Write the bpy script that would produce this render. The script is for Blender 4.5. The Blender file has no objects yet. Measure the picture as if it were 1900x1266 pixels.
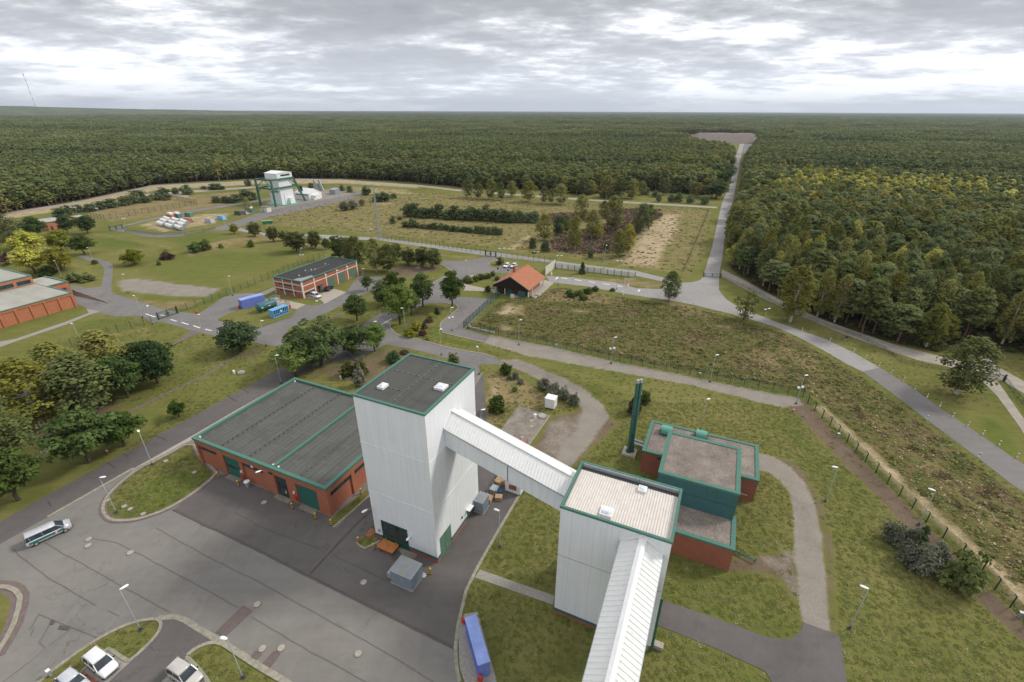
import bpy, math, random
import numpy as np
from mathutils import Vector, Matrix
random.seed(7); RNG = np.random.default_rng(11)
SC = bpy.context.scene
COL = SC.collection
rad = math.radians

# ---------------------------------------------------------------- camera
CAM_H, F_PX, HOR, ROLL = 60.0, 885.0, 205.0, rad(0.2)
CX, CY = 950.0, 633.0
PITCH = math.atan((CY - HOR) / F_PX)
FW = np.array([0, math.cos(PITCH), -math.sin(PITCH)])
UP0 = np.array([0, math.sin(PITCH), math.cos(PITCH)])
RT0 = np.array([1.0, 0, 0])
RT = math.cos(ROLL) * RT0 + math.sin(ROLL) * UP0
UPV = math.cos(ROLL) * UP0 - math.sin(ROLL) * RT0
CAMP = np.array([0, 0, CAM_H])
cd = bpy.data.cameras.new('camera'); cam = bpy.data.objects.new('camera', cd); COL.objects.link(cam)
cd.sensor_width = 36.0; cd.lens = 36.0 * F_PX / 1900.0; cd.clip_start = 0.5; cd.clip_end = 60000
cam.matrix_world = Matrix(((RT[0], UPV[0], -FW[0], 0), (RT[1], UPV[1], -FW[1], 0), (RT[2], UPV[2], -FW[2], CAM_H), (0, 0, 0, 1)))
SC.camera = cam

# ---------------------------------------------------------------- sky, sun, exposure
SUN_AZ, SUN_EL = rad(72), rad(40)          # sun to the right and a little ahead of the camera
W = bpy.data.worlds.new('World'); SC.world = W; W.use_nodes = True
nt = W.node_tree; nt.nodes.clear()
def N(t, typ, **kw):
    n = t.nodes.new(typ)
    for k, v in kw.items():
        if hasattr(n, k): setattr(n, k, v)
        else: n.inputs[k].default_value = v
    return n
def mathn(t, op, a, b=None, c=None, clamp=False):
    n = t.nodes.new('ShaderNodeMath'); n.operation = op; n.use_clamp = clamp
    for i, v in enumerate((a, b, c)):
        if v is None: continue
        if isinstance(v, (int, float)): n.inputs[i].default_value = v
        else: t.links.new(v, n.inputs[i])
    return n.outputs[0]
def ramp(t, fac, stops, interp='LINEAR'):
    n = t.nodes.new('ShaderNodeValToRGB'); r = n.color_ramp; r.interpolation = interp
    while len(r.elements) < len(stops): r.elements.new(0.5)
    for e, (p, c) in zip(r.elements, stops):
        e.position = p; e.color = (c, c, c, 1) if isinstance(c, (int, float)) else (*c, 1)
    t.links.new(fac, n.inputs[0]); return n.outputs[0]
def mixc(t, fac, a, b, mode='MIX'):
    n = t.nodes.new('ShaderNodeMix'); n.data_type = 'RGBA'; n.blend_type = mode
    for s, v in ((n.inputs[0], fac), (n.inputs[6], a), (n.inputs[7], b)):
        if isinstance(v, (int, float)): s.default_value = v
        elif isinstance(v, tuple): s.default_value = (*v, 1)
        else: t.links.new(v, s)
    return n.outputs[2]
def noise(t, vec, scale, detail=4, rough=0.55, dist=0.0, dim='3D'):
    n = t.nodes.new('ShaderNodeTexNoise'); n.noise_dimensions = dim
    n.inputs['Scale'].default_value = scale; n.inputs['Detail'].default_value = detail
    n.inputs['Roughness'].default_value = rough; n.inputs['Distortion'].default_value = dist
    if vec is not None: t.links.new(vec, n.inputs['Vector'])
    return n.outputs[0]
def build_world():
    t = nt
    geo = t.nodes.new('ShaderNodeTexCoord')
    sep = t.nodes.new('ShaderNodeSeparateXYZ'); t.links.new(geo.outputs['Generated'], sep.inputs[0])
    z = mathn(t, 'MAXIMUM', sep.outputs[2], 0.0)
    zz = mathn(t, 'ADD', z, 0.115)
    cx = mathn(t, 'DIVIDE', sep.outputs[0], zz); cy = mathn(t, 'DIVIDE', sep.outputs[1], zz)
    cmb = t.nodes.new('ShaderNodeCombineXYZ')
    t.links.new(mathn(t, 'MULTIPLY', cx, 0.8), cmb.inputs[0]); t.links.new(cy, cmb.inputs[1]); cmb.inputs[2].default_value = 3.7
    v = cmb.outputs[0]
    big = noise(t, v, 0.40, 4, 0.5, 0.5)
    med = noise(t, v, 1.9, 12, 0.58, 0.15)
    fine = noise(t, v, 6.0, 12, 0.62, 0.2)
    d = mathn(t, 'ADD', mathn(t, 'MULTIPLY', big, 0.52), mathn(t, 'MULTIPLY', med, 0.34))
    d = mathn(t, 'ADD', d, mathn(t, 'MULTIPLY', fine, 0.19))
    # the deck is thicker overhead, more broken towards the distance
    d = mathn(t, 'ADD', d, ramp(t, z, [(0.06, 0.0), (0.22, 0.035), (0.5, 0.05)]))
    # cloud deck: thin parts bright, thick bases grey
    cl = ramp(t, d, [(0.45, (0.95, 0.95, 0.95)), (0.49, (0.82, 0.825, 0.835)), (0.515, (0.60, 0.61, 0.635)), (0.545, (0.385, 0.395, 0.42)), (0.59, (0.265, 0.273, 0.295)), (0.72, (0.18, 0.186, 0.205))])
    # the far deck seen edge-on through the air
    hz = ramp(t, z, [(0.0, 0.62), (0.05, 0.42), (0.14, 0.12), (0.30, 0.0)])
    cl = mixc(t, hz, cl, (0.66, 0.71, 0.79))
    sky = t.nodes.new('ShaderNodeTexSky'); sky.sky_type = 'NISHITA'; sky.sun_disc = False
    sky.sun_elevation = SUN_EL; sky.sun_rotation = SUN_AZ
    b1 = t.nodes.new('ShaderNodeBackground'); b1.inputs[1].default_value = 0.10; t.links.new(sky.outputs[0], b1.inputs[0])
    b2 = t.nodes.new('ShaderNodeBackground'); b2.inputs[1].default_value = 0.92; t.links.new(cl, b2.inputs[0])
    gap = ramp(t, d, [(0.36, 0.6), (0.43, 1.0)])
    mx = t.nodes.new('ShaderNodeMixShader'); t.links.new(gap, mx.inputs[0]); t.links.new(b1.outputs[0], mx.inputs[1]); t.links.new(b2.outputs[0], mx.inputs[2])
    out = t.nodes.new('ShaderNodeOutputWorld'); t.links.new(mx.outputs[0], out.inputs[0])
build_world()
W.cycles.sampling_method = 'MANUAL'; W.cycles.sample_map_resolution = 512
sl = bpy.data.lights.new('sun', 'SUN'); sun = bpy.data.objects.new('sun', sl); COL.objects.link(sun)
sl.energy = 1.5; sl.angle = rad(11); sl.color = (1.0, 0.95, 0.86)
sdir = Vector((math.sin(SUN_AZ) * math.cos(SUN_EL), math.cos(SUN_AZ) * math.cos(SUN_EL), math.sin(SUN_EL)))
sun.rotation_euler = sdir.to_track_quat('Z', 'Y').to_euler()
SC.view_settings.view_transform = 'Standard'; SC.view_settings.look = 'None'; SC.view_settings.gamma = 1.0
SC.view_settings.exposure = 0.78; SC.view_settings.use_curve_mapping = False
SC.render.engine = 'CYCLES'
SC.cycles.max_bounces = 5; SC.cycles.diffuse_bounces = 3; SC.cycles.glossy_bounces = 2; SC.cycles.transmission_bounces = 2
SC.cycles.transparent_max_bounces = 12; SC.cycles.volume_bounces = 0
SC.cycles.use_denoising = True; SC.cycles.caustics_reflective = False; SC.cycles.caustics_refractive = False

# ---------------------------------------------------------------- helpers
def P(u, v, z=0.0):
    """a measured picture point laid on the level z of the site (survey of the plan)"""
    d = FW + RT * ((u - CX) / F_PX) - UPV * ((v - CY) / F_PX)
    return CAMP + d * ((z - CAM_H) / d[2])
def PX(pts): return [tuple(P(u, v)[:2]) for u, v in pts]
def hgt(base, top):
    g = P(*base); best = 1e9; r = 3
    for z in np.arange(0.5, 80, 0.05):
        q = P(top[0], top[1], z) if z < 59.9 else None
        if q is None: break
        e = (q[0] - g[0]) ** 2 + (q[1] - g[1]) ** 2
        if e < best: best, r = e, z
    return float(r)
TH = rad(-24.15)                      # all buildings of the site share one grid
E1 = np.array([math.cos(TH), math.sin(TH)]); E2 = np.array([-E1[1], E1[0]])

USED = {}
def link(o, parent=None):
    COL.objects.link(o)
    if parent is not None: o.parent = parent
    return o
def props(o, label=None, cat=None, group=None, kind=None):
    if label: o['label'] = label
    if cat: o['category'] = cat
    if group: o['group'] = group
    if kind: o['kind'] = kind
    return o
def empty(name, loc=(0, 0, 0), rz=0.0, label=None, cat=None, group=None):
    o = bpy.data.objects.new(name, None); o.empty_display_size = 0.3
    o.location = loc; o.rotation_euler = (0, 0, rz); COL.objects.link(o)
    return props(o, label, cat, group)
class MB:
    def __init__(s): s.v = []; s.f = []
    def add(s, vs, fs):
        b = len(s.v); s.v += [tuple(map(float, p)) for p in vs]; s.f += [tuple(i + b for i in f) for f in fs]; return s
    def box(s, x0, x1, y0, y1, z0, z1):
        return s.add([(x0, y0, z0), (x1, y0, z0), (x1, y1, z0), (x0, y1, z0), (x0, y0, z1), (x1, y0, z1), (x1, y1, z1), (x0, y1, z1)],
                     [(0, 3, 2, 1), (4, 5, 6, 7), (0, 1, 5, 4), (1, 2, 6, 5), (2, 3, 7, 6), (3, 0, 4, 7)])
    def cbox(s, c, sx, sy, sz, rz=0.0):
        c_, s_ = math.cos(rz), math.sin(rz); vs = []
        for dz in (0, sz):
            for dx, dy in ((-sx / 2, -sy / 2), (sx / 2, -sy / 2), (sx / 2, sy / 2), (-sx / 2, sy / 2)):
                vs.append((c[0] + c_ * dx - s_ * dy, c[1] + s_ * dx + c_ * dy, c[2] + dz))
        return s.add(vs, [(0, 3, 2, 1), (4, 5, 6, 7), (0, 1, 5, 4), (1, 2, 6, 5), (2, 3, 7, 6), (3, 0, 4, 7)])
    def hexa(s, v8): return s.add(v8, [(0, 3, 2, 1), (4, 5, 6, 7), (0, 1, 5, 4), (1, 2, 6, 5), (2, 3, 7, 6), (3, 0, 4, 7)])
    def prism(s, poly, z0, z1):
        n = len(poly); vs = [(x, y, z0) for x, y in poly] + [(x, y, z1) for x, y in poly]
        return s.add(vs, [tuple(range(n - 1, -1, -1)), tuple(range(n, 2 * n))] + [(i, (i + 1) % n, n + (i + 1) % n, n + i) for i in range(n)])
    def tube(s, p0, p1, r0, r1=None, n=8, cap=True):
        r1 = r0 if r1 is None else r1
        p0 = Vector(p0); p1 = Vector(p1); d = (p1 - p0)
        if d.length < 1e-6: return s
        q = d.normalized(); a = q.orthogonal().normalized(); b = q.cross(a); vs = []
        for p, r in ((p0, r0), (p1, r1)):
            for i in range(n):
                an = 2 * math.pi * i / n; vs.append(p + a * (r * math.cos(an)) + b * (r * math.sin(an)))
        fs = [(i, (i + 1) % n, n + (i + 1) % n, n + i) for i in range(n)]
        if cap: fs += [tuple(range(n - 1, -1, -1)), tuple(range(n, 2 * n))]
        return s.add(vs, fs)
    def beam(s, p0, p1, w, h):
        p0 = Vector(p0); p1 = Vector(p1); q = (p1 - p0).normalized()
        up = Vector((0, 0, 1)) if abs(q.z) < 0.95 else Vector((1, 0, 0))
        a = q.cross(up).normalized() * (w / 2); b = a.normalized().cross(q) * (h / 2)
        return s.hexa([p0 - a - b, p0 + a - b, p0 + a + b, p0 - a + b, p1 - a - b, p1 + a - b, p1 + a + b, p1 - a + b])
    def lathe(s, prof, n=12, c=(0, 0)):
        vs = [(c[0] + r * math.cos(2 * math.pi * i / n), c[1] + r * math.sin(2 * math.pi * i / n), z) for r, z in prof for i in range(n)]
        fs = [(k * n + i, k * n + (i + 1) % n, (k + 1) * n + (i + 1) % n, (k + 1) * n + i) for k in range(len(prof) - 1) for i in range(n)]
        fs += [tuple(range(n - 1, -1, -1)), tuple((len(prof) - 1) * n + i for i in range(n))]
        return s.add(vs, fs)
    def mesh(s, name, mat=None, smooth=False):
        me = bpy.data.meshes.new(name); me.from_pydata(s.v, [], s.f); me.update()
        if mat is not None: me.materials.append(mat)
        if smooth: me.shade_smooth()
        return me
    def build(s, name, mat, parent=None, smooth=False, **kw):
        o = bpy.data.objects.new(name, s.mesh(name, mat, smooth)); link(o, parent); props(o, **kw); return o
def inst(name, me, parent, loc=(0, 0, 0), rz=0.0, scale=None):
    o = bpy.data.objects.new(name, me); o.location = loc; o.rotation_euler = (0, 0, rz)
    if scale is not None: o.scale = scale if hasattr(scale, '__len__') else (scale,) * 3
    return link(o, parent)
def copy_tree(o, parent=None):
    c = o.copy(); COL.objects.link(c); c.parent = parent
    for ch in [k for k in o.children]: copy_tree(ch, c)
    return c

# ---------------------------------------------------------------- materials
def newmat(name):
    m = bpy.data.materials.new(name); m.use_nodes = True; t = m.node_tree
    b = t.nodes['Principled BSDF']; return m, t, b
def coords(t, obj=True):
    c = t.nodes.new('ShaderNodeTexCoord'); return c.outputs['Object' if obj else 'Generated']
def gpos(t):
    g = t.nodes.new('ShaderNodeNewGeometry'); return g.outputs['Position']
def scalev(t, v, sx, sy, sz, rz=0.0):
    m = t.nodes.new('ShaderNodeMapping'); m.inputs['Scale'].default_value = (sx, sy, sz); m.inputs['Rotation'].default_value = (0, 0, rz)
    t.links.new(v, m.inputs[0]); return m.outputs[0]
def bump(t, b, h, strength=0.3, dist=0.05):
    n = t.nodes.new('ShaderNodeBump'); n.inputs['Strength'].default_value = strength; n.inputs['Distance'].default_value = dist
    t.links.new(h, n.inputs['Height']); t.links.new(n.outputs[0], b.inputs['Normal'])
def plain(name, col, rough=0.6, metal=0.0, var=0.12, scale=1.5, spec=0.3, bumpy=0.0):
    m, t, b = newmat(name)
    v = gpos(t)
    n1 = noise(t, v, scale, 6, 0.6); n2 = noise(t, v, scale * 9, 3, 0.6)
    f = mathn(t, 'ADD', mathn(t, 'MULTIPLY', n1, 0.65), mathn(t, 'MULTIPLY', n2, 0.35))
    lo = tuple(c * (1 - var * 1.6) for c in col); hi = tuple(min(1, c * (1 + var * 1.6)) for c in col)
    c = ramp(t, f, [(0.25, lo), (0.75, hi)])
    t.links.new(c, b.inputs['Base Color']); b.inputs['Roughness'].default_value = rough; b.inputs['Metallic'].default_value = metal
    b.inputs['Specular IOR Level'].default_value = spec
    if bumpy: bump(t, b, n2, bumpy, 0.03)
    return m
def asphalt(name, col, patch=0.25, cracks=True):
    m, t, b = newmat(name); v = gpos(t)
    big = noise(t, v, 0.07, 5, 0.6, 0.6); mid = noise(t, v, 0.6, 6, 0.62); fine = noise(t, v, 9, 3, 0.7)
    vs = scalev(t, v, 0.05, 0.9, 1, rad(24)); streak = noise(t, vs, 1.0, 4, 0.6)
    f = mathn(t, 'ADD', mathn(t, 'MULTIPLY', big, 0.45), mathn(t, 'MULTIPLY', mid, 0.22))
    f = mathn(t, 'ADD', f, mathn(t, 'MULTIPLY', fine, 0.18)); f = mathn(t, 'ADD', f, mathn(t, 'MULTIPLY', streak, 0.15))
    c = ramp(t, f, [(0.33, tuple(x * (1 - patch) for x in col)), (0.5, col), (0.68, tuple(x * (1 + patch) for x in col))])
    c = mixc(t, ramp(t, noise(t, v, 0.32, 9, 0.68, 0.8), [(0.58, 0.0), (0.70, 0.42)]), c, tuple(x * 0.58 for x in col))
    c = mixc(t, ramp(t, noise(t, scalev(t, v, 0.9, 0.06, 1, rad(-24)), 1.0, 5, 0.6), [(0.56, 0.0), (0.70, 0.22)]), c, tuple(min(1, x * 1.35) for x in col))
    if cracks:
        vo = t.nodes.new('ShaderNodeTexVoronoi'); vo.feature = 'DISTANCE_TO_EDGE'; vo.inputs['Scale'].default_value = 0.11
        wv = mixc(t, 0.06, v, None) if False else v
        nn = t.nodes.new('ShaderNodeVectorMath'); nn.operation = 'ADD'
        nz = t.nodes.new('ShaderNodeTexNoise'); nz.inputs['Scale'].default_value = 0.35; nz.inputs['Detail'].default_value = 5; t.links.new(v, nz.inputs['Vector'])
        sc = t.nodes.new('ShaderNodeVectorMath'); sc.operation = 'SCALE'; sc.inputs['Scale'].default_value = 4.5; t.links.new(nz.outputs['Color'], sc.inputs[0])
        t.links.new(v, nn.inputs[0]); t.links.new(sc.outputs[0], nn.inputs[1]); t.links.new(nn.outputs[0], vo.inputs['Vector'])
        gate = ramp(t, noise(t, v, 0.045, 3), [(0.52, 0.0), (0.60, 1.0)])
        ck = ramp(t, vo.outputs['Distance'], [(0.002, 0.5), (0.007, 0.0)])
        c = mixc(t, mathn(t, 'MULTIPLY', ck, gate), c, tuple(x * 0.35 for x in col))
    t.links.new(c, b.inputs['Base Color']); b.inputs['Roughness'].default_value = 0.88; b.inputs['Specular IOR Level'].default_value = 0.25
    bump(t, b, fine, 0.25, 0.01)
    return m
def facade_white(name, col=(0.79, 0.805, 0.825)):
    m, t, b = newmat(name); v = gpos(t)
    # weather streaks running down the sheets
    st = noise(t, scalev(t, v, 2.6, 2.6, 0.10), 1.0, 7, 0.65)
    bl = noise(t, v, 0.35, 5, 0.6)
    f = mathn(t, 'ADD', mathn(t, 'MULTIPLY', st, 0.65), mathn(t, 'MULTIPLY', bl, 0.35))
    c = ramp(t, f, [(0.30, tuple(x * 0.80 for x in col)), (0.43, tuple(x * 0.95 for x in col)), (0.58, col)])
    st2 = ramp(t, noise(t, scalev(t, v, 9.0, 9.0, 0.16), 1.0, 5, 0.6), [(0.58, 0.0), (0.74, 0.16)])
    c = mixc(t, st2, c, tuple(x * 0.68 for x in col))
    alg = ramp(t, noise(t, scalev(t, v, 1.7, 1.7, 0.26), 1.0, 9, 0.72), [(0.63, 0.0), (0.74, 0.40)])
    c = mixc(t, alg, c, (0.36, 0.37, 0.31))
    oi = t.nodes.new('ShaderNodeObjectInfo')
    c = mixc(t, mathn(t, 'MULTIPLY', oi.outputs['Random'], 0.10), c, (0.62, 0.65, 0.69))
    t.links.new(c, b.inputs['Base Color']); b.inputs['Roughness'].default_value = 0.5; b.inputs['Specular IOR Level'].default_value = 0.3
    return m
def brickm(name, col, mortar=(0.26, 0.14, 0.10)):
    m, t, b = newmat(name); v = coords(t)
    # wrap courses: horizontal run = x + y of the local frame, height = z
    sep = t.nodes.new('ShaderNodeSeparateXYZ'); t.links.new(v, sep.inputs[0])
    cmb = t.nodes.new('ShaderNodeCombineXYZ'); t.links.new(mathn(t, 'ADD', sep.outputs[0], sep.outputs[1]), cmb.inputs[0]); t.links.new(sep.outputs[2], cmb.inputs[1])
    br = t.nodes.new('ShaderNodeTexBrick'); t.links.new(cmb.outputs[0], br.inputs['Vector'])
    br.inputs['Scale'].default_value = 1.0; br.inputs['Brick Width'].default_value = 0.25; br.inputs['Row Height'].default_value = 0.083
    br.inputs['Mortar Size'].default_value = 0.012; br.inputs['Mortar Smooth'].default_value = 0.3
    br.inputs['Color1'].default_value = (*[c * 1.12 for c in col], 1); br.inputs['Color2'].default_value = (*[c * 0.84 for c in col], 1); br.inputs['Mortar'].default_value = (*mortar, 1)
    big = noise(t, gpos(t), 0.5, 6, 0.6)
    c = mixc(t, ramp(t, big, [(0.35, 0.28), (0.6, 0.0)]), br.outputs['Color'], tuple(x * 0.6 for x in col))
    c = mixc(t, ramp(t, noise(t, scalev(t, gpos(t), 1.2, 1.2, 0.15), 1.0, 6, 0.6), [(0.60, 0.0), (0.78, 0.15)]), c, (0.42, 0.30, 0.25))
    t.links.new(c, b.inputs['Base Color']); b.inputs['Roughness'].default_value = 0.85
    bump(t, b, br.outputs['Fac'], -0.35, 0.01)
    return m
def felt(name, col, ang=0.0, row=1.0, length=5.0, line=1.5):
    m, t, b = newmat(name); v = coords(t)
    vr = scalev(t, v, 1, 1, 1, ang)
    br = t.nodes.new('ShaderNodeTexBrick'); t.links.new(vr, br.inputs['Vector'])
    br.inputs['Scale'].default_value = 1.0; br.inputs['Brick Width'].default_value = length; br.inputs['Row Height'].default_value = row
    br.inputs['Mortar Size'].default_value = 0.035; br.inputs['Mortar Smooth'].default_value = 0.6; br.offset = 0.37; br.offset_frequency = 3
    br.inputs['Color1'].default_value = (*[c * 1.10 for c in col], 1); br.inputs['Color2'].default_value = (*[c * 0.90 for c in col], 1); br.inputs['Mortar'].default_value = (*[c * line for c in col], 1)
    st = noise(t, v, 0.25, 6, 0.65, 0.5); fi = noise(t, v, 14, 3, 0.7)
    c = mixc(t, ramp(t, st, [(0.36, 0.45), (0.5, 0.0)]), br.outputs['Color'], tuple(x * 0.62 for x in col))
    c = mixc(t, ramp(t, noise(t, v, 0.6, 5, 0.6), [(0.55, 0.0), (0.75, 0.35)]), c, tuple(x * 1.45 for x in col))
    c = mixc(t, mathn(t, 'MULTIPLY', fi, 0.22), c, tuple(x * 0.55 for x in col))
    t.links.new(c, b.inputs['Base Color']); b.inputs['Roughness'].default_value = 0.9
    bump(t, b, mathn(t, 'ADD', br.outputs['Fac'], mathn(t, 'MULTIPLY', fi, 0.4)), 0.25, 0.02)
    return m
def gravelm(name, col, scale=6.0, contrast=0.45):
    m, t, b = newmat(name); v = gpos(t)
    a = noise(t, v, scale, 5, 0.75); g = noise(t, v, 0.5, 5, 0.6); st = noise(t, v, 0.12, 4)
    f = mathn(t, 'ADD', mathn(t, 'MULTIPLY', a, 0.5), mathn(t, 'MULTIPLY', g, 0.32)); f = mathn(t, 'ADD', f, mathn(t, 'MULTIPLY', st, 0.18))
    c = ramp(t, f, [(0.3, tuple(x * (1 - contrast) for x in col)), (0.5, col), (0.7, tuple(min(1, x * (1 + contrast)) for x in col))])
    t.links.new(c, b.inputs['Base Color']); b.inputs['Roughness'].default_value = 0.95; bump(t, b, a, 0.6, 0.04)
    return m
def leafm(name, col, var=0.35, trans=0.25, hue=0.014, stand=False):
    m, t, b = newmat(name)
    oi = t.nodes.new('ShaderNodeObjectInfo'); at = t.nodes.new('ShaderNodeAttribute'); at.attribute_name = 'tint'
    hs = t.nodes.new('ShaderNodeHueSaturation')
    base = mixc(t, at.outputs['Fac'], tuple(c * (1 - var) for c in col), tuple(c * (1 + var) for c in col))
    if stand:   # soil and age differ from stand to stand
        sn = noise(t, oi.outputs['Location'], 0.007, 4, 0.6)
        base = mixc(t, ramp(t, sn, [(0.42, 0.0), (0.62, 0.55)]), base, tuple(min(1, c * k) for c, k in zip(col, (1.55, 1.38, 1.15))))
        base = mixc(t, ramp(t, sn, [(0.34, 0.40), (0.46, 0.0)]), base, tuple(c * k for c, k in zip(col, (0.62, 0.72, 0.80))))
    t.links.new(base, hs.inputs['Color'])
    t.links.new(mathn(t, 'ADD', mathn(t, 'MULTIPLY', oi.outputs['Random'], hue * 2), 0.5 - hue), hs.inputs['Hue'])
    rn = mathn(t, 'FRACT', mathn(t, 'MULTIPLY', oi.outputs['Random'], 7.31))
    t.links.new(mathn(t, 'ADD', mathn(t, 'MULTIPLY', rn, 0.55), 0.72), hs.inputs['Value'])
    t.links.new(mathn(t, 'ADD', mathn(t, 'MULTIPLY', rn, -0.2), 1.08), hs.inputs['Saturation'])
    c = hs.outputs[0]
    t.links.new(c, b.inputs['Base Color']); b.inputs['Roughness'].default_value = 0.75; b.inputs['Specular IOR Level'].default_value = 0.12
    tr = t.nodes.new('ShaderNodeBsdfTranslucent'); t.links.new(c, tr.inputs[0])
    mx = t.nodes.new('ShaderNodeMixShader'); mx.inputs[0].default_value = trans
    t.links.new(b.outputs[0], mx.inputs[1]); t.links.new(tr.outputs[0], mx.inputs[2])
    t.links.new(mx.outputs[0], t.nodes['Material Output'].inputs[0])
    return m
def glassm(name, col=(0.03, 0.04, 0.05), rough=0.12):
    m, t, b = newmat(name); b.inputs['Base Color'].default_value = (*col, 1); b.inputs['Roughness'].default_value = rough
    b.inputs['Specular IOR Level'].default_value = 0.32
    n = noise(t, gpos(t), 0.8, 3); c = ramp(t, n, [(0.3, tuple(x * 0.6 for x in col)), (0.7, tuple(x * 1.7 for x in col))]); t.links.new(c, b.inputs['Base Color'])
    return m
def meshm(name, col, density):
    """woven wire: fine square wires, what lies behind shows between them"""
    m, t, b = newmat(name); b.inputs['Base Color'].default_value = (*col, 1); b.inputs['Roughness'].default_value = 0.6
    tr = t.nodes.new('ShaderNodeBsdfTransparent'); mx = t.nodes.new('ShaderNodeMixShader')
    v = coords(t)
    br = t.nodes.new('ShaderNodeTexBrick'); br.offset = 0.0
    sep = t.nodes.new('ShaderNodeSeparateXYZ'); t.links.new(v, sep.inputs[0]); cmb = t.nodes.new('ShaderNodeCombineXYZ')
    t.links.new(mathn(t, 'ADD', sep.outputs[0], sep.outputs[1]), cmb.inputs[0]); t.links.new(sep.outputs[2], cmb.inputs[1]); t.links.new(cmb.outputs[0], br.inputs['Vector'])
    br.inputs['Scale'].default_value = 1.0; br.inputs['Brick Width'].default_value = 0.1; br.inputs['Row Height'].default_value = 0.1; br.inputs['Mortar Size'].default_value = 0.05 * density; br.inputs['Mortar Smooth'].default_value = 0
    t.links.new(br.outputs['Fac'], mx.inputs[0])
    t.links.new(tr.outputs[0], mx.inputs[1]); t.links.new(b.outputs[0], mx.inputs[2]); t.links.new(mx.outputs[0], t.nodes['Material Output'].inputs[0])
    return m

M = {}
M['asphalt_yard'] = asphalt('asphalt_yard', (0.205, 0.192, 0.176))
M['asphalt_dark'] = asphalt('asphalt_dark', (0.125, 0.113, 0.108))
M['asphalt_road'] = asphalt('asphalt_road', (0.19, 0.178, 0.172))
M['asphalt_light'] = asphalt('asphalt_light', (0.30, 0.285, 0.275), 0.18)
M['asphalt_seal'] = plain('asphalt_seal', (0.105, 0.088, 0.082), 0.9)
M['asphalt_seam'] = plain('asphalt_seam', (0.125, 0.110, 0.102), 0.9)
M['joint_grey'] = plain('joint_grey', (0.42, 0.43, 0.44), 0.7)
M['asphalt_patch'] = plain('asphalt_patch', (0.15, 0.115, 0.108), 0.9, var=0.15)
M['concrete'] = plain('concrete', (0.38, 0.34, 0.29), 0.9, var=0.2, bumpy=0.3)
M['concrete_old'] = plain('concrete_old', (0.235, 0.205, 0.175), 0.95, var=0.35, scale=0.5, bumpy=0.4)
M['concrete_white'] = plain('concrete_white', (0.66, 0.64, 0.58), 0.85, var=0.12)
M['kerb'] = plain('kerb', (0.30, 0.28, 0.22), 0.9, var=0.3, scale=2.0, bumpy=0.3)
M['gutter'] = plain('gutter', (0.17, 0.13, 0.12), 0.9, var=0.2)
M['paver'] = plain('paver', (0.30, 0.28, 0.25), 0.9, var=0.22, scale=3, bumpy=0.3)
M['paver_red'] = plain('paver_red', (0.36, 0.15, 0.10), 0.9, var=0.2)
M['gravel'] = gravelm('gravel', (0.33, 0.29, 0.245))
M['roof_gravel'] = gravelm('roof_gravel', (0.215, 0.180, 0.155), 4.0, 0.75)
M['white'] = facade_white('white_sheet')
M['white_clean'] = plain('white_paint', (0.80, 0.80, 0.79), 0.5, var=0.06)
M['white_roof'] = facade_white('white_roof_sheet', (0.77, 0.77, 0.75))
M['cream_roof'] = plain('cream_roof', (0.68, 0.635, 0.59), 0.6, var=0.10)
M['green_trim'] = plain('green_trim', (0.075, 0.185, 0.142), 0.45, var=0.10)
M['green_dark'] = plain('green_dark', (0.020, 0.085, 0.062), 0.45, var=0.10)
M['green_door'] = plain('green_door', (0.10, 0.20, 0.14), 0.5, var=0.10)
M['green_mid'] = plain('green_mid', (0.03, 0.13, 0.10), 0.5, var=0.10)
M['teal'] = plain('teal_sheet', (0.050, 0.132, 0.138), 0.5, var=0.10)
M['steel_green'] = plain('steel_green', (0.045, 0.14, 0.10), 0.5, var=0.12)
M['fence_green'] = plain('fence_green', (0.018, 0.06, 0.042), 0.6)
M['mint'] = plain('mint_hood', (0.13, 0.37, 0.29), 0.45, var=0.08)
M['brick'] = brickm('brick', (0.42, 0.125, 0.055))
M['brick_orange'] = brickm('brick_orange', (0.55, 0.185, 0.08))
M['brick_dark'] = brickm('brick_dark', (0.33, 0.092, 0.048))
M['felt'] = felt('roof_felt', (0.095, 0.096, 0.088), 0.0, 1.0, 5.0, 2.1)
M['felt_tower'] = felt('roof_felt_tower', (0.078, 0.079, 0.072), 0.0, 1.0, 40.0, 1.35)
M['felt_dark'] = felt('roof_felt_dark', (0.035, 0.034, 0.033), 0.0, 1.2, 30.0, 1.5)
M['felt_grey'] = felt('roof_felt_grey', (0.40, 0.39, 0.34), 0.0, 2.2, 60.0, 0.9)
M['roof_patch'] = plain('roof_patch', (0.26, 0.29, 0.30), 0.7, var=0.2)
M['tile'] = plain('roof_tile', (0.40, 0.155, 0.085), 0.8, var=0.25, scale=2.0, bumpy=0.4)
M['timber_dark'] = plain('timber_dark', (0.022, 0.014, 0.010), 0.75, var=0.25)
M['glass'] = glassm('glass')
M['dome'] = glassm('skylight_dome', (0.62, 0.66, 0.72), 0.25)
M['metal'] = plain('galvanised', (0.40, 0.43, 0.45), 0.45, 0.4, var=0.12)
M['pole'] = plain('pole_grey', (0.30, 0.34, 0.345), 0.5, 0.2, var=0.1)
M['lamp_white'] = plain('lamp_white', (0.86, 0.87, 0.88), 0.35, var=0.03)
M['shed_grey'] = plain('shed_grey', (0.30, 0.34, 0.39), 0.5, 0.2, var=0.12)
M['black'] = plain('rubber_black', (0.018, 0.018, 0.018), 0.75)
M['dark_grey'] = plain('dark_grey', (0.06, 0.06, 0.065), 0.6)
M['yellow'] = plain('yellow_paint', (0.75, 0.46, 0.06), 0.5)
M['red'] = plain('red_paint', (0.48, 0.045, 0.03), 0.5)
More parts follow.
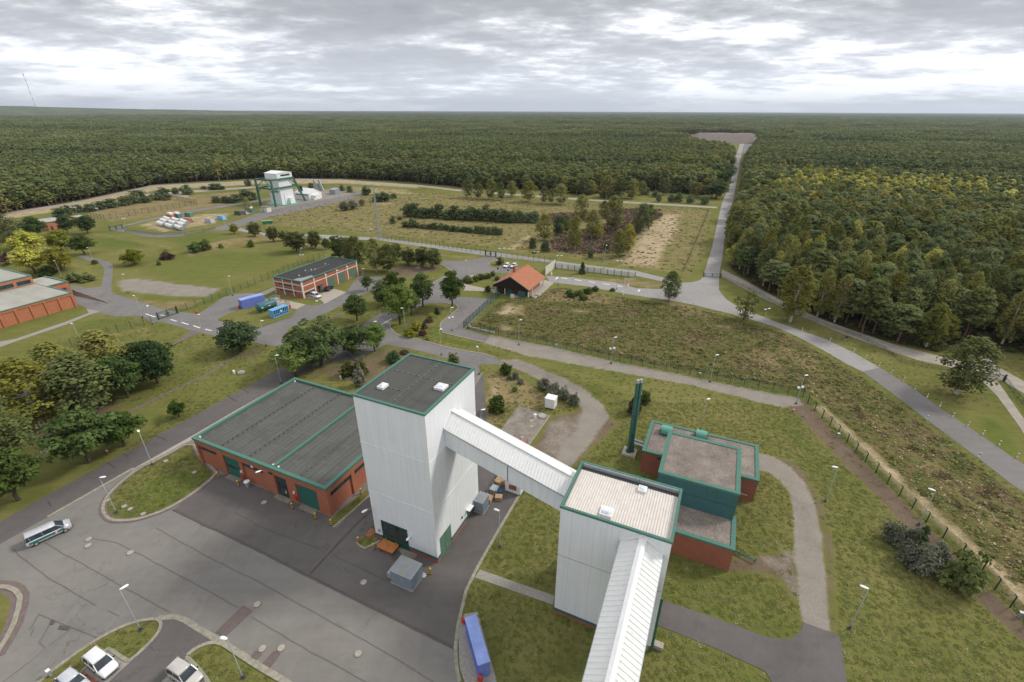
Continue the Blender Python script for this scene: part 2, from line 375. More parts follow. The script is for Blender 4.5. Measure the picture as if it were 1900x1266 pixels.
M['orange'] = plain('orange_paint', (0.44, 0.165, 0.055), 0.6, var=0.25)
M['rust'] = plain('rust', (0.28, 0.115, 0.06), 0.85, var=0.35)
M['blue_cont'] = plain('blue_container', (0.17, 0.23, 0.62), 0.55, var=0.10)
M['blue_faded'] = plain('blue_faded', (0.27, 0.36, 0.72), 0.55, var=0.18, scale=0.8)
M['blue_light'] = plain('blue_light', (0.16, 0.40, 0.66), 0.55, var=0.12)
M['blue_deep'] = plain('blue_deep', (0.03, 0.09, 0.22), 0.6)
M['tank_green'] = plain('tank_green', (0.055, 0.15, 0.165), 0.45, var=0.12)
M['paint_white'] = plain('car_white', (0.78, 0.78, 0.78), 0.25, var=0.02, spec=0.5)
M['paint_silver'] = plain('car_silver', (0.62, 0.63, 0.67), 0.28, 0.3, var=0.03, spec=0.5)
M['paint_beige'] = plain('car_champagne', (0.58, 0.55, 0.51), 0.28, 0.3, var=0.03, spec=0.5)
M['paint_dark'] = plain('car_anthracite', (0.035, 0.034, 0.038), 0.25, 0.3, var=0.05, spec=0.5)
M['paint_green'] = plain('livery_green', (0.02, 0.15, 0.12), 0.3, var=0.03, spec=0.5)
M['mark_white'] = plain('road_paint', (0.72, 0.71, 0.68), 0.8, var=0.15)
M['wood'] = plain('pallet_wood', (0.38, 0.26, 0.15), 0.85, var=0.25)
M['bark'] = plain('bark', (0.075, 0.055, 0.042), 0.9, var=0.3, scale=3)
M['bark_pine'] = plain('bark_pine', (0.15, 0.085, 0.055), 0.9, var=0.35, scale=3)
M['bark_birch'] = plain('bark_birch', (0.52, 0.50, 0.46), 0.8, var=0.45, scale=4)
M['stone'] = plain('field_stone', (0.25, 0.22, 0.19), 0.9, var=0.3, scale=3)
M['wire'] = meshm('wire_mesh', (0.025, 0.07, 0.05), 0.17)
M['wire_far'] = meshm('wire_mesh_far', (0.025, 0.07, 0.05), 0.07)
M['wire_dense'] = meshm('wire_mesh_dense', (0.02, 0.085, 0.06), 0.24)
# foliage (leaf colours; yellow birch also has sunlight painted in)
M['lf_pine'] = leafm('needles_pine', (0.145, 0.180, 0.060), 0.40, 0.26, stand=True)
M['lf_pine_blue'] = leafm('needles_pine_blue', (0.105, 0.138, 0.055), 0.40, 0.12)
M['lf_birch'] = leafm('leaves_birch', (0.215, 0.222, 0.052), 0.40, 0.30, stand=True)
M['lf_birch_y'] = leafm('leaves_birch_yellow_sunlit', (0.42, 0.40, 0.07), 0.40, 0.25)  # yellowish leaves, brightened to stand for sunlight on the forest patch
M['lf_maple'] = leafm('leaves_maple', (0.078, 0.122, 0.026), 0.45, 0.25)
M['lf_bright'] = leafm('leaves_bright', (0.135, 0.200, 0.030), 0.40, 0.25)
M['lf_lime'] = leafm('leaves_lime', (0.100, 0.110, 0.030), 0.40, 0.2)
M['lf_oak'] = leafm('leaves_oak', (0.080, 0.118, 0.030), 0.45, 0.2)
M['lf_yellow'] = leafm('leaves_autumn', (0.44, 0.41, 0.05), 0.45, 0.25)
M['lf_yellowgreen'] = leafm('leaves_turning', (0.25, 0.25, 0.03), 0.45, 0.25)
M['lf_grey'] = leafm('leaves_greygreen', (0.165, 0.172, 0.118), 0.35, 0.15)
M['lf_dark'] = leafm('leaves_dark', (0.055, 0.088, 0.030), 0.40, 0.12)
M['lf_red'] = leafm('leaves_barberry', (0.109, 0.061, 0.049), 0.40, 0.15)
M['lf_olive'] = leafm('leaves_olive', (0.124, 0.148, 0.040), 0.40, 0.2)
M['weed_green'] = leafm('weeds_green', (0.150, 0.162, 0.048), 0.45, 0.2)
M['weed_brown'] = leafm('weeds_brown', (0.185, 0.140, 0.072), 0.45, 0.2)
M['weed_straw'] = leafm('weeds_straw', (0.36, 0.28, 0.15), 0.40, 0.2)
M['heather'] = leafm('heather', (0.21, 0.150, 0.105), 0.40, 0.15)
# ---------------------------------------------------------------- ground sheet
def poly_dist(px, py, poly):
    """signed distance (inside positive) of points to a polygon in metres"""
    P_ = np.asarray(poly); n = len(P_)
    ins = np.zeros(px.shape, bool); d2 = np.full(px.shape, 1e18)
    for i in range(n):
        x0, y0 = P_[i]; x1, y1 = P_[(i + 1) % n]
        if y0 != y1:
            c = ((y0 > py) != (y1 > py)) & (px < (x1 - x0) * (py - y0) / (y1 - y0) + x0); ins ^= c
        dx, dy = x1 - x0, y1 - y0; L = dx * dx + dy * dy + 1e-12
        t = np.clip(((px - x0) * dx + (py - y0) * dy) / L, 0, 1)
        d2 = np.minimum(d2, (px - x0 - t * dx) ** 2 + (py - y0 - t * dy) ** 2)
    d = np.sqrt(d2); return np.where(ins, d, -d)
def soft(px, py, poly, feather):
    P_ = np.asarray(poly); pad = feather + 1
    out = np.zeros(px.shape)
    bb = (px > P_[:, 0].min() - pad) & (px < P_[:, 0].max() + pad) & (py > P_[:, 1].min() - pad) & (py < P_[:, 1].max() + pad)
    if bb.any():
        d = poly_dist(px[bb], py[bb], poly); s = np.clip(d / (2 * feather) + 0.5, 0, 1); out[bb] = s * s * (3 - 2 * s)
    return out
MOUNDS = [(PX([(885, 642), (960, 664), (1100, 705), (1175, 732), (1165, 752), (1080, 722), (990, 690), (935, 664)]), 1.1, 2.2),
          (PX([(110, 488), (150, 499), (160, 510), (140, 517), (100, 507), (50, 498), (10, 492), (55, 478)]), 1.8, 4),
          (PX([(345, 467), (400, 452), (470, 438), (480, 444), (420, 456), (350, 473)]), 1.5, 5),
          (PX([(165, 432), (240, 445), (330, 462), (320, 466), (230, 449), (165, 438)]), 1.0, 4),
          (PX([(935, 565), (975, 560), (985, 580), (950, 600), (915, 592)]), 1.2, 6),
          (PX([(365, 364), (420, 360), (440, 366), (400, 372)]), 1.5, 8)]
def ground_h(x, y):
    x = np.atleast_1d(np.asarray(x, float)); y = np.atleast_1d(np.asarray(y, float)); z = np.zeros(x.shape)
    for poly, h, f in MOUNDS: z += h * soft(x, y, poly, f)
    return z
def gz(x, y): return float(ground_h([x], [y])[0])
DRY, SAND, GRAV, HEATH, LUSH, FLOOR, MEAD, DIRT = range(8)
COVER = [
    (MEAD, 1, 1.5, [(925, 562), (1000, 545), (1036, 533), (1150, 551), (1290, 572), (1440, 613), (1500, 643), (1600, 700), (1700, 775), (1800, 850), (1900, 930), (1960, 980), (1960, 1200), (1830, 1055), (1700, 925), (1600, 825), (1520, 742), (1489, 726), (1280, 690), (1129, 660), (1033, 638), (925, 618), (875, 606)]),
    (DRY, .55, 6, [(1480, 715), (1560, 760), (1700, 880), (1850, 1020), (1960, 1120), (1960, 1000), (1750, 850), (1600, 755), (1500, 700)]),
    (DRY, .9, 3, [(985, 545), (1040, 535), (1120, 548), (1170, 556), (1130, 565), (1060, 562), (1000, 560)]),
    (DRY, .9, 3, [(1225, 555), (1290, 572), (1330, 590), (1260, 582)]),
    (SAND, .55, 4, [(915, 585), (940, 565), (970, 572), (975, 588), (940, 592)]), (SAND, .5, 3, [(930, 600), (960, 608), (945, 618), (925, 612)]),
    (SAND, .5, 2, [(1060, 574), (1100, 576), (1095, 582), (1062, 580)]), (SAND, .5, 2, [(1320, 600), (1360, 604), (1358, 612), (1330, 608)]),
    (DRY, .9, 4, [(1440, 640), (1500, 655), (1540, 690), (1500, 690), (1450, 665)]), (DRY, .8, 5, [(1380, 640), (1440, 655), (1460, 700), (1400, 690)]),
    (SAND, .62, 1.6, [(1503, 752), (1560, 803), (1640, 880), (1720, 960), (1820, 1050), (1920, 1150), (1920, 1105), (1830, 1025), (1740, 945), (1650, 860), (1570, 785), (1530, 752)]),
    (DIRT, .95, .7, [(1449, 745), (1489, 741), (1560, 816), (1640, 896), (1740, 998), (1845, 1104), (1930, 1190), (1930, 1220), (1830, 1130), (1720, 1020), (1640, 935), (1550, 845), (1480, 770)]),
    (GRAV, 1, .6, [(908, 622), (1033, 646), (1129, 669), (1280, 699), (1378, 720), (1482, 739), (1492, 752), (1452, 756), (1417, 748), (1280, 714), (1116, 685), (977, 660), (898, 636)]),
    (DIRT, .5, .8, [(930, 640), (1000, 658), (1116, 683), (1280, 712), (1420, 748), (1420, 744), (1280, 706), (1116, 677), (1000, 652)]),
    (GRAV, 1, .7, [(1395, 840), (1432, 846), (1465, 866), (1495, 899), (1514, 945), (1524, 995), (1534, 1100), (1540, 1178), (1489, 1155), (1484, 1126), (1476, 1042), (1474, 978), (1471, 945), (1465, 916), (1448, 892), (1425, 876), (1400, 872)]),
    (DIRT, .75, 1, [(1432, 846), (1465, 866), (1495, 899), (1514, 945), (1530, 1010), (1540, 1170), (1551, 1170), (1545, 1000), (1525, 935), (1500, 885), (1470, 855)]),
    (DIRT, .75, 1.2, [(1345, 1035), (1400, 1032), (1472, 1020), (1482, 1075), (1487, 1125), (1450, 1078), (1410, 1062), (1345, 1066)]), (GRAV, .5, 1.2, [(1400, 1032), (1472, 1020), (1482, 1075), (1487, 1125), (1450, 1078)]),
    (GRAV, .95, .9, [(930, 668), (960, 672), (1000, 688), (1050, 708), (1090, 728), (1120, 752), (1132, 775), (1110, 800), (1090, 830), (1060, 865), (1030, 868), (1040, 830), (1075, 790), (1080, 760), (1060, 735), (1020, 715), (980, 695), (945, 680), (925, 677)]),
    (DIRT, .75, 2, [(1020, 775), (1080, 760), (1130, 770), (1150, 790), (1100, 830), (1060, 872), (1020, 878), (975, 850), (985, 830)]), (GRAV, .55, 2, [(1015, 780), (1080, 765), (1130, 775), (1100, 820), (1050, 870), (990, 845)]),
    (DRY, .75, 2, [(900, 690), (960, 695), (1020, 735), (1060, 755), (1010, 765), (955, 760), (925, 800), (905, 800), (898, 740)]), (SAND, .5, 1.5, [(905, 715), (925, 710), (930, 745), (905, 740)]),
    (LUSH, .9, 1.5, [(300, 880), (390, 872), (395, 885), (340, 925), (260, 962), (215, 965), (240, 925)]),
    (LUSH, .9, .6, [(808, 600), (815, 618), (830, 627), (870, 635), (905, 643), (895, 648), (850, 640), (812, 630), (802, 612)]),
    (LUSH, .9, 3, [(1810, 770), (1850, 780), (1895, 845), (1870, 852), (1825, 805)]), (LUSH, .6, 3, [(1455, 762), (1500, 800), (1560, 880), (1540, 905), (1480, 830), (1420, 790)]), (LUSH, .7, 2, [(1500, 900), (1535, 960), (1550, 1060), (1530, 1000)]),
    (LUSH, .6, 3, [(1780, 1090), (1830, 1130), (1860, 1180), (1820, 1170), (1790, 1120)]), (LUSH, .5, 4, [(1090, 960), (1160, 975), (1160, 1040), (1060, 1090), (1030, 1040)]),
    (LUSH, .7, 6, [(165, 445), (240, 440), (290, 458), (230, 463), (180, 462)]), (LUSH, 1, 3, [(-60, 455), (35, 455), (30, 482), (-60, 495)]), (LUSH, .6, 5, [(265, 440), (380, 428), (430, 432), (400, 445), (330, 455)]), (LUSH, .5, 6, [(270, 490), (420, 465), (560, 470), (480, 505), (380, 530), (240, 510)]), (LUSH, .5, 2, [(130, 600), (200, 588), (280, 600), (210, 615), (130, 640)]),  # first entry: sunlit meadow, its light put in as greener cover
    (DRY, .52, 9, [(480, 392), (620, 372), (700, 350), (850, 362), (1050, 375), (1330, 388), (1322, 470), (1290, 510), (1200, 505), (1060, 480), (900, 462), (720, 440), (600, 430), (450, 418), (440, 425), (500, 408)]),
    (SAND, .8, 6, [(1188, 430), (1232, 398), (1262, 398), (1257, 430), (1232, 470), (1220, 495), (1150, 492), (1172, 465)]), (SAND, .75, 3, [(938, 463), (958, 463), (987, 438), (976, 436)]), (SAND, .5, 8, [(640, 345), (760, 352), (780, 362), (660, 360)]), (SAND, .55, 5, [(690, 372), (735, 376), (720, 382), (690, 380)]),
    (HEATH, .95, 5, [(1016, 447), (1060, 432), (1130, 414), (1200, 388), (1230, 398), (1185, 430), (1155, 470), (1060, 472), (1010, 457)]), (HEATH, .5, 8, [(960, 400), (1200, 385), (1240, 392), (1100, 412), (1000, 420)]),
    (LUSH, .35, 4, [(1255, 502), (1312, 392), (1335, 392), (1322, 470), (1303, 515)]), (DRY, .5, 4, [(1235, 505), (1300, 395), (1312, 392), (1262, 505)]),
    (SAND, .65, 5, [(-80, 415), (0, 397), (140, 375), (280, 345), (480, 334), (640, 333), (780, 345), (780, 350), (640, 341), (480, 342), (290, 354), (145, 386), (0, 410), (-80, 430)]),
    (GRAV, .85, 3, [(215, 520), (260, 517), (330, 527), (410, 535), (385, 552), (330, 550), (270, 545), (225, 540)]), (DRY, .8, 3, [(207, 545), (300, 560), (380, 556), (345, 575), (300, 574)]),
    (DIRT, .8, 4, [(40, 740), (110, 700), (170, 690), (215, 765), (120, 830), (60, 850)]), (DIRT, .6, 4, [(560, 695), (640, 665), (720, 645), (760, 650), (690, 725), (640, 705)]), (DIRT, .7, 3, [(740, 490), (815, 492), (820, 503), (760, 512), (700, 520)]), (DIRT, .35, 3, [(735, 600), (800, 570), (800, 590), (750, 620)]),
    (DIRT, .6, 3, [(1760, 680), (1800, 690), (1790, 735), (1740, 720)]), (DIRT, .5, 3, [(440, 655), (500, 640), (490, 660), (455, 675)]),
    (GRAV, .75, 5, [(490, 378), (560, 345), (640, 355), (660, 360), (570, 382), (495, 400), (480, 394)]), (DRY, .7, 6, [(150, 398), (250, 375), (330, 365), (480, 352), (480, 366), (360, 392), (240, 408), (200, 412)]), (LUSH, .6, 5, [(385, 350), (470, 348), (480, 352), (400, 358)]),
    (SAND, .6, 5, [(250, 418), (330, 400), (400, 396), (440, 394), (400, 415), (300, 432)]), (DRY, .7, 4, [(345, 467), (400, 450), (480, 436), (600, 455), (600, 462), (480, 446), (350, 478)]), (DRY, .6, 4, [(165, 432), (240, 445), (330, 462), (320, 466), (230, 449), (165, 438)]),
    (DRY, .7, 1.5, [(1060, 512), (1180, 520), (1240, 525), (1225, 536), (1180, 532)]), (SAND, .5, 2, [(1150, 515), (1185, 515), (1190, 522), (1155, 521)]), (DRY, .5, 2, [(700, 462), (900, 478), (890, 482), (820, 478)]), (DRY, .35, 3, [(60, 650), (270, 605), (340, 612), (200, 650)]),
]
FOREST = {  # forest stands, traced on the plan (metres are derived from the survey points)
    'left': [(-300, 420), (0, 398), (140, 373), (290, 342), (480, 331), (640, 331), (760, 338), (880, 350), (1000, 352), (1080, 362), (1180, 352), (1270, 360), (1318, 362), (1326, 350), (1340, 334), (1353, 302), (1361, 291), (1343, 281), (1300, 273), (1250, 264), (1230, 257), (1230, 249.5), (1300, 249), (1395, 252), (1420, 235), (1000, 232), (-300, 232)],
    'right': [(1376, 372), (1379, 345), (1384, 300), (1394, 288), (1402, 270), (1414, 262), (1424, 256), (1440, 235), (2400, 235), (2600, 800), (2000, 700), (1898, 655), (1850, 655), (1835, 620), (1740, 655), (1640, 632), (1560, 606), (1480, 572), (1400, 530), (1356, 500), (1353, 470), (1361, 420)],
}
CLEARING = [(1366, 292), (1345, 281), (1300, 273), (1250, 264), (1230, 257), (1230, 249.5), (1300, 249), (1400, 252), (1424, 256), (1412, 262), (1395, 270), (1384, 286)]
FOREST_M = {k: PX(v) for k, v in FOREST.items()}
def build_ground():
    ys = [-120, -60, -20, 5, 18]; y = 25.0
    while y < 620: ys.append(y); y += 0.45 + 0.0055 * (y - 25)
    while y < 16000: ys.append(y); y *= 1.05
    ys = np.array(ys); nc = 420
    s = np.concatenate([[-2.2, -1.4], np.linspace(-1, 1, nc), [1.4, 2.2]]); X = 90 + 1.2 * np.maximum(ys, 0)
    gx = X[:, None] * s[None, :]; gy = np.repeat(ys[:, None], len(s), 1)
    x = gx.ravel(); yv = gy.ravel(); z = ground_h(x, yv)
    # gentle unevenness off the paved areas, a few centimetres
    nr, ncol = gx.shape
    ch = np.zeros((8, x.size))
    for c, wgt, f, px in COVER: ch[c] = np.maximum(ch[c], wgt * soft(x, yv, PX(px), f))
    for poly in FOREST_M.values(): ch[FLOOR] = np.maximum(ch[FLOOR], soft(x, yv, poly, 3.0))
    far = np.clip((yv - 900) / 300, 0, 1) * (1 - soft(x, yv, PX(CLEARING), 10)); ch[FLOOR] = np.maximum(ch[FLOOR], far)
    idx = np.arange(nr * ncol).reshape(nr, ncol)
    q = np.stack([idx[:-1, :-1], idx[:-1, 1:], idx[1:, 1:], idx[1:, :-1]], -1).reshape(-1, 4)
    me = bpy.data.meshes.new('ground')
    me.vertices.add(x.size); me.vertices.foreach_set('co', np.stack([x, yv, z], 1).ravel())
    me.loops.add(q.size); me.loops.foreach_set('vertex_index', q.ravel())
    me.polygons.add(len(q)); me.polygons.foreach_set('loop_start', np.arange(len(q)) * 4); me.polygons.foreach_set('loop_total', np.full(len(q), 4))
    me.update(); me.validate()
    for nme, k in (('cover_a', 0), ('cover_b', 4)):
        a = me.color_attributes.new(nme, 'FLOAT_COLOR', 'POINT'); a.data.foreach_set('color', ch[k:k + 4].T.ravel().astype(np.float32))
    me.shade_smooth()
    m, t, b = newmat('ground_cover'); v = gpos(t)
    A = t.nodes.new('ShaderNodeAttribute'); A.attribute_name = 'cover_a'; B = t.nodes.new('ShaderNodeAttribute'); B.attribute_name = 'cover_b'
    sa = t.nodes.new('ShaderNodeSeparateColor'); t.links.new(A.outputs['Color'], sa.inputs[0]); sb = t.nodes.new('ShaderNodeSeparateColor'); t.links.new(B.outputs['Color'], sb.inputs[0])
    big = noise(t, v, 0.035, 5, 0.6, 0.4); mid = noise(t, v, 0.22, 7, 0.65, 0.3); fine = noise(t, v, 2.2, 6, 0.7); vf = noise(t, v, 9.0, 3, 0.75)
    brk = mathn(t, 'ADD', mathn(t, 'MULTIPLY', mid, 0.55), mathn(t, 'MULTIPLY', fine, 0.45))
    def mask(src, k=1.1, lo=0.30, hi=0.70):
        f = mathn(t, 'ADD', src, mathn(t, 'MULTIPLY', mathn(t, 'SUBTRACT', brk, 0.5), k))
        f = mathn(t, 'MULTIPLY', ramp(t, f, [(lo, 0.0), (hi, 1.0)]), ramp(t, src, [(0.02, 0.0), (0.2, 1.0)])); return f
    def two(c, k=0.35, n=None):
        return ramp(t, n if n is not None else brk, [(0.32, tuple(x * (1 - k) for x in c)), (0.5, c), (0.68, tuple(min(1, x * (1 + k)) for x in c))])
    g = mathn(t, 'ADD', mathn(t, 'MULTIPLY', big, 0.40), mathn(t, 'MULTIPLY', mid, 0.30)); g = mathn(t, 'ADD', g, mathn(t, 'MULTIPLY', fine, 0.20)); g = mathn(t, 'ADD', g, mathn(t, 'MULTIPLY', vf, 0.10))
    c = ramp(t, g, [(0.33, (0.094, 0.116, 0.026)), (0.43, (0.130, 0.146, 0.036)), (0.51, (0.172, 0.169, 0.051)), (0.60, (0.218, 0.193, 0.072)), (0.70, (0.272, 0.220, 0.103))])
    # mowing swaths
    sw = noise(t, scalev(t, v, 0.03, 1.1, 1, rad(-30)), 1.0, 3, 0.6)
    c = mixc(t, ramp(t, sw, [(0.45, 0.0), (0.65, 0.28)]), c, (0.088, 0.105, 0.032))
    # clover and weed spots, dry tussocks
    c = mixc(t, ramp(t, noise(t, v, 0.55, 8, 0.7, 0.5), [(0.60, 0.0), (0.72, 0.45)]), c, (0.105, 0.145, 0.030))
    c = mixc(t, ramp(t, noise(t, v, 1.3, 7, 0.72, 0.3), [(0.58, 0.0), (0.72, 0.28)]), c, (0.25, 0.205, 0.105))
    c = mixc(t, ramp(t, noise(t, v, 4.5, 5, 0.75), [(0.30, 0.35), (0.44, 0.0)]), c, (0.085, 0.092, 0.030))
    c = mixc(t, mask(sb.outputs[0]), c, two((0.118, 0.142, 0.032), 0.30))
    c = mixc(t, mask(sa.outputs[0]), c, two((0.235, 0.185, 0.092), 0.40))
    md = ramp(t, mathn(t, 'ADD', mathn(t, 'MULTIPLY', mid, 0.5), mathn(t, 'MULTIPLY', fine, 0.5)), [(0.34, (0.060, 0.062, 0.020)), (0.47, (0.115, 0.110, 0.038)), (0.56, (0.160, 0.125, 0.056)), (0.68, (0.24, 0.180, 0.095))])
    c = mixc(t, mathn(t, 'MULTIPLY', mask(sb.outputs[2]), mathn(t, 'SUBTRACT', 1.0, mathn(t, 'MULTIPLY', mask(sa.outputs[0]), 0.7))), c, md)
    c = mixc(t, mask(A.outputs['Alpha']), c, two((0.160, 0.115, 0.080), 0.4))
    c = mixc(t, mask(B.outputs['Alpha'], 1.4), c, two((0.165, 0.122, 0.086), 0.35))
    c = mixc(t, mask(sa.outputs[1], 1.3), c, two((0.40, 0.315, 0.20), 0.35))
    c = mixc(t, mask(sa.outputs[2], 1.25), c, two((0.275, 0.245, 0.210), 0.38, mathn(t, 'ADD', mathn(t, 'MULTIPLY', brk, 0.6), mathn(t, 'MULTIPLY', vf, 0.4))))
    c = mixc(t, mask(sb.outputs[1], 0.6), c, two((0.062, 0.052, 0.022), 0.6))
    t.links.new(c, b.inputs['Base Color']); b.inputs['Roughness'].default_value = 1.0; b.inputs['Specular IOR Level'].default_value = 0.05
    bump(t, b, mathn(t, 'ADD', fine, mathn(t, 'MULTIPLY', vf, 0.6)), 0.7, 0.12)
    me.materials.append(m)
    o = bpy.data.objects.new('ground', me); link(o); props(o, 'grassy ground of the whole site reaching to the horizon', 'ground', kind='structure')
    return m
M['ground'] = build_ground()

# ---------------------------------------------------------------- roads, yards, kerbs
from mathutils.geometry import tessellate_polygon
LEVEL = [0]; SEAM = [0]
def smoothline(pts, it=1):
    for _ in range(it):
        q = []
        n = len(pts)
        for i in range(n):
            a = np.array(pts[i]); b = np.array(pts[(i + 1) % n]); q += [tuple(a * .75 + b * .25), tuple(a * .25 + b * .75)]
        pts = q
    return pts
PAVED = []; PAVED_HOLES = []
def sheet(name, mat, px, holes=(), label=None, cat='road', z=None, parent=None, metric=False, kind='structure', smooth_holes=1):
    LEVEL[0] += 1
    z = 0.012 + 0.0015 * LEVEL[0] if z is None else z
    outer = px if metric else PX(px)
    hs = [smoothline(PX(h), smooth_holes) for h in holes]
    loops = [[Vector((x, y, 0)) for x, y in outer]] + [[Vector((x, y, 0)) for x, y in h] for h in hs]
    if mat is not M.get('ground') and parent is None: PAVED.append(outer); PAVED_HOLES.extend(hs)
    tris = tessellate_polygon(loops); flat = [p for l in loops for p in l]
    vs = [(p.x, p.y, z) for p in flat]; fs = []
    for a, b_, c_ in tris:
        n = (flat[b_] - flat[a]).cross(flat[c_] - flat[a])
        fs.append((a, b_, c_) if n.z > 0 else (a, c_, b_))
    mb = MB().add(vs, fs); o = mb.build(name, mat, parent)
    if mat is M.get('ground'):  # ground_attr: plain mown grass
        for nme in ('cover_a', 'cover_b'):
            a = o.data.color_attributes.new(nme, 'FLOAT_COLOR', 'POINT'); a.data.foreach_set('color', np.zeros(4 * len(o.data.vertices), np.float32))
    # subdivide nothing: planes are flat; colour comes from world-space texture
    if parent is None: props(o, label, cat, kind=kind)
    return o
def strip(mb, pts, w, z0, z1):
    """band of width w along a metric polyline, with thickness"""
    n = len(pts); L = []; R_ = []
    for i in range(n):
        a = np.array(pts[max(i - 1, 0)]); b = np.array(pts[min(i + 1, n - 1)]); d = b - a; d = d / (np.linalg.norm(d) + 1e-9); nn = np.array([-d[1], d[0]]) * w / 2
        L.append(np.array(pts[i]) + nn); R_.append(np.array(pts[i]) - nn)
    for i in range(n - 1):
        mb.hexa([(*R_[i], z0), (*R_[i + 1], z0), (*L[i + 1], z0), (*L[i], z0), (*R_[i], z1), (*R_[i + 1], z1), (*L[i + 1], z1), (*L[i], z1)])
    return mb
def densify(pts, step):
    out = []
    for a, b in zip(pts[:-1], pts[1:]):
        a = np.array(a); b = np.array(b); k = max(1, int(np.linalg.norm(b - a) / step))
        out += [a + (b - a) * i / k for i in range(k)]
    return out + [np.array(pts[-1])]
def kerb(px, w=0.28, h=0.13, label='', closed=False, mat='kerb', z0=0.0, it=1, name='kerb'):
    pts = PX(px)
    if closed: pts = smoothline(pts, it); pts = pts + [pts[0]]
    mb = MB(); strip(mb, pts, w, z0, z0 + h); o = mb.build(name, M[mat]); props(o, label, 'kerb', kind='structure'); return o

OVAL = [(255, 871), (300, 850), (357, 818), (372, 850), (398, 872), (402, 882), (352, 921), (310, 946), (262, 963), (232, 967), (205, 966), (192, 953), (191, 938), (202, 917), (225, 895)]
ISLA = [(-60, 1085), (0, 1089), (15, 1090), (30, 1097), (38, 1109), (35, 1128), (25, 1161), (10, 1189), (-10, 1220), (-60, 1290)]
ISLB = [(52, 1283), (72, 1267), (103, 1241), (147, 1209), (191, 1181), (230, 1162), (258, 1153), (277, 1150), (293, 1149), (300, 1158), (295, 1174), (275, 1197), (243, 1226), (235, 1227), (202, 1203), (193, 1210), (154, 1245), (128, 1268), (110, 1285)]
ISLC = [(346, 1220), (354, 1210), (374, 1198), (397, 1192), (414, 1196), (430, 1207), (480, 1240), (526, 1266), (570, 1292), (400, 1292), (384, 1262), (372, 1246), (354, 1227)]
yard = sheet('yard', M['asphalt_yard'], [(-80, 1056), (88, 960), (244, 871), (298, 839), (354, 805), (440, 830), (620, 800), (760, 780), (880, 700), (897, 690), (899, 722), (905, 800), (938, 850), (968, 912), (921, 991), (884, 1057), (865, 1096), (850, 1160), (845, 1203), (848, 1244), (853, 1266), (862, 1300), (560, 1300), (540, 1300), (-80, 1300)],
             holes=[OVAL, ISLB, ISLC, [(617, 976), (612, 962), (660, 925), (700, 893), (696, 906), (655, 946), (622, 978)], [(663, 1006), (700, 966), (703, 1003), (678, 1017), (668, 1013)]], label='wide grey asphalt works yard with tarred seams', cat='yard')
sheet('lawn', M['ground'], ISLA, label='grassed traffic island at the left picture edge', cat='lawn', z=0.045)
sheet('apron', M['asphalt_dark'], [(322, 946), (352, 923), (402, 884), (420, 878), (616, 960), (612, 966), (618, 979), (626, 979), (655, 948), (700, 905), (760, 850), (880, 720), (897, 692), (899, 722), (905, 800), (938, 850), (967, 912), (920, 991), (883, 1057), (864, 1096), (849, 1160), (844, 1203), (567, 1066), (480, 1022)],
      holes=[[(663, 1006), (700, 966), (703, 1003), (678, 1017), (668, 1013)]], label='dark asphalt apron round the white tower and the workshop', cat='apron')
sheet('road', M['asphalt_dark'], [(-80, 1016), (15, 960), (73, 927), (233, 840), (303, 802), (374, 764), (480, 706), (516, 685), (548, 667), (540, 655), (516, 643.5), (542, 628), (600, 632), (669, 604), (714, 577), (728, 594), (724, 602), (660, 668), (592, 678), (544, 702), (436, 762), (354, 810), (248, 869), (88, 960), (-80, 1056)], label='long dark asphalt road running past the workshop', cat='road')
sheet('pavement', M['concrete'], [(354, 810.5), (436, 762.5), (544, 702.5), (550, 706), (440, 768), (356, 816), (282, 856), (250, 878), (225, 893), (248, 870)], label='narrow beige paved strip beside the workshop', cat='pavement')
W_NORTH = [(131, 528), (162, 535), (187, 532), (189.6, 523), (193.4, 503), (190.8, 494), (182, 486.4), (168, 485.8), (141.5, 475), (149, 473), (179.5, 480), (202, 486.4), (209.8, 492.7), (209, 508), (207, 527), (207.3, 542), (213.6, 546)]
sheet('road', M['asphalt_road'], W_NORTH[:] + [(260, 560), (303, 574.4), (364, 583), (404, 596), (425, 599), (463, 607), (481, 609), (500, 604), (537, 606), (532, 617), (542, 628), (600, 632), (640, 652), (600, 676), (550, 668), (516.5, 643.5), (417, 627.5), (349, 612), (301, 597), (283, 598), (260, 587), (215, 587.5), (190, 582), (162, 572), (138, 563), (132, 545)], label='asphalt cross road leading out through the green gate', cat='road')
sheet('road', M['asphalt_road'], [(463, 607), (481, 609), (542, 588), (549, 578), (567, 566), (597, 564), (643, 542), (666, 511), (700, 513), (718, 521), (712, 530), (699, 536), (658, 554), (590, 589), (537, 609), (532, 617), (500, 622)], label='asphalt lane and forecourt in front of the brick garage', cat='road')
sheet('road', M['asphalt_road'], [(364, 584), (371.6, 580.7), (414.6, 551.7), (440, 545), (468, 543.6), (480, 546), (490, 549), (470, 560), (447, 573), (425, 582), (405, 592), (404, 598)], label='asphalt branch beside the blue container', cat='road')
sheet('pad', M['concrete'], [(489, 558), (505.4, 551.7), (567.2, 565.2), (550.9, 574), (530, 570)], label='beige concrete pad left of the brick garage', cat='pad')
sheet('pad', M['concrete'], [(566, 553), (596, 545), (620, 536), (643, 542.5), (602, 564), (596, 557)], label='beige concrete pad where the white van is parked', cat='pad')
sheet('path', M['concrete'], [(480, 545), (508, 533), (512, 538), (492, 548)], label='short concrete path to the side of the brick garage', cat='path')
sheet('lawn', M['ground'], [(553.7, 560), (566.5, 554.5), (597, 562), (590.7, 567), (578, 567)], label='small grass patch before the white van', cat='lawn')
ISLW = [(405, 592), (425, 582), (447, 574), (470, 561), (489, 558.5), (530, 571), (549, 577), (542, 588), (481, 608.5), (463, 606.5), (425, 598.5)]
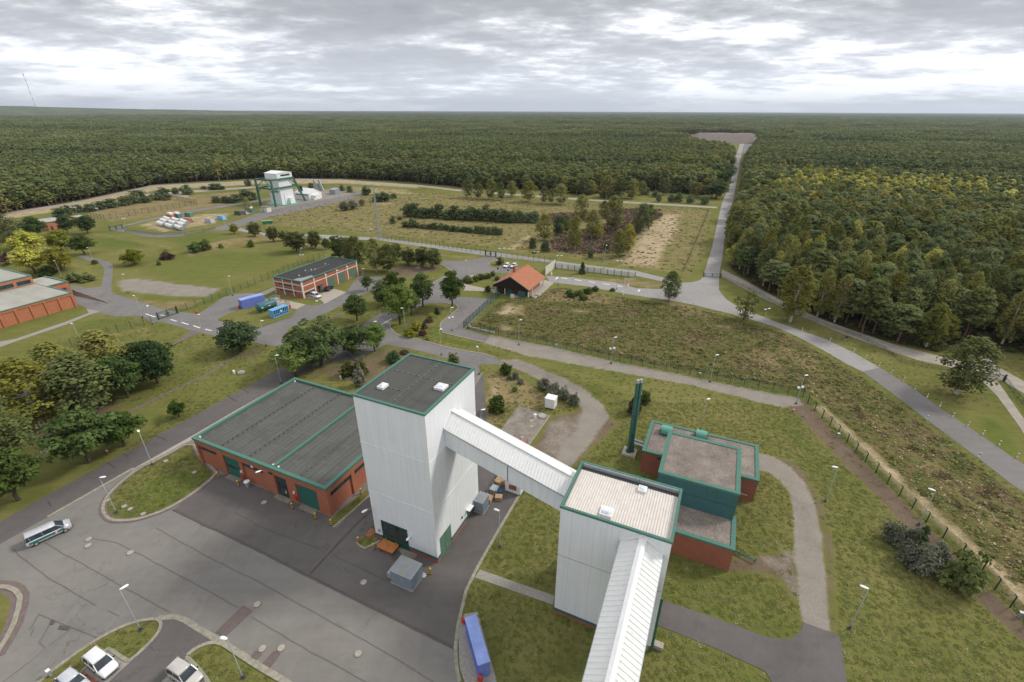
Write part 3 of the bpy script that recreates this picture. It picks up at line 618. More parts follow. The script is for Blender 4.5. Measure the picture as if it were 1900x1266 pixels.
sheet('lawn', M['ground'], ISLW, label='grass plot carrying the blue container and the green tank', cat='lawn', z=0.085)
LOT = [(800, 560), (818, 545), (830, 551), (856, 551), (906, 555), (926, 548), (862, 611), (909, 625), (897, 635), (856, 626), (823, 618), (816.4, 607), (818, 599), (840, 581.6), (851, 572), (846.4, 565.8), (826, 562.7), (791, 563.5)]
sheet('road', M['asphalt_road'], [(669.5, 603.8), (713.7, 577), (760, 550), (799, 528), (813, 520), (838.5, 504), (826, 494.8), (818, 491.6), (822.7, 483.7), (849.6, 484.5), (881, 482), (900, 476.6), (919, 476.6), (919, 482), (905, 490), (913, 496.3), (922, 498.7), (952, 499.5), (951, 507.4), (916, 505.8), (881, 509), (865.4, 514.5), (852.7, 520), (850, 530), (850, 541), (818, 548), (812, 563.5), (791, 563.5), (770, 574), (728, 594.3), (700, 612)], label='asphalt road bending past the trees to the gatehouse', cat='road')
sheet('road', M['asphalt_road'], LOT, label='asphalt turning lot along the green railing fence', cat='road')
sheet('road', M['asphalt_road'], [(700, 612), (728, 594), (723, 602), (725, 610), (734, 620), (748.5, 625), (778.5, 630.6), (818, 641.7), (850, 649.6), (897, 656.7), (939, 669.8), (927.5, 677), (896, 675.5), (886, 679), (890, 692), (880, 700), (851, 674), (818, 662), (786, 653.5), (755, 646.4), (717, 640), (660, 668), (640, 652)], label='asphalt lane sweeping behind the white tower', cat='road')
sheet('path', M['concrete'], [(883, 509.5), (865, 514), (853, 520.5), (852, 526), (858, 534), (861, 539.5), (900, 541), (927, 545.5), (930, 541), (914, 537), (897, 535), (866, 528.5), (859.5, 523), (866, 517), (884, 511.5)], label='pale footpath curving round the shrub bed to the gatehouse', cat='path')
sheet('path', M['concrete'], [(1010, 520), (1029, 524), (1003, 548), (983, 560), (970, 566), (945, 548), (935, 545), (960, 530)], label='concrete forecourt under the gatehouse roof', cat='path')
sheet('road', M['asphalt_light'], [(1012, 512), (1039, 514), (1053, 514.3), (1141, 524.5), (1179, 534.6), (1228, 537), (1234.8, 524), (1120, 499), (1030, 488.7), (925, 476.7), (900, 474.6), (708, 447), (600, 443), (495, 439), (440, 428), (420, 425), (420, 421), (445, 423), (495, 434), (600, 436), (708, 442), (900, 467), (922, 469), (1030, 484), (1072, 490), (1177, 502), (1232, 515.7), (1266, 525), (1285, 524), (1299.5, 520), (1304, 514), (1309, 499), (1321, 460), (1336, 391), (1342, 370), (1352.7, 349.4), (1360.5, 307.4), (1366, 287.5), (1369, 279.8), (1372.6, 267.6), (1381.5, 266.5), (1379, 274), (1376, 287.5), (1372.6, 305), (1366, 340.6), (1360.5, 370), (1348, 412), (1340, 480), (1336, 500.5), (1334, 516), (1334, 538.5), (1339, 546), (1350, 557.4), (1366, 567.7), (1389.6, 578), (1437, 596.5), (1531.6, 629.7), (1584, 654.7), (1632, 682.4), (1600, 690), (1571, 675.8), (1526, 649.5), (1478, 624.5), (1437, 606.4), (1389.6, 592), (1342, 579.5), (1287, 566), (1239.5, 557.4), (1161.5, 546), (1090.7, 532), (1035, 525.7), (1020, 523)], label='pale asphalt access road meeting the long straight forest road', cat='road')
sheet('road', M['asphalt_road'], [(1632, 682.4), (1690, 718), (1747, 760), (1799, 794), (1884, 852.4), (1990, 915), (2080, 1040), (1990, 985), (1900, 915), (1877, 899), (1808.6, 846), (1730, 787), (1663, 736), (1600, 690)], label='newer grey asphalt road descending to the right picture edge', cat='road')
sheet('path', M['gravel'], [(1340, 500), (1380, 520), (1420, 542), (1460, 563), (1530, 595), (1590, 616), (1660, 640), (1750, 663), (1830, 680), (1816, 655), (1826, 655), (1850, 680), (1900, 708), (1980, 750), (1980, 775), (1890, 725), (1862, 708), (1850, 707), (1870, 735), (1900, 778), (1960, 870), (1940, 870), (1890, 790), (1850, 735), (1818, 703), (1760, 681), (1700, 668), (1640, 648), (1560, 618), (1480, 585), (1420, 556), (1370, 530), (1336, 513)], label='unpaved forest track along the right wood edge', cat='track')
sheet('road', M['asphalt_road'], [(205, 424), (228, 423), (240, 428.5), (290, 434), (349, 432), (392, 426), (423, 415), (450, 406), (483, 394), (572, 376), (655, 361), (660, 357), (617, 354.6), (619, 352.5), (662, 355), (673, 361), (664, 367), (597, 382.4), (496, 404), (443, 421.6), (427, 427), (379, 429), (336, 438.6), (297, 441), (265, 439), (240, 432), (205, 428)], label='asphalt ring road round the far white headframe', cat='road')
sheet('road', M['asphalt_road'], [(200, 425), (240, 415.5), (278, 406), (354, 390.6), (480, 371), (520, 365), (520, 368), (480, 374.8), (360, 394), (280, 409), (240, 418.5), (215, 425.5)], label='asphalt lane along the far fenced enclosure', cat='road')
sheet('path', M['gravel'], [(40, 414), (96, 402), (273, 360), (318, 356.5), (480, 346), (520, 343), (520, 345), (480, 348.5), (330, 359.5), (393, 371), (391, 373.5), (312, 362), (276, 363), (98, 405.5), (42, 417)], label='gravel service track behind the far enclosure', cat='track')
sheet('path', M['gravel'], [(-60, 412), (0, 396), (139, 375.5), (278, 344.6), (480, 335.5), (562, 331), (648, 335.5), (774, 343), (850, 352), (1030, 365.5), (1150, 373.5), (1330, 384), (1331, 387), (1150, 376.5), (1030, 368.5), (850, 355), (774, 346), (648, 338.5), (562, 334), (480, 338), (280, 347.5), (141, 379), (0, 399.5), (-60, 416)], label='sandy patrol track along the forest edge', cat='track')
sheet('path', M['paver'], [(-20, 638), (30, 629), (120, 598), (165, 581), (160, 573), (186, 579), (165, 585), (125, 602), (30, 634), (-20, 652)], label='light footpath in front of the long brick building', cat='path')
sheet('path', M['paver'], [(890.5, 1057.5), (1029, 1106), (1026, 1123), (881, 1072)], label='grey paved path to the transfer tower', cat='path')
sheet('path', M['gutter'], [(283, 668), (300, 655), (355, 614), (372, 618), (340, 632), (300, 652), (288, 668)], label='brownish paved path through the birch group', cat='path')
sheet('road', M['asphalt_dark'], [(1220, 1111), (1320, 1145), (1420, 1181.6), (1455, 1187), (1472, 1183), (1487, 1170), (1489, 1154.7), (1558, 1180), (1577, 1300), (1452, 1300), (1420, 1246), (1320, 1200), (1213, 1158)], label='dark asphalt drive right of the conveyor gallery', cat='road')
sheet('road', M['asphalt_road'], [(1381, 268), (1395, 267), (1392, 285), (1378, 286)], label='far asphalt lot at the end of the straight road', cat='road')
slab = sheet('slab', M['concrete_old'], [(961, 755.6), (1020, 772), (977.7, 831), (935, 893), (890, 856), (926, 802)], label='weathered concrete slab behind the gallery', cat='slab')
sheet('slab', M['paver'], [(850, 1161), (862, 1140), (886, 1136), (920, 1258), (925, 1290), (870, 1290), (853, 1240)], label='paved strip carrying the long blue container', cat='slab')
sheet('road', M['asphalt_dark'], [(301, 1160), (297, 1148), (326, 1146), (344, 1152), (374, 1171), (404, 1189), (396, 1192), (374, 1197.5), (354, 1210), (346, 1220), (320, 1245), (290, 1275), (270, 1300), (150, 1300), (200, 1262), (243, 1227), (276, 1197), (296, 1174)], label='dark asphalt entrance of the small car park', cat='road')
sheet('parking_bay', M['paver'], [(203, 1203), (236, 1228), (243, 1228), (202, 1266), (160, 1300), (100, 1300), (128, 1270), (155, 1246), (193, 1210)], label='paved parking bays beside the grass island', cat='parking')
sheet('parking_bay', M['paver'], [(345, 1221), (354, 1228), (374, 1246), (386, 1262), (400, 1300), (260, 1300), (300, 1266)], label='paved parking bay in the bottom left corner', cat='parking')
for px, lb in (([(150, 1252), (155, 1246), (196, 1274), (190, 1279)], 'row'),):
    sheet('paver_row', M['paver_red'], px, parent=bpy.data.objects['parking_bay'], z=0.09)
sheet('parking_bay', M['asphalt_road'], [(925, 494), (958, 492), (966, 500), (930, 502)], label='parking bay of the two white cars', cat='parking')
# gutters, kerbs
kerb(OVAL, 1.0, 0.10, 'reddish gutter band round the oval lawn', True, 'gutter', 0.0, name='gutter')
kerb(OVAL, 0.45, 0.15, 'mossy kerb round the oval lawn', True)
kerb(ISLA[:-1], 1.9, 0.055, 'brown gutter band round the left traffic island', False, 'gutter', name='gutter')
kerb(ISLA[:-1], 0.6, 0.14, 'kerb of the left traffic island', False)
kerb(ISLB, 0.4, 0.14, 'kerb of the grass island beside the parked cars', True)
kerb(ISLC, 0.45, 0.14, 'kerb of the grass corner at the car park entrance', True)
kerb([(293, 1147), (326, 1145), (344, 1151), (374, 1170), (404, 1188), (440, 1210), (500, 1247), (560, 1285)], 0.7, 0.07, 'sett channel across the car park entrance')
kerb([(968, 912), (921, 991), (884, 1057), (865, 1096), (850, 1160), (845, 1203), (848, 1244), (853, 1266)], 0.45, 0.10, 'kerb along the lane right of the tower')
kerb([(723, 602), (725, 610), (734, 620), (748.5, 625), (778.5, 630.6), (818, 641.7), (850, 649.6), (897, 656.7), (939, 669.8)], 0.4, 0.12, 'kerb of the lane behind the tower')
kerb([(897, 635), (856, 626), (823, 618), (816.4, 607), (818, 599), (840, 581.6), (851, 572), (846.4, 565.8), (826, 562.7)], 0.35, 0.12, 'kerb of the turning lot')
kerb([(919, 482), (905, 490), (913, 496.3), (922, 498.7), (935, 498)], 0.4, 0.12, 'kerb of the small island beside the two white cars')
kerb([(799, 528), (813, 520), (838.5, 504), (826, 494.8), (818, 491.6)], 0.4, 0.12, 'kerb of the lime tree lawn')
kerb([(961, 755.6), (1020, 772), (977.7, 831)], 0.3, 0.12, 'kerb of the weathered slab')
kerb([(618, 979), (655, 948), (700, 907)], 0.3, 0.12, 'kerb along the workshop grass strip')
kerb([(662, 1007), (668, 1014), (678, 1018), (705, 1004)], 0.3, 0.12, 'kerb of the small grass plot at the tower door')
# tarred seams and patches of the yard
def seam(px, w, mat='asphalt_seal', wig=0.12, parent=None, z=None):
    pts = densify(PX(px), 1.5); rr = random.Random(len(px) * 13 + int(px[0][0]))
    pts = [p + np.array([rr.gauss(0, wig), rr.gauss(0, wig)]) if 0 < i < len(pts) - 1 else p for i, p in enumerate(pts)]
    SEAM[0] += 1; z = 0.088 + 0.0004 * SEAM[0] if z is None else z
    mb = MB(); strip(mb, pts, w, z - 0.0003, z); mb.build('seam', M[mat], parent or yard)
seam([(321, 946), (480, 1022), (567, 1066), (845, 1204)], 0.34, wig=0.03)
seam([(571, 1066), (637.6, 994), (686, 945)], 0.32, 'asphalt_patch', 0.02); seam([(576, 1066), (642, 995), (690, 948)], 0.08)
for s_ in ([(22, 1018), (38, 1033), (90, 1072), (141.5, 1103), (178, 1124)], [(200, 1133), (222, 1144)], [(83, 1007), (130, 1034), (177, 1060), (240, 1095), (316, 1137)], [(170, 1000), (215, 1007), (300, 1050), (370, 1088), (442, 1128)], [(468, 1146), (560, 1200), (640, 1244), (690, 1272)], [(290, 980), (341, 1009), (400, 1041), (480, 1080), (560, 1125), (640, 1168), (720, 1214), (804, 1266)], [(437, 952), (500, 985), (577, 1012), (600, 1022)], [(617, 1030), (660, 1050), (720, 1080)], [(72, 1140), (120, 1160), (181, 1184)], [(72, 1141), (56, 1170)], [(97, 1150), (73, 1193), (85, 1203), (60, 1225), (6, 1266)], [(132, 1168), (92, 1198)], [(64, 1165), (58, 1180)]):
    seam(s_, 0.05, 'asphalt_seam', 0.035)
for px, mt in (([(451, 1124), (468, 1134), (418, 1182), (400, 1174)], 'asphalt_patch'), ([(474, 1208), (486, 1215), (476, 1226), (465, 1220)], 'asphalt_patch'), ([(509, 1208), (520, 1214), (501, 1240), (487, 1232)], 'asphalt_patch'), ([(96, 1150), (103, 1154), (99, 1160), (92, 1160)], 'asphalt_seal'), ([(112, 1160), (131, 1166), (126, 1170), (108, 1168)], 'asphalt_seal')):
    SEAM[0] += 1; sheet('patch', M[mt], px, parent=yard, z=0.088 + 0.0004 * SEAM[0])
for s_ in ([(90, 930), (95, 940)], [(200, 858), (215, 868)], [(230, 842), (240, 848)], [(290, 810), (310, 818)], [(420, 732), (440, 745)], [(445, 720), (462, 730)]): seam(s_, 0.10)
# painted lane marks
for i, (a, b_) in enumerate([((317, 593.5), (328, 597)), ((337, 599), (350, 603)), ((359, 605), (371.5, 609.5)), ((381, 611.5), (393, 614.5)), ((403.5, 616), (416, 620)), ((381, 611), (381.5, 611.2)), ((270, 583), (288, 589)), ((298, 585), (305, 587))]):
    mb = MB(); strip(mb, PX([a, b_]), 0.45, 0.10, 0.106); 
    if i != 5: mb.build('lane_mark', M['mark_white'], bpy.data.objects['road.001'])
ROAD_ACCESS = next(o for o in bpy.data.objects if o.get('label', '').startswith('pale asphalt access'))
for a, b_ in [((1041, 516), (1053, 518)), ((1066, 519.5), (1079, 521.5)), ((1092, 523), (1105, 525.5)), ((1118, 527), (1132, 529)), ((1145, 531), (1154, 532.5)), ((1031, 519), (1036, 514.5)), ((1184, 542), (1187, 538))]:
    mb = MB(); strip(mb, PX([a, b_]), 0.7, 0.10, 0.106); mb.build('lane_mark', M['mark_white'], ROAD_ACCESS)
mb = MB(); strip(mb, PX([(704.5, 605), (727, 592)]), 0.3, 0.10, 0.106); mb.build('lane_mark', M['mark_white'], bpy.data.objects['road.005'] if 'road.005' in bpy.data.objects else ROAD_ACCESS)
kerb([(88, 960), (150, 925), (248, 869)], 0.5, 0.105, 'pale sett line between the road and the yard', False, 'kerb', name='sett_line')
# manhole covers
ORD = 'first second third fourth fifth sixth seventh eighth ninth tenth eleventh twelfth thirteenth fourteenth fifteenth sixteenth seventeenth eighteenth nineteenth twentieth'.split()
def nth(i, label): return ORD[i] + ' ' + label + ' counted from the left'
def manholes(lst, label, grp, r=0.50):
    for i, (u, v) in enumerate(sorted(lst)):
        g = P(u, v); e = empty('manhole_cover', (g[0], g[1], 0.0), random.random() * 3, nth(i, label), 'manhole', grp)
        MB().lathe([(r, 0.0), (r, 0.104)], 18).build('ring', M['concrete_old'], e); MB().lathe([(r * 0.8, 0.05), (r * 0.8, 0.109)], 18).build('lid', M['concrete'], e)
manholes([(165, 1001), (164, 1013), (242, 1026), (477.5, 1122), (487, 1204), (522, 1203), (665, 1213), (675, 1081), (490, 933)], 'round concrete manhole cover set in the yard asphalt', 'manhole covers in the yard')
manholes([(200, 929), (231, 940), (242, 945), (266, 954), (308, 856), (361, 877)], 'small round cover set in the oval lawn', 'covers in the oval lawn', 0.42)
manholes([(986, 782), (986, 791.5), (969, 812)], 'dark round cover set in the weathered slab', 'covers in the slab', 0.42)
# ---------------------------------------------------------------- foliage library
def quads_mesh(name, C, Nrm, size, tint, mats, trunk=None, asp=1.0, rng=None):
    """many small leaf-clump faces: centres C, normals Nrm, edge lengths size"""
    n = len(C); rng = rng or RNG
    a = rng.normal(size=(n, 3)); a -= (a * Nrm).sum(1, keepdims=True) * Nrm; a /= np.linalg.norm(a, axis=1, keepdims=True) + 1e-9
    b = np.cross(Nrm, a); s = size[:, None] * 0.5
    j = lambda: 1 + rng.normal(size=(n, 1)) * 0.22
    V = np.stack([C - a * s * j() - b * s * asp * j(), C + a * s * j() - b * s * asp * j() * 0.7, C + a * s * j() * 0.8 + b * s * asp * j(), C - a * s * j() * 0.6 + b * s * asp * j()], 1)
    V[:, 2] += Nrm * s * 0.25
    V = V.reshape(-1, 3); F = np.arange(4 * n).reshape(n, 4); T = np.repeat(tint, 4); mi = np.zeros(n, int)
    if trunk is not None and len(trunk.v):
        tv = np.array(trunk.v); V = np.vstack([V, tv]); T = np.concatenate([T, np.full(len(tv), .5)])
    me = bpy.data.meshes.new(name)
    faces = F.tolist() + ([tuple(i + 4 * n for i in f) for f in trunk.f] if trunk is not None else [])
    me.from_pydata(V.tolist(), [], faces); me.update()
    for m in mats: me.materials.append(m)
    if trunk is not None and len(mats) > 1:
        arr = np.zeros(len(me.polygons), np.int32); arr[n:] = 1; me.polygons.foreach_set('material_index', arr)
    at = me.attributes.new('tint', 'FLOAT', 'POINT'); at.data.foreach_set('value', T.astype(np.float32))
    return me
def unit(v): return v / (np.linalg.norm(v, axis=1, keepdims=True) + 1e-9)
def blobs_to_leaves(centers, radii, per, leaf, rng, flat=0.75, up=0.75, jitter=0.3):
    nb = len(centers); k = per
    d = unit(rng.normal(size=(nb, k, 3)).reshape(-1, 3)).reshape(nb, k, 3)
    d[:, :, 2] = np.where(d[:, :, 2] < -0.35, -d[:, :, 2] * 0.6, d[:, :, 2])
    rr = radii[:, None, None] * (0.72 + 0.35 * rng.random((nb, k, 1)))
    off = d * rr; off[:, :, 2] *= flat
    C = (centers[:, None, :] + off).reshape(-1, 3)
    Nn = unit((d + np.array([0, 0, up]) + rng.normal(size=d.shape) * jitter).reshape(-1, 3))
    bt = rng.random((nb, 1)) * 0.6; T = np.clip(bt + rng.random((nb, k)) * 0.4, 0, 1).reshape(-1)
    S = leaf * (0.65 + 0.7 * rng.random(nb * k))
    return C, Nn, S, T
def crown_blobs(kind, h, w, n, rng):
    """blob centres and radii for a crown of total tree height h, width w"""
    R = w / 2
    if kind == 'round':      # maple, oak, lime : crown from 0.22h to h
        z0, z1 = 0.18 * h, h; cz = (z0 + z1) / 2; hz = (z1 - z0) / 2
        d = unit(rng.normal(size=(n, 3))); r = rng.random(n) ** 0.45
        lob = 1 + 0.22 * np.sin(3 * np.arctan2(d[:, 1], d[:, 0]) + rng.random() * 6) * (1 - d[:, 2] ** 2) + 0.12 * rng.normal(size=n)
        c = d * (r * lob)[:, None]; zz = c[:, 2]
        taper = np.where(zz < 0, 1 - 0.30 * zz ** 2, 1 - 0.18 * zz)
        C = np.stack([c[:, 0] * R * 0.82 * taper, c[:, 1] * R * 0.82 * taper, cz + c[:, 2] * hz * 0.84], 1)
        rad_ = R * (0.20 + 0.13 * rng.random(n))
    elif kind == 'low':      # crown reaching almost to the ground
        d = unit(rng.normal(size=(n, 3))); r = rng.random(n) ** 0.42; az = np.arctan2(d[:, 1], d[:, 0]); lob = 1 + 0.14 * np.sin(4 * az + rng.random() * 6) + 0.10 * rng.normal(size=n)
        c = d * (r * lob)[:, None]; C = np.stack([c[:, 0] * R * 0.84, c[:, 1] * R * 0.84, 0.52 * h + c[:, 2] * h * 0.40], 1); rad_ = R * (0.18 + 0.12 * rng.random(n))
    elif kind == 'tall':     # birch : narrow crown, drooping
        z0, z1 = 0.16 * h, h; t = rng.random(n) ** 0.9; prof = np.sin(np.clip(t * 0.93 + 0.07, 0, 1) * math.pi) ** 0.65
        an = rng.random(n) * 2 * math.pi; r = rng.random(n) ** 0.5 * prof * R * 0.92
        C = np.stack([r * np.cos(an), r * np.sin(an), z0 + t * (z1 - z0) - 0.04 * h], 1); rad_ = R * (0.20 + 0.14 * rng.random(n))
    elif kind == 'pine':     # tiered crown on the upper part of a bare stem
        z0, z1 = 0.34 * h, h; t = rng.random(n) ** 0.9
        prof = np.minimum(1.0, 0.30 + 1.5 * (1 - t) ** 0.8) * np.minimum(1, 0.6 + 1.8 * t); an = rng.random(n) * 2 * math.pi; r = (0.25 + 0.75 * rng.random(n) ** 0.6) * prof * R * 0.9
        tier = np.round(t * 6) / 6 * 0.25 + t * 0.75
        C = np.stack([r * np.cos(an), r * np.sin(an), z0 + tier * (z1 - z0) - 0.02 * h - 0.10 * r], 1); rad_ = R * (0.20 + 0.14 * rng.random(n))
    elif kind == 'bush':     # shrub or young conifer down to the ground
        d = unit(rng.normal(size=(n, 3))); d[:, 2] = np.abs(d[:, 2]); r = rng.random(n) ** 0.4; lob = 1 + 0.16 * rng.normal(size=n)
        c = d * (r * lob)[:, None]; C = np.stack([c[:, 0] * R * 0.8, c[:, 1] * R * 0.8, 0.10 * h + c[:, 2] * h * 0.74], 1); rad_ = np.full(n, R) * (0.22 + 0.12 * rng.random(n))
    elif kind == 'cone':     # yew, thuja, young spruce
        t = rng.random(n) ** 1.3; an = rng.random(n) * 2 * math.pi; r = rng.random(n) ** 0.45 * R * 0.85 * (1 - 0.78 * t)
        C = np.stack([r * np.cos(an), r * np.sin(an), 0.05 * h + t * h * 0.88], 1); rad_ = R * (0.20 + 0.12 * rng.random(n)) * (1 - 0.5 * t)
    return C, rad_
def trunk_mb(kind, h, rng):
    mb = MB(); r0 = {'round': 0.030, 'tall': 0.019, 'pine': 0.016, 'bush': 0.02, 'low': 0.028, 'cone': 0.02}[kind] * h * (1.0 if h > 8 else 1.2)
    top = {'round': 0.62, 'tall': 0.92, 'pine': 0.93, 'bush': 0.35, 'low': 0.6, 'cone': 0.6}[kind] * h
    p = Vector((0, 0, -0.3)); seg = 5; lean = Vector((rng.normal() * 0.015, rng.normal() * 0.015, 0)) * h; pts = [p]
    for i in range(1, seg + 1):
        t = i / seg; pts.append(Vector((lean.x * t + rng.normal() * 0.008 * h, lean.y * t + rng.normal() * 0.008 * h, top * t)))
    for i in range(seg): mb.tube(pts[i], pts[i + 1], r0 * (1 - 0.8 * i / seg) + 0.015, r0 * (1 - 0.8 * (i + 1) / seg) + 0.012, 7, False)
    nl = {'round': 7, 'tall': 11, 'pine': 5, 'bush': 4, 'low': 6, 'cone': 0}[kind]
    for i in range(nl):
        t = rng.uniform(0.30, 0.72 if kind == 'tall' else 0.9); b = pts[min(seg - 1, int(t * seg))].lerp(pts[min(seg, int(t * seg) + 1)], 0.5); an = rng.uniform(0, 6.28)
        L = h * {'round': 0.30, 'tall': 0.16, 'pine': 0.14, 'bush': 0.3, 'low': 0.26, 'cone': 0.1}[kind] * rng.uniform(0.7, 1.1)
        e = b + Vector((math.cos(an) * L, math.sin(an) * L, L * {'round': 0.8, 'tall': 0.75, 'pine': 0.15, 'bush': 1, 'low': 0.8, 'cone': 0.3}[kind])); mb.tube(b, e, r0 * 0.38, r0 * 0.10, 5, False)
    return mb
PROTO = {}
def proto(kind, mat, var, h=10.0, w=7.0, nb=70, per=26, leaf=0.5, flat=0.75, bark='bark'):
    key = (kind, mat, var, nb, per, leaf)
    if key not in PROTO:
        rng = np.random.default_rng(hash((kind, var, nb)) % 99991 if False else (sum(map(ord, kind)) * 31 + sum(map(ord, mat)) * 7 + var * 101 + nb))
        C, r = crown_blobs(kind, h, w, nb, rng); c, n_, s, t = blobs_to_leaves(C, r, per, leaf, rng, flat)
        if kind == 'tall':
            c[:, 2] -= rng.random(len(c)) * 0.05 * h
        PROTO[key] = (quads_mesh('crown', c, n_, s, t, [M[mat]], rng=rng), trunk_mb(kind, h, rng).mesh('trunk', M[bark]), h, w)
    return PROTO[key]
KINDS = {  # name: (shape, leaf material, bark, base h, base w, blobs, leaves per blob, leaf size, flatness)
    'maple': ('round', 'lf_maple', 'bark', 10, 9, 110, 60, 0.34, 0.7), 'bright_maple': ('round', 'lf_bright', 'bark', 10, 8.5, 110, 60, 0.34, 0.7),
    'oak': ('low', 'lf_oak', 'bark', 11, 10, 130, 56, 0.36, 0.75), 'lime': ('low', 'lf_lime', 'bark', 9, 8, 140, 46, 0.32, 0.85),
    'autumn': ('round', 'lf_yellow', 'bark', 9, 9, 110, 56, 0.36, 0.75), 'turning': ('low', 'lf_yellowgreen', 'bark', 9, 9, 110, 56, 0.36, 0.75),
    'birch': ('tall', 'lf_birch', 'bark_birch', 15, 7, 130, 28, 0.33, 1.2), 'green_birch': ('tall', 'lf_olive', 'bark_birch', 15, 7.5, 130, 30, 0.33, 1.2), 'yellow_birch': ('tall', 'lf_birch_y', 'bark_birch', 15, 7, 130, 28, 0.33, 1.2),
    'pine': ('pine', 'lf_pine', 'bark_pine', 16, 6.8, 120, 26, 0.42, 0.75), 'young_pine': ('bush', 'lf_pine_blue', 'bark_pine', 6, 6, 90, 22, 0.40, 0.8), 'pine_tree': ('low', 'lf_dark', 'bark_pine', 8, 9, 140, 44, 0.32, 0.55),
    'spruce': ('cone', 'lf_dark', 'bark_pine', 8, 6, 90, 20, 0.42, 0.6), 'yew': ('bush', 'lf_dark', 'bark', 4, 4, 90, 24, 0.26, 0.9), 'olive_yew': ('bush', 'lf_lime', 'bark', 4, 4, 90, 24, 0.26, 0.9),
    'thuja': ('cone', 'lf_dark', 'bark', 4.5, 2.6, 90, 18, 0.24, 1.2), 'grey_shrub': ('bush', 'lf_grey', 'bark', 3, 4, 80, 22, 0.26, 0.8), 'green_shrub': ('bush', 'lf_maple', 'bark', 3, 4, 70, 22, 0.30, 0.8),
    'bright_shrub': ('bush', 'lf_bright', 'bark', 2, 3, 60, 20, 0.26, 0.8), 'red_shrub': ('bush', 'lf_red', 'bark', 1.5, 3, 60, 20, 0.22, 0.8), 'olive_shrub': ('bush', 'lf_olive', 'bark', 3, 4, 70, 22, 0.30, 0.85), 'yellow_shrub': ('bush', 'lf_yellowgreen', 'bark', 2, 3, 70, 20, 0.26, 0.8),
    'willow': ('tall', 'lf_grey', 'bark', 7, 6, 90, 22, 0.36, 1.0),
}
def put_tree(x, y, kind, h, w, name, label, cat, group=None, var=None, part='crown', z=None):
    sh, lf, bark, bh, bw, nb, per, leaf, flat = KINDS[kind]
    var = random.randrange(3) if var is None else var
    cr, tr, _, _ = proto(sh, lf, var, bh, bw, nb, per, leaf, flat, bark)
    e = empty(name, (x, y, gz(x, y) if z is None else z), random.uniform(0, 6.28), label, cat, group)
    e.scale = (w / bw, w / bw, h / bh)
    inst('trunk' if sh != 'bush' else 'stem', tr, e); inst(part, cr, e)
    return e
def top_h(u, v, tv):
    g = P(u, v); lo, hi = 0.2, 45.0
    for _ in range(40):
        m_ = (lo + hi) / 2; d = np.array([g[0], g[1], m_]) - CAMP; vv = CY - F_PX * (d @ UPV) / (d @ FW)
        if vv > tv: lo = m_
        else: hi = m_
    return (lo + hi) / 2
def tree_px(u, v, tv, wpx, kind, name, label, cat='tree', group=None, var=None, part='crown'):
    g = P(u, v); d = g - CAMP; dep = d @ FW
    h = top_h(u, v, tv); w = wpx * dep / F_PX
    return put_tree(g[0], g[1], kind, h, w, name, label, cat, group, var, part)

# ---------------------------------------------------------------- instancing of the uncountable rest
PCOL = {}
def proto_collection(key, meshes):
    c = bpy.data.collections.new('source_' + key)
    for i, me in enumerate(meshes):
        c.objects.link(bpy.data.objects.new('src_%s_%02d' % (key, i), me))
    return c
def scatter(name, coll, pts, rot, scl, idx, label, cat):
    me = bpy.data.meshes.new(name); me.from_pydata(pts.tolist(), [], [])
    a = me.attributes.new('rotz', 'FLOAT', 'POINT'); a.data.foreach_set('value', rot.astype(np.float32))
    a = me.attributes.new('scl', 'FLOAT_VECTOR', 'POINT'); a.data.foreach_set('vector', scl.astype(np.float32).ravel())
    a = me.attributes.new('pick', 'INT', 'POINT'); a.data.foreach_set('value', idx.astype(np.int32))
    o = bpy.data.objects.new(name, me); link(o); props(o, label, cat, kind='stuff')
    g = bpy.data.node_groups.new(name, 'GeometryNodeTree'); g.interface.new_socket('Geometry', in_out='INPUT', socket_type='NodeSocketGeometry'); g.interface.new_socket('Geometry', in_out='OUTPUT', socket_type='NodeSocketGeometry')
    gi = g.nodes.new('NodeGroupInput'); go = g.nodes.new('NodeGroupOutput')
    ci = g.nodes.new('GeometryNodeCollectionInfo'); ci.inputs['Collection'].default_value = coll; ci.inputs['Separate Children'].default_value = True; ci.inputs['Reset Children'].default_value = True
    ip = g.nodes.new('GeometryNodeInstanceOnPoints'); ip.inputs['Pick Instance'].default_value = True
    def na(nm, typ):
        n = g.nodes.new('GeometryNodeInputNamedAttribute'); n.data_type = typ; n.inputs['Name'].default_value = nm; return n.outputs['Attribute']
    cb = g.nodes.new('ShaderNodeCombineXYZ'); g.links.new(na('rotz', 'FLOAT'), cb.inputs[2]); er = g.nodes.new('FunctionNodeEulerToRotation'); g.links.new(cb.outputs[0], er.inputs[0])
    g.links.new(gi.outputs[0], ip.inputs['Points']); g.links.new(ci.outputs[0], ip.inputs['Instance']); g.links.new(na('pick', 'INT'), ip.inputs['Instance Index'])
    g.links.new(er.outputs[0], ip.inputs['Rotation']); g.links.new(na('scl', 'FLOAT_VECTOR'), ip.inputs['Scale']); g.links.new(ip.outputs[0], go.inputs[0])
    md = o.modifiers.new('instances', 'NODES'); md.node_group = g
    return o

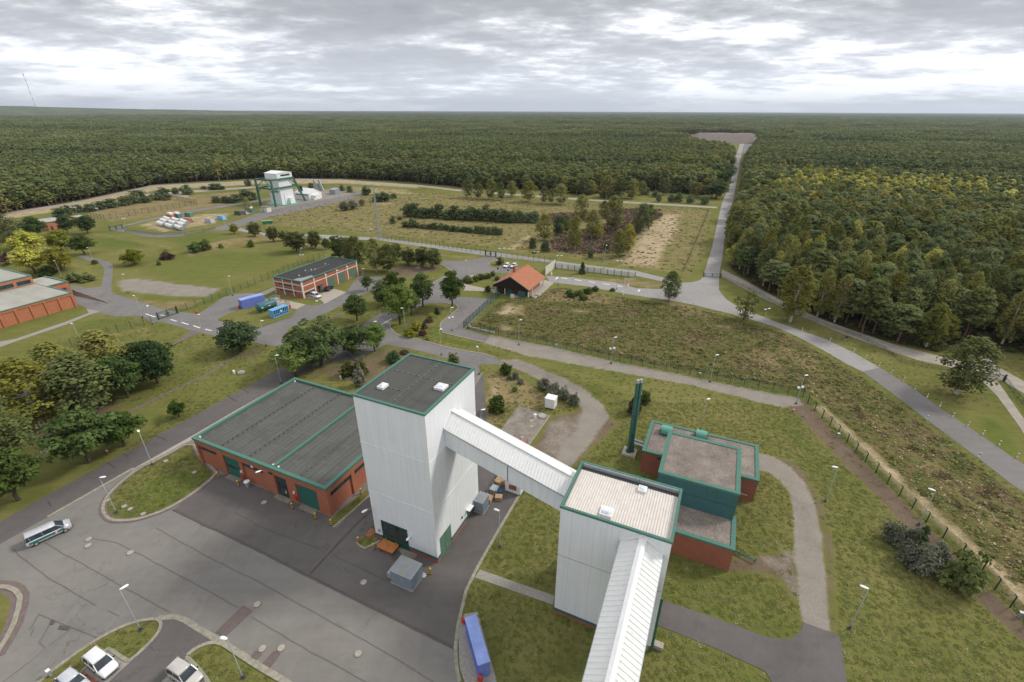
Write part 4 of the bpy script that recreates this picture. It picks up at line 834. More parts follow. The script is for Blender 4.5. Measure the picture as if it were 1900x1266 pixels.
# ---------------------------------------------------------------- forest
def joined(kind, var, nb, per, leaf):
    sh, lf, bark, bh, bw, _, _, _, flat = KINDS[kind]; rng = np.random.default_rng(1000 + var * 17 + nb + sum(map(ord, kind)))
    C, r = crown_blobs(sh, bh, bw, nb, rng); c, n_, s, t = blobs_to_leaves(C, r, per, leaf, rng, flat)
    return quads_mesh('%s_whole' % kind, c, n_, s, t, [M[lf], M[bark]], trunk_mb(sh, bh, rng), rng=rng)
def patch_mesh(var, size=44.0, n=110):
    """a far piece of canopy: many crowns in one small mesh"""
    rng = np.random.default_rng(500 + var); cs = []; rs = []
    xy = (rng.random((n, 2)) - 0.5) * size; hh = 14 + rng.random(n) * 4
    Cc = np.concatenate([np.stack([xy[:, 0], xy[:, 1], hh - 1.5], 1), np.stack([xy[:, 0] + rng.normal(size=n), xy[:, 1] + rng.normal(size=n), hh - 5], 1)])
    rr = np.full(2 * n, 2.0)
    c, n_, s, t = blobs_to_leaves(Cc, rr, 8, 1.9, rng, 1.1)
    return quads_mesh('canopy_patch', c, n_, s, t, [M['lf_pine']], rng=rng)
def inside(x, y, poly): return poly_dist(x, y, poly) > 0
def jgrid(x0, x1, y0, y1, step, rng):
    gx, gy = np.meshgrid(np.arange(x0, x1, step), np.arange(y0, y1, step)); p = np.stack([gx.ravel(), gy.ravel()], 1)
    return p + (rng.random(p.shape) - 0.5) * step * 0.95
def build_forest():
    rng = np.random.default_rng(5)
    near_p = []; pts_p = []; pts_b = []
    # stand 1 : nearest 1100 m, single trees
    p = jgrid(-1250, 1500, 60, 1150, 4.3, rng); d = np.hypot(p[:, 0], p[:, 1]); az = np.degrees(np.arctan2(p[:, 0], p[:, 1]))
    p = p[(d < 1100) & (np.abs(az) < 56)]
    L = inside(p[:, 0], p[:, 1], FOREST_M['left']); Rr = inside(p[:, 0], p[:, 1], FOREST_M['right'])
    far = np.hypot(p[:, 0], p[:, 1]) > 760
    keep = (L | Rr) & ~inside(p[:, 0], p[:, 1], PX(CLEARING))
    p = p[keep]; Rr = Rr[keep]
    d = np.hypot(p[:, 0], p[:, 1])
    n1 = np.sin(p[:, 0] * 0.021 + 1.3) * np.cos(p[:, 1] * 0.017 - 0.4) + 0.6 * np.sin(p[:, 0] * 0.053 + p[:, 1] * 0.041)
    # share of birch: much in the near right wood, a fringe on the left
    eR = poly_dist(p[:, 0], p[:, 1], FOREST_M['right']); eL = poly_dist(p[:, 0], p[:, 1], FOREST_M['left'])
    fb = np.where(Rr, np.clip(0.68 - (d - 150) / 800, 0.06, 0.68) + 0.12 * n1, np.where(eL < 14, 0.20, 0.03) + np.where((p[:, 0] > 60) & (eL < 60), 0.22, 0))
    sun_patch = Rr & (np.hypot((p[:, 0] - 282) / 105, (p[:, 1] - 372) / 75) + rng.normal(size=len(p)) * 0.30 < 0.75)  # patch of sunlight on the wood, imitated by more and yellower birches
    fb = np.where(sun_patch, 0.62, fb)
    bir = rng.random(len(p)) < fb
    thin = np.where(Rr & (d < 330), 0.80, 1.0)
    # a grassy ride and small gaps in the right wood
    gap = Rr & (np.hypot(p[:, 0] - P(1558, 382)[0], p[:, 1] - P(1558, 382)[1]) < 9)
    sel = (rng.random(len(p)) < thin) & ~gap
    p = p[sel]; bir = bir[sel]; d = d[sel]; sun_patch = sun_patch[sel]; Rr = Rr[sel]; eR = eR[sel]; eL = eL[sel]
    hgt_ = np.where(bir, rng.uniform(0.70, 1.12, len(p)), rng.uniform(0.72, 1.08, len(p)))
    edge = np.where(Rr, eR, eL); hgt_ *= np.where(edge < 6, rng.uniform(0.55, 1.0, len(p)), 1.0)
    # big stand steps in the far left (older/younger compartments)
    comp = 1.0 + 0.10 * np.sign(np.sin(p[:, 1] * 0.012 + p[:, 0] * 0.002)); hgt_ = hgt_ * comp
    order = np.argsort(d)
    ip = [i for i in order if not bir[i]][:300]; ib = [i for i in order if bir[i]][:230]
    for i in ip:
        h = 16.5 * hgt_[i]; put_tree(p[i, 0], p[i, 1], 'pine', h, rng.uniform(6.4, 8.4), 'pine_tree', 'tall dark pine with bare lower trunk in the wood', 'tree', 'forest pines nearest the site', int(rng.integers(0, 3)), z=0.0)
    for i in ib:
        h = 16.5 * hgt_[i]; k = 'birch' if rng.random() < 0.6 else ('green_birch' if rng.random() < 0.85 else 'yellow_birch')
        put_tree(p[i, 0], p[i, 1], k, h, rng.uniform(6.0, 8.2), 'birch_tree', 'white trunked birch with olive green crown in the wood', 'tree', 'forest birches nearest the site', int(rng.integers(0, 3)), z=0.0)
    used = np.zeros(len(p), bool); used[ip] = True; used[ib] = True
    near = d < 420
    def emit(name, key, meshes_near, meshes_far, mask_, label):
        m_ = mask_ & ~used; q = p[m_]; n = len(q); nn, nf = len(meshes_near), len(meshes_far)
        coll = proto_collection(key, meshes_near + meshes_far)
        idx = np.where(near[m_], rng.integers(0, nn, n), nn + rng.integers(0, nf, n)); w = rng.uniform(1.0, 1.4, n); hh = hgt_[m_]
        return coll, np.column_stack([q, np.zeros(n)]), rng.uniform(0, 6.28, n), np.column_stack([w, w, hh * 16.5 / KINDS[key][3]]), idx
    pn = [joined('pine', v, 90, 18, 0.58) for v in range(5)]; pf = [joined('pine', v + 10, 46, 9, 0.95) for v in range(5)]
    bn = [joined('birch', v, 100, 20, 0.52) for v in range(3)]; bf = [joined('birch', v + 10, 46, 9, 0.95) for v in range(3)]
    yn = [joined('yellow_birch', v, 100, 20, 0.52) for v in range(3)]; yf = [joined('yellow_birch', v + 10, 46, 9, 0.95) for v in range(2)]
    coll, a, b_, c, i_ = emit('pine', 'pine', pn, pf, ~bir, '')
    # stand 2 : 1.1 to 6.5 km, pieces of canopy
    pm = [patch_mesh(v) for v in range(6)]; n0 = len(pn) + len(pf)
    for k, me in enumerate(pm): coll.objects.link(bpy.data.objects.new('src_pine_z%02d' % k, me))
    q = jgrid(-7500, 8500, 500, 6800, 38, rng); dq = np.hypot(q[:, 0], q[:, 1]); az = np.degrees(np.arctan2(q[:, 0], q[:, 1])); q = q[(dq > 1085) & (dq < 6800) & (np.abs(az) < 56)]
    # a few fields and rides between the far stands
    fld = (np.sin(q[:, 1] * 0.0031 + q[:, 0] * 0.0006) > 0.985)
    q = q[~fld & ~inside(q[:, 0], q[:, 1], PX(CLEARING))]; n = len(q)
    sc_ = rng.uniform(0.92, 1.1, n); hz = rng.uniform(0.88, 1.12, n) * (1 + 0.10 * np.sign(np.sin(q[:, 1] * 0.006 + q[:, 0] * 0.0015)))
    a = np.vstack([a, np.column_stack([q, np.zeros(n)])]); b_ = np.concatenate([b_, rng.uniform(0, 6.28, n)]); c = np.vstack([c, np.column_stack([sc_, sc_, hz])]); i_ = np.concatenate([i_, n0 + rng.integers(0, len(pm), n)])
    scatter('pine_forest', coll, a, b_, c, i_, 'vast dark pine forest stretching to the horizon', 'forest')
    coll, a, b_, c, i_ = emit('birch', 'birch', bn, bf, bir & ~sun_patch, ''); scatter('birch_wood', coll, a, b_, c, i_, 'olive green birches scattered through the forest', 'forest')
    coll, a, b_, c, i_ = emit('yb', 'yellow_birch', yn, yf, bir & sun_patch, ''); scatter('yellow_birch_wood', coll, a, b_, c, i_, 'yellowish birch patch in the right forest brightened in colour as if sunlit', 'forest')
    # shrub layer and litter clumps along the near wood edge
    q = jgrid(60, 330, 100, 420, 3.6, rng); e = poly_dist(q[:, 0], q[:, 1], FOREST_M['right']); q = q[(e > 0) & (e < 70) & (rng.random(len(q)) < 0.35)]; n = len(q)
    us = [joined('green_shrub', v, 24, 12, 0.42) for v in range(2)] + [joined('olive_shrub', v, 24, 12, 0.42) for v in range(2)]
    s_ = rng.uniform(0.3, 0.8, n); scatter('undergrowth', proto_collection('under', us), np.column_stack([q, np.zeros(n)]), rng.uniform(0, 6.28, n), np.column_stack([s_, s_, s_]), rng.integers(0, 4, n), 'low green undergrowth on the forest floor', 'undergrowth')
build_forest()
# the last kilometres: canopy sheet under the horizon, and the low wooded hills on the left
def far_land():
    m, t, b = newmat('far_canopy'); v = gpos(t); n1 = noise(t, v, 0.02, 6, 0.7); n2 = noise(t, v, 0.0016, 4, 0.6)
    c = ramp(t, mathn(t, 'ADD', mathn(t, 'MULTIPLY', n1, 0.6), mathn(t, 'MULTIPLY', n2, 0.4)), [(0.35, (0.020, 0.034, 0.016)), (0.5, (0.040, 0.062, 0.028)), (0.66, (0.062, 0.085, 0.036))]); t.links.new(c, b.inputs['Base Color']); b.inputs['Roughness'].default_value = 1; b.inputs['Specular IOR Level'].default_value = 0
    rng = np.random.default_rng(3); vs = []; fs = []; na = 120; ds = np.geomspace(6400, 26000, 14)
    for i, d in enumerate(ds):
        for k in range(na + 1):
            az = rad(-58 + 116 * k / na); vs.append((d * math.sin(az), d * math.cos(az), 15 + rng.uniform(-1.5, 1.5)))
    W_ = na + 1
    for i in range(len(ds) - 1):
        for k in range(na): fs.append((i * W_ + k, i * W_ + k + 1, (i + 1) * W_ + k + 1, (i + 1) * W_ + k))
    MB().add(vs, fs).build('terrain', m, label='far wooded plain below the horizon', cat='terrain', kind='structure')
    # low hills, left
    vs = []; fs = []; nx, ny = 90, 26
    for j in range(ny):
        for i in range(nx):
            az = -54 + 36 * i / (nx - 1); d = 5200 + 2600 * j / (ny - 1); a = rad(az)
            prof = np.interp(az, [-54, -47, -43, -40, -36, -32, -27, -22, -18], [62, 78, 74, 62, 52, 46, 34, 14, 0]); hump = math.sin(math.pi * j / (ny - 1)) ** 0.8
            zz = prof * hump * 0.92 + rng.uniform(-2, 2.5) * (prof > 8) + 12
            vs.append((d * math.sin(a), d * math.cos(a), zz))
    for j in range(ny - 1):
        for i in range(nx - 1): k = j * nx + i; fs.append((k, k + 1, k + nx + 1, k + nx))
    MB().add(vs, fs).build('hills', M['far_hill'], label='low wooded hills on the left horizon', cat='hills', kind='structure')
mh, th_, bh_ = newmat('far_hill'); c_ = ramp(th_, noise(th_, gpos(th_), 0.008, 6, 0.7), [(0.35, (0.035, 0.055, 0.022)), (0.55, (0.075, 0.095, 0.035)), (0.68, (0.14, 0.14, 0.06))]); th_.links.new(c_, bh_.inputs['Base Color']); bh_.inputs['Roughness'].default_value = 1
M['far_hill'] = mh
far_land()
# ---------------------------------------------------------------- buildings
A90 = TH + math.pi / 2
def parapet(mb, w, d, z0, z1, t=0.35, out=0.12):
    for x0, x1, y0, y1 in ((-out, w + out, -out, t), (-out, w + out, d - t, d + out), (-out, t, t, d - t), (w - t, w + out, t, d - t)): mb.box(x0, x1, y0, y1, z0, z1)
    return mb
def skylight(root, x, y, z, s, sy=None, name='skylight'):
    sy = sy or s; f = MB().box(x - s / 2, x + s / 2, y - sy / 2, y + sy / 2, z, z + 0.35).build(name, M['white_clean'], root)
    k = 0.12; mb = MB(); a, b = s / 2 - k, sy / 2 - k; n = 7; vs = []
    for j in range(n):
        for i in range(n):
            u, v = -1 + 2 * i / (n - 1), -1 + 2 * j / (n - 1); vs.append((x + u * a, y + v * b, z + 0.352 + 0.30 * (1 - u ** 4) * (1 - v ** 4) * s / 1.6))
    mb.add(vs, [(j * n + i, j * n + i + 1, (j + 1) * n + i + 1, (j + 1) * n + i) for j in range(n - 1) for i in range(n - 1)]); mb.build('dome', M['dome'], f, True)
    return f
def panel_face(root, axis, length, tiers, n, sign, offset=0.0, mat='white', skip=()):
    """vertical facade sheets with open joints on a face; axis 'x' runs along local x at y=offset"""
    pw = length / n
    for z0, z1 in tiers:
        hh = z1 - z0 - 0.05
        if axis == 'x': me = MB().box(0.006, pw - 0.006, -0.05, 0.03, 0, hh).mesh('panel', M[mat])
        else: me = MB().box(-0.05, 0.03, 0.006, pw - 0.006, 0, hh).mesh('panel', M[mat])
        for i in range(n):
            a = i * pw
            cuts = [s for s in skip if s[0] < a + pw - 0.02 and s[1] > a + 0.02 and s[2] > z0]
            zb = max([s[2] for s in cuts], default=z0)
            loc = (a, offset, z0) if axis == 'x' else (offset, a, z0)
            if cuts:
                for s in cuts:      # sheet cut round an opening
                    if s[0] > a + 0.03: mb = MB().box(*((0.006, s[0] - a, -0.05, 0.03) if axis == 'x' else (-0.05, 0.03, 0.006, s[0] - a)), 0, s[2] - z0); inst('panel', mb.mesh('panel', M[mat]), root, loc)
                    if s[1] < a + pw - 0.03: mb = MB().box(*((s[1] - a, pw - 0.006, -0.05, 0.03) if axis == 'x' else (-0.05, 0.03, s[1] - a, pw - 0.006)), 0, s[2] - z0); inst('panel', mb.mesh('panel', M[mat]), root, loc)
                mb = MB().box(*((0.006, pw - 0.006, -0.05, 0.03) if axis == 'x' else (-0.05, 0.03, 0.006, pw - 0.006)), zb - z0 + 0.01, hh); inst('panel', mb.mesh('panel', M[mat]), root, loc)
            else: inst('panel', me, root, loc)
def wall_lamp(root, loc, d, ang=0.0):
    mb = MB().tube(loc, (loc[0] + d[0], loc[1] + d[1], loc[2] + 0.5), 0.045, 0.04, 6); p = mb.build('wall_lamp', M['pole'], root)
    e = (loc[0] + d[0] * 1.35, loc[1] + d[1] * 1.35, loc[2] + 0.5)
    h_ = inst('lamp_head', HEAD, p, e, math.atan2(d[1], d[0])); return p
def head_mesh():
    mb = MB(); n, k = 10, 8; prof = [(-0.46, 0.03), (-0.38, 0.11), (-0.17, 0.16), (0.08, 0.185), (0.3, 0.165), (0.44, 0.10), (0.49, 0.02)]; vs = []
    for x, r in prof:
        for i in range(n): a = 2 * math.pi * i / n; vs.append((x, r * math.cos(a) * 1.15, r * math.sin(a) * 0.55))
    fs = [(j * n + i, j * n + (i + 1) % n, (j + 1) * n + (i + 1) % n, (j + 1) * n + i) for j in range(len(prof) - 1) for i in range(n)] + [tuple(range(n)), tuple((len(prof) - 1) * n + i for i in range(n - 1, -1, -1))]
    return mb.add(vs, fs).mesh('lamp_head', M['lamp_white'], True)
HEAD = head_mesh()

# --- white tower (shaft building)
def tower():
    w, d, h = 12.76, 11.16, 26.30
    r = empty('white_tower', (-10.77, 48.97, 0), A90, 'tall white panel clad tower with dark flat roof and green edge', 'tower')
    MB().box(0.06, w - 0.06, 0.06, d - 0.06, 1.0, h - 0.4).build('wall', M['joint_grey'], r)
    doors_f = [(4.95, 9.8, 4.45)]; doors_r = [(0.8, 3.95, 4.1), (8.75, 9.75, 2.4)]
    mb = MB()
    for a, b in ((0.0, 4.9), (9.85, d)): mb.box(-0.02, 0.3, a, b, 0, 0.72)
    for a, b in ((0.31, 0.78), (3.97, 8.72), (9.78, w)): mb.box(a, b, -0.02, 0.3, 0, 0.72)
    mb.box(0.31, w, d - 0.3, d + 0.02, 0, 0.72); mb.box(w - 0.3, w + 0.02, 0.31, d - 0.31, 0, 0.72); mb.build('plinth', M['brick'], r)
    mb = MB()
    for a, b in ((-0.13, 4.9), (9.85, d + 0.13)): mb.box(-0.13, 0.02, a, b, 0.722, 1.15)
    for a, b in ((0.025, 0.78), (3.97, 8.72), (9.78, w + 0.1)): mb.box(a, b, -0.13, 0.02, 0.722, 1.15)
    mb.build('drip_skirt', M['teal'], r)
    tiers = [(1.16, 9.78), (9.78, 18.57), (18.57, h - 0.28)]
    panel_face(r, 'y', d, tiers, 12, -1, 0.0, skip=doors_f); panel_face(r, 'x', w, tiers, 13, -1, 0.0, skip=doors_r)
    panel_face(r, 'x', w, tiers, 13, 1, d + 0.02); panel_face(r, 'y', d, tiers, 12, 1, w + 0.02)
    for z in (9.75, 18.54): MB().box(-0.09, w + 0.09, -0.09, -0.052, z, z + 0.07).box(-0.09, -0.052, -0.05, d + 0.09, z, z + 0.07).build('joint_flashing', M['white_clean'], r)
    MB().box(-0.10, 0.04, -0.10, 0.04, 1.16, h - 0.29).build('corner_trim', M['white_clean'], r)
    parapet(MB(), w, d, h - 0.28, h, 0.22, 0.14).build('roof_edge', M['green_trim'], r)
    rf = MB().box(0.22, w - 0.22, 0.22, d - 0.22, h - 0.5, h - 0.16).build('roof', M['felt_tower'], r)
    # roof outfit
    skylight(r, 3.2, 8.8, h - 0.16, 1.25, 1.0); skylight(r, 6.3, 1.5, h - 0.16, 1.45, 1.45)
    mb = MB(); pucks = []
    for i in range(12): pucks.append((1.0 + i * 0.98, 5.4))
    for i in range(11): pucks.append((7.7, 0.7 + i * 0.95))
    for i in range(4): pucks.append((3.4 + 0.0 * i, 8.0 - i * 0.85))
    for x, y in pucks: mb.lathe([(0.09, h - 0.159), (0.07, h - 0.08)], 8, (x, y))
    mb.build('conductor_blocks', M['black'], r)
    mb = MB(); mb.tube((0.6, 5.4, h - 0.06), (w - 0.5, 5.4, h - 0.06), 0.012, n=5); mb.tube((7.7, 0.4, h - 0.06), (7.7, d - 0.4, h - 0.06), 0.012, n=5); mb.tube((3.4, 8.2, h - 0.06), (3.4, 5.4, h - 0.06), 0.012, n=5); mb.build('lightning_wire', M['metal'], r)
    for x, y in ((7.6, 2.4), (4.3, 9.2), (12.2, 6.2)): MB().tube((x, y, h - 0.16), (x, y, h + 1.9), 0.022, 0.010, 5).build('lightning_rod', M['metal'], r)
    # entrance with glazed doors
    y0, y1, zt = 4.97, 9.78, 4.42
    fr = MB(); fr.box(-0.02, 0.28, y0, y1, 0.02, 0.25); fr.box(-0.02, 0.28, y0, y1, zt - 0.2, zt); n = 5
    for i in range(n): yy = y0 + (y1 - y0 - 0.16) * i / (n - 1); fr.box(-0.03, 0.28, yy, yy + 0.16, 0.251, zt - 0.201)
    dr = fr.build('entrance', M['green_dark'], r)
    for i in range(n - 1):
        a = y0 + (y1 - y0 - 0.16) * i / (n - 1) + 0.17; b = a + (y1 - y0 - 0.16) / (n - 1) - 0.18
        MB().box(-0.005, 0.05, a, b, 0.26, 1.3).build('kick_panel', M['green_dark'], dr)
        for z0, z1 in ((1.36, 2.3), (2.36, 3.25), (3.31, zt - 0.21)): MB().box(0.01, 0.05, a, b, z0, z1).build('pane', M['glass'], dr)
        for z0 in (1.3, 2.3, 3.25): MB().box(-0.012, 0.05, a, b, z0 + 0.001, z0 + 0.059).build('glazing_bar', M['green_dark'], dr)
    # side doors
    g = MB().box(0.85, 3.92, -0.01, 0.10, 0.06, 4.05).build('side_door', M['green_door'], r); MB().box(2.35, 2.40, -0.025, -0.011, 0.06, 4.05).build('door_joint', M['green_dark'], g); MB().box(2.52, 2.62, -0.08, -0.012, 1.1, 1.25).build('handle', M['yellow'], g)
    g = MB().box(8.8, 9.7, -0.01, 0.10, 0.06, 2.36).build('side_door', M['green_mid'], r); MB().box(8.5, 9.9, -0.75, -0.06, 2.5, 2.62).build('canopy', M['white_clean'], g)
    wall_lamp(r, (-0.06, 10.9, 6.2), (-0.9, 0.35)); wall_lamp(r, (-0.06, 4.5, 3.0), (-0.35, 0.0))
    MB().box(-0.14, -0.055, 10.15, 10.5, 1.7, 2.3).build('sign', M['metal'], r); MB().box(7.0, 7.25, -0.2, -0.055, 2.2, 2.5).build('lamp_box', M['dark_grey'], r)
    MB().box(-1.1, -0.06, 3.6, d - 0.6, 0.0, 0.055).build('doorstep', M['concrete_old'], r)
    return r
tower()

# --- transfer tower with cream ribbed roof
def tower2():
    w, d, h = 12.37, 8.49, 18.90
    r = empty('transfer_tower', (5.75, 41.37, 0), TH, 'white panel clad tower with cream ribbed roof and two rooflights', 'tower')
    MB().box(0.06, w - 0.06, 0.06, d - 0.06, 0.9, h - 0.8).build('wall', M['joint_grey'], r)
    MB().box(-0.02, 7.6, -0.02, 0.3, 0, 0.62).box(-0.02, 0.3, 0.31, d, 0, 0.62).box(0.31, w - 0.3, d - 0.3, d + 0.02, 0, 0.62).build('plinth', M['brick'], r)
    MB().box(-0.12, 7.6, -0.12, 0.02, 0.622, 1.05).box(-0.12, 0.02, 0.025, d, 0.622, 1.05).build('drip_skirt', M['teal'], r)
    tiers = [(1.06, 10.97), (10.97, h - 0.3)]
    panel_face(r, 'x', w, tiers, 9, -1, 0.0); panel_face(r, 'y', d, tiers, 6, -1, 0.0); panel_face(r, 'y', d, tiers, 6, 1, w + 0.02); panel_face(r, 'x', w, tiers, 9, 1, d + 0.02)
    MB().box(-0.09, w + 0.09, -0.085, -0.052, 10.94, 11.0).box(-0.085, -0.052, -0.05, d, 10.94, 11.0).build('joint_flashing', M['metal'], r)
    parapet(MB(), w, d, h - 0.30, h, 0.16, 0.14).build('roof_edge', M['green_trim'], r)
    MB().box(0.16, w - 0.16, 0.16, d - 0.16, h - 0.75, h - 0.62).build('roof', M['cream_roof'], r)
    me = MB().hexa([(0, 0, 0), (0.17, 0, 0), (0.17, d - 1.1, 0), (0, d - 1.1, 0), (0.04, 0, 0.09), (0.13, 0, 0.09), (0.13, d - 1.1, 0.09), (0.04, d - 1.1, 0.09)]).mesh('roof_rib', M['cream_roof'])
    for i in range(38): inst('roof_rib', me, r, (0.25 + i * 0.312, 0.2, h - 0.62))
    MB().box(0.2, w - 0.2, d - 0.85, d - 0.2, h - 0.62, h - 0.57).build('gutter', M['dark_grey'], r); MB().box(0.2, w - 0.2, d - 0.32, d - 0.17, h - 0.56, h - 0.05).build('upstand', M['metal'], r)
    skylight(r, 4.95, 1.6, h - 0.58, 1.4); s = skylight(r, 8.05, 7.0, h - 0.58, 1.0)
    mb = MB()
    for x in (7.0, 7.5): mb.tube((x, 7.75, h - 0.58), (x, 7.75, h + 0.85), 0.03, n=6)
    mb.tube((7.0, 7.75, h + 0.85), (7.5, 7.75, h + 0.85), 0.03, n=6)
    mb.build('ladder_hoop', M['steel_green'], r)
    # open steel bay under the gallery on the right corner
    mb = MB()
    mb.build('opening', M['dark_grey'], r) if mb.v else None
    MB().box(w + 0.06, w + 0.35, 0.05, 0.35, 0.05, h - 9.2).build('downpipe', M['steel_green'], r)
    MB().box(w + 0.4, w + 1.5, 0.6, 1.4, 0.0, 0.6).build('footing', M['concrete'], r)
tower2()

# --- conveyor galleries
def gallery(name, p0, p1, half, wall_h, ridge_h, label, pitch, legs=()):
    """p0/p1: floor centre points; a covered sloping bridge with pitched sheet roof"""
    p0 = Vector(p0); p1 = Vector(p1); ax = (p1 - p0); L = ax.length; rz = math.atan2(ax.y, ax.x); hor = math.hypot(ax.x, ax.y); sl = ax.z / hor
    r = empty(name, p0, rz, label, 'gallery')
    def Z(x): return x * sl
    def slab(x0, x1, y0, y1, z0, z1): return [(x0, y0, z0 + Z(x0)), (x1, y0, z0 + Z(x1)), (x1, y1, z0 + Z(x1)), (x0, y1, z0 + Z(x0)), (x0, y0, z1 + Z(x0)), (x1, y0, z1 + Z(x1)), (x1, y1, z1 + Z(x1)), (x0, y1, z1 + Z(x0))]
    MB().hexa(slab(0, hor, -half + 0.03, half - 0.03, 0, wall_h)).build('core', M['joint_grey'], r)
    n = max(4, int(round(hor / 1.05))); pw = hor / n
    for s in (-1, 1):
        y0, y1 = (s * half - 0.03, s * half + 0.03)
        me = MB().hexa(slab(0.01, pw - 0.01, -0.035, 0.03, -0.02, wall_h - 0.02)).mesh('side_panel', M['white'])
        for i in range(n): inst('side_panel', me, r, (i * pw, s * half, Z(i * pw)))
    # roof sheets, each with a raised rib
    n = int(hor / pitch); pw = hor / n; ov = 0.30
    for s in (-1, 1):
        def pt(x, t, up): # t 0 ridge .. 1 eave
            return (x, s * t * (half + ov), wall_h + ridge_h * (1 - t) - 0.02 * t + up + Z(x))
        mb = MB()
        a = [pt(0.0, 0.04, 0), pt(pw, 0.04, 0), pt(pw, 1, 0), pt(0, 1, 0)]; u = [pt(0.0, 0.04, 0.06), pt(pw, 0.04, 0.06), pt(pw, 1, 0.06), pt(0, 1, 0.06)]
        mb.hexa(a + u); w_ = pw * 0.20
        mb.hexa([pt(pw - w_, 0.04, 0.055), pt(pw, 0.04, 0.055), pt(pw, 1, 0.055), pt(pw - w_, 1, 0.055), pt(pw - w_ * 0.7, 0.04, 0.13), pt(pw - w_ * 0.3, 0.04, 0.13), pt(pw - w_ * 0.3, 1, 0.13), pt(pw - w_ * 0.7, 1, 0.13)])
        me = mb.mesh('roof_sheet', M['white_roof'])
        for i in range(n): inst('roof_sheet', me, r, (i * pw, 0, Z(i * pw)))
        MB().hexa(slab(0, hor, s * (half + ov) - 0.06, s * (half + ov) + 0.06, wall_h - 0.16, wall_h + 0.03)).build('eaves_gutter', M['metal'], r)
    mb = MB(); c = 0.42
    for s in (-1, 1): mb.add([(0, 0, wall_h + ridge_h + 0.16), (hor, 0, wall_h + ridge_h + 0.16 + Z(hor)), (hor, s * c, wall_h + ridge_h - 0.10 + 0.12 + Z(hor)), (0, s * c, wall_h + ridge_h - 0.10 + 0.12)], [(0, 1, 2, 3)])
    mb.build('ridge_cap', M['white_clean'], r)
    # collar flashing where it meets the wall
    e = half + ov + 0.05; mb = MB()
    for a, b in (((-e, wall_h), (0, wall_h + ridge_h + 0.3)), ((0, wall_h + ridge_h + 0.3), (e, wall_h))): mb.beam((0.06, a[0], a[1] + 0.15), (0.06, b[0], b[1] + 0.15), 0.1, 0.35)
    mb.build('collar', M['white_clean'], r)
    MB().hexa(slab(0.1, hor - 0.1, -half + 0.2, half - 0.2, -0.3, -0.02)).build('floor_truss', M['steel_green'], r)
    for x in legs: MB().box(x - 0.045, x + 0.045, -half - 0.065, -half - 0.03, Z(x) + 0.02, Z(x) + wall_h - 0.2).build('expansion_joint', M['dark_grey'], r)
    return r
def tw(a, b, z): q = np.array([-10.77, 48.97]) + E1 * a + E2 * b; return (q[0], q[1], z)
gallery('conveyor_gallery', tw(0.02, 6.35, 18.45), tw(18.20, 6.35, 13.15), 2.25, 3.1, 1.55, 'white covered bridge sloping between the two white towers', 0.42, legs=(9.4,))
def t2w(a, b, z): q = np.array([5.75, 41.37]) + E1 * a + E2 * b; return (q[0], q[1], z)
gallery('conveyor_gallery', t2w(9.46, -0.05, 13.5), t2w(9.46, -42, 13.5 - 0.29 * 42), 2.05, 3.1, 1.45, 'white covered gallery running out of the bottom picture edge', 0.50)

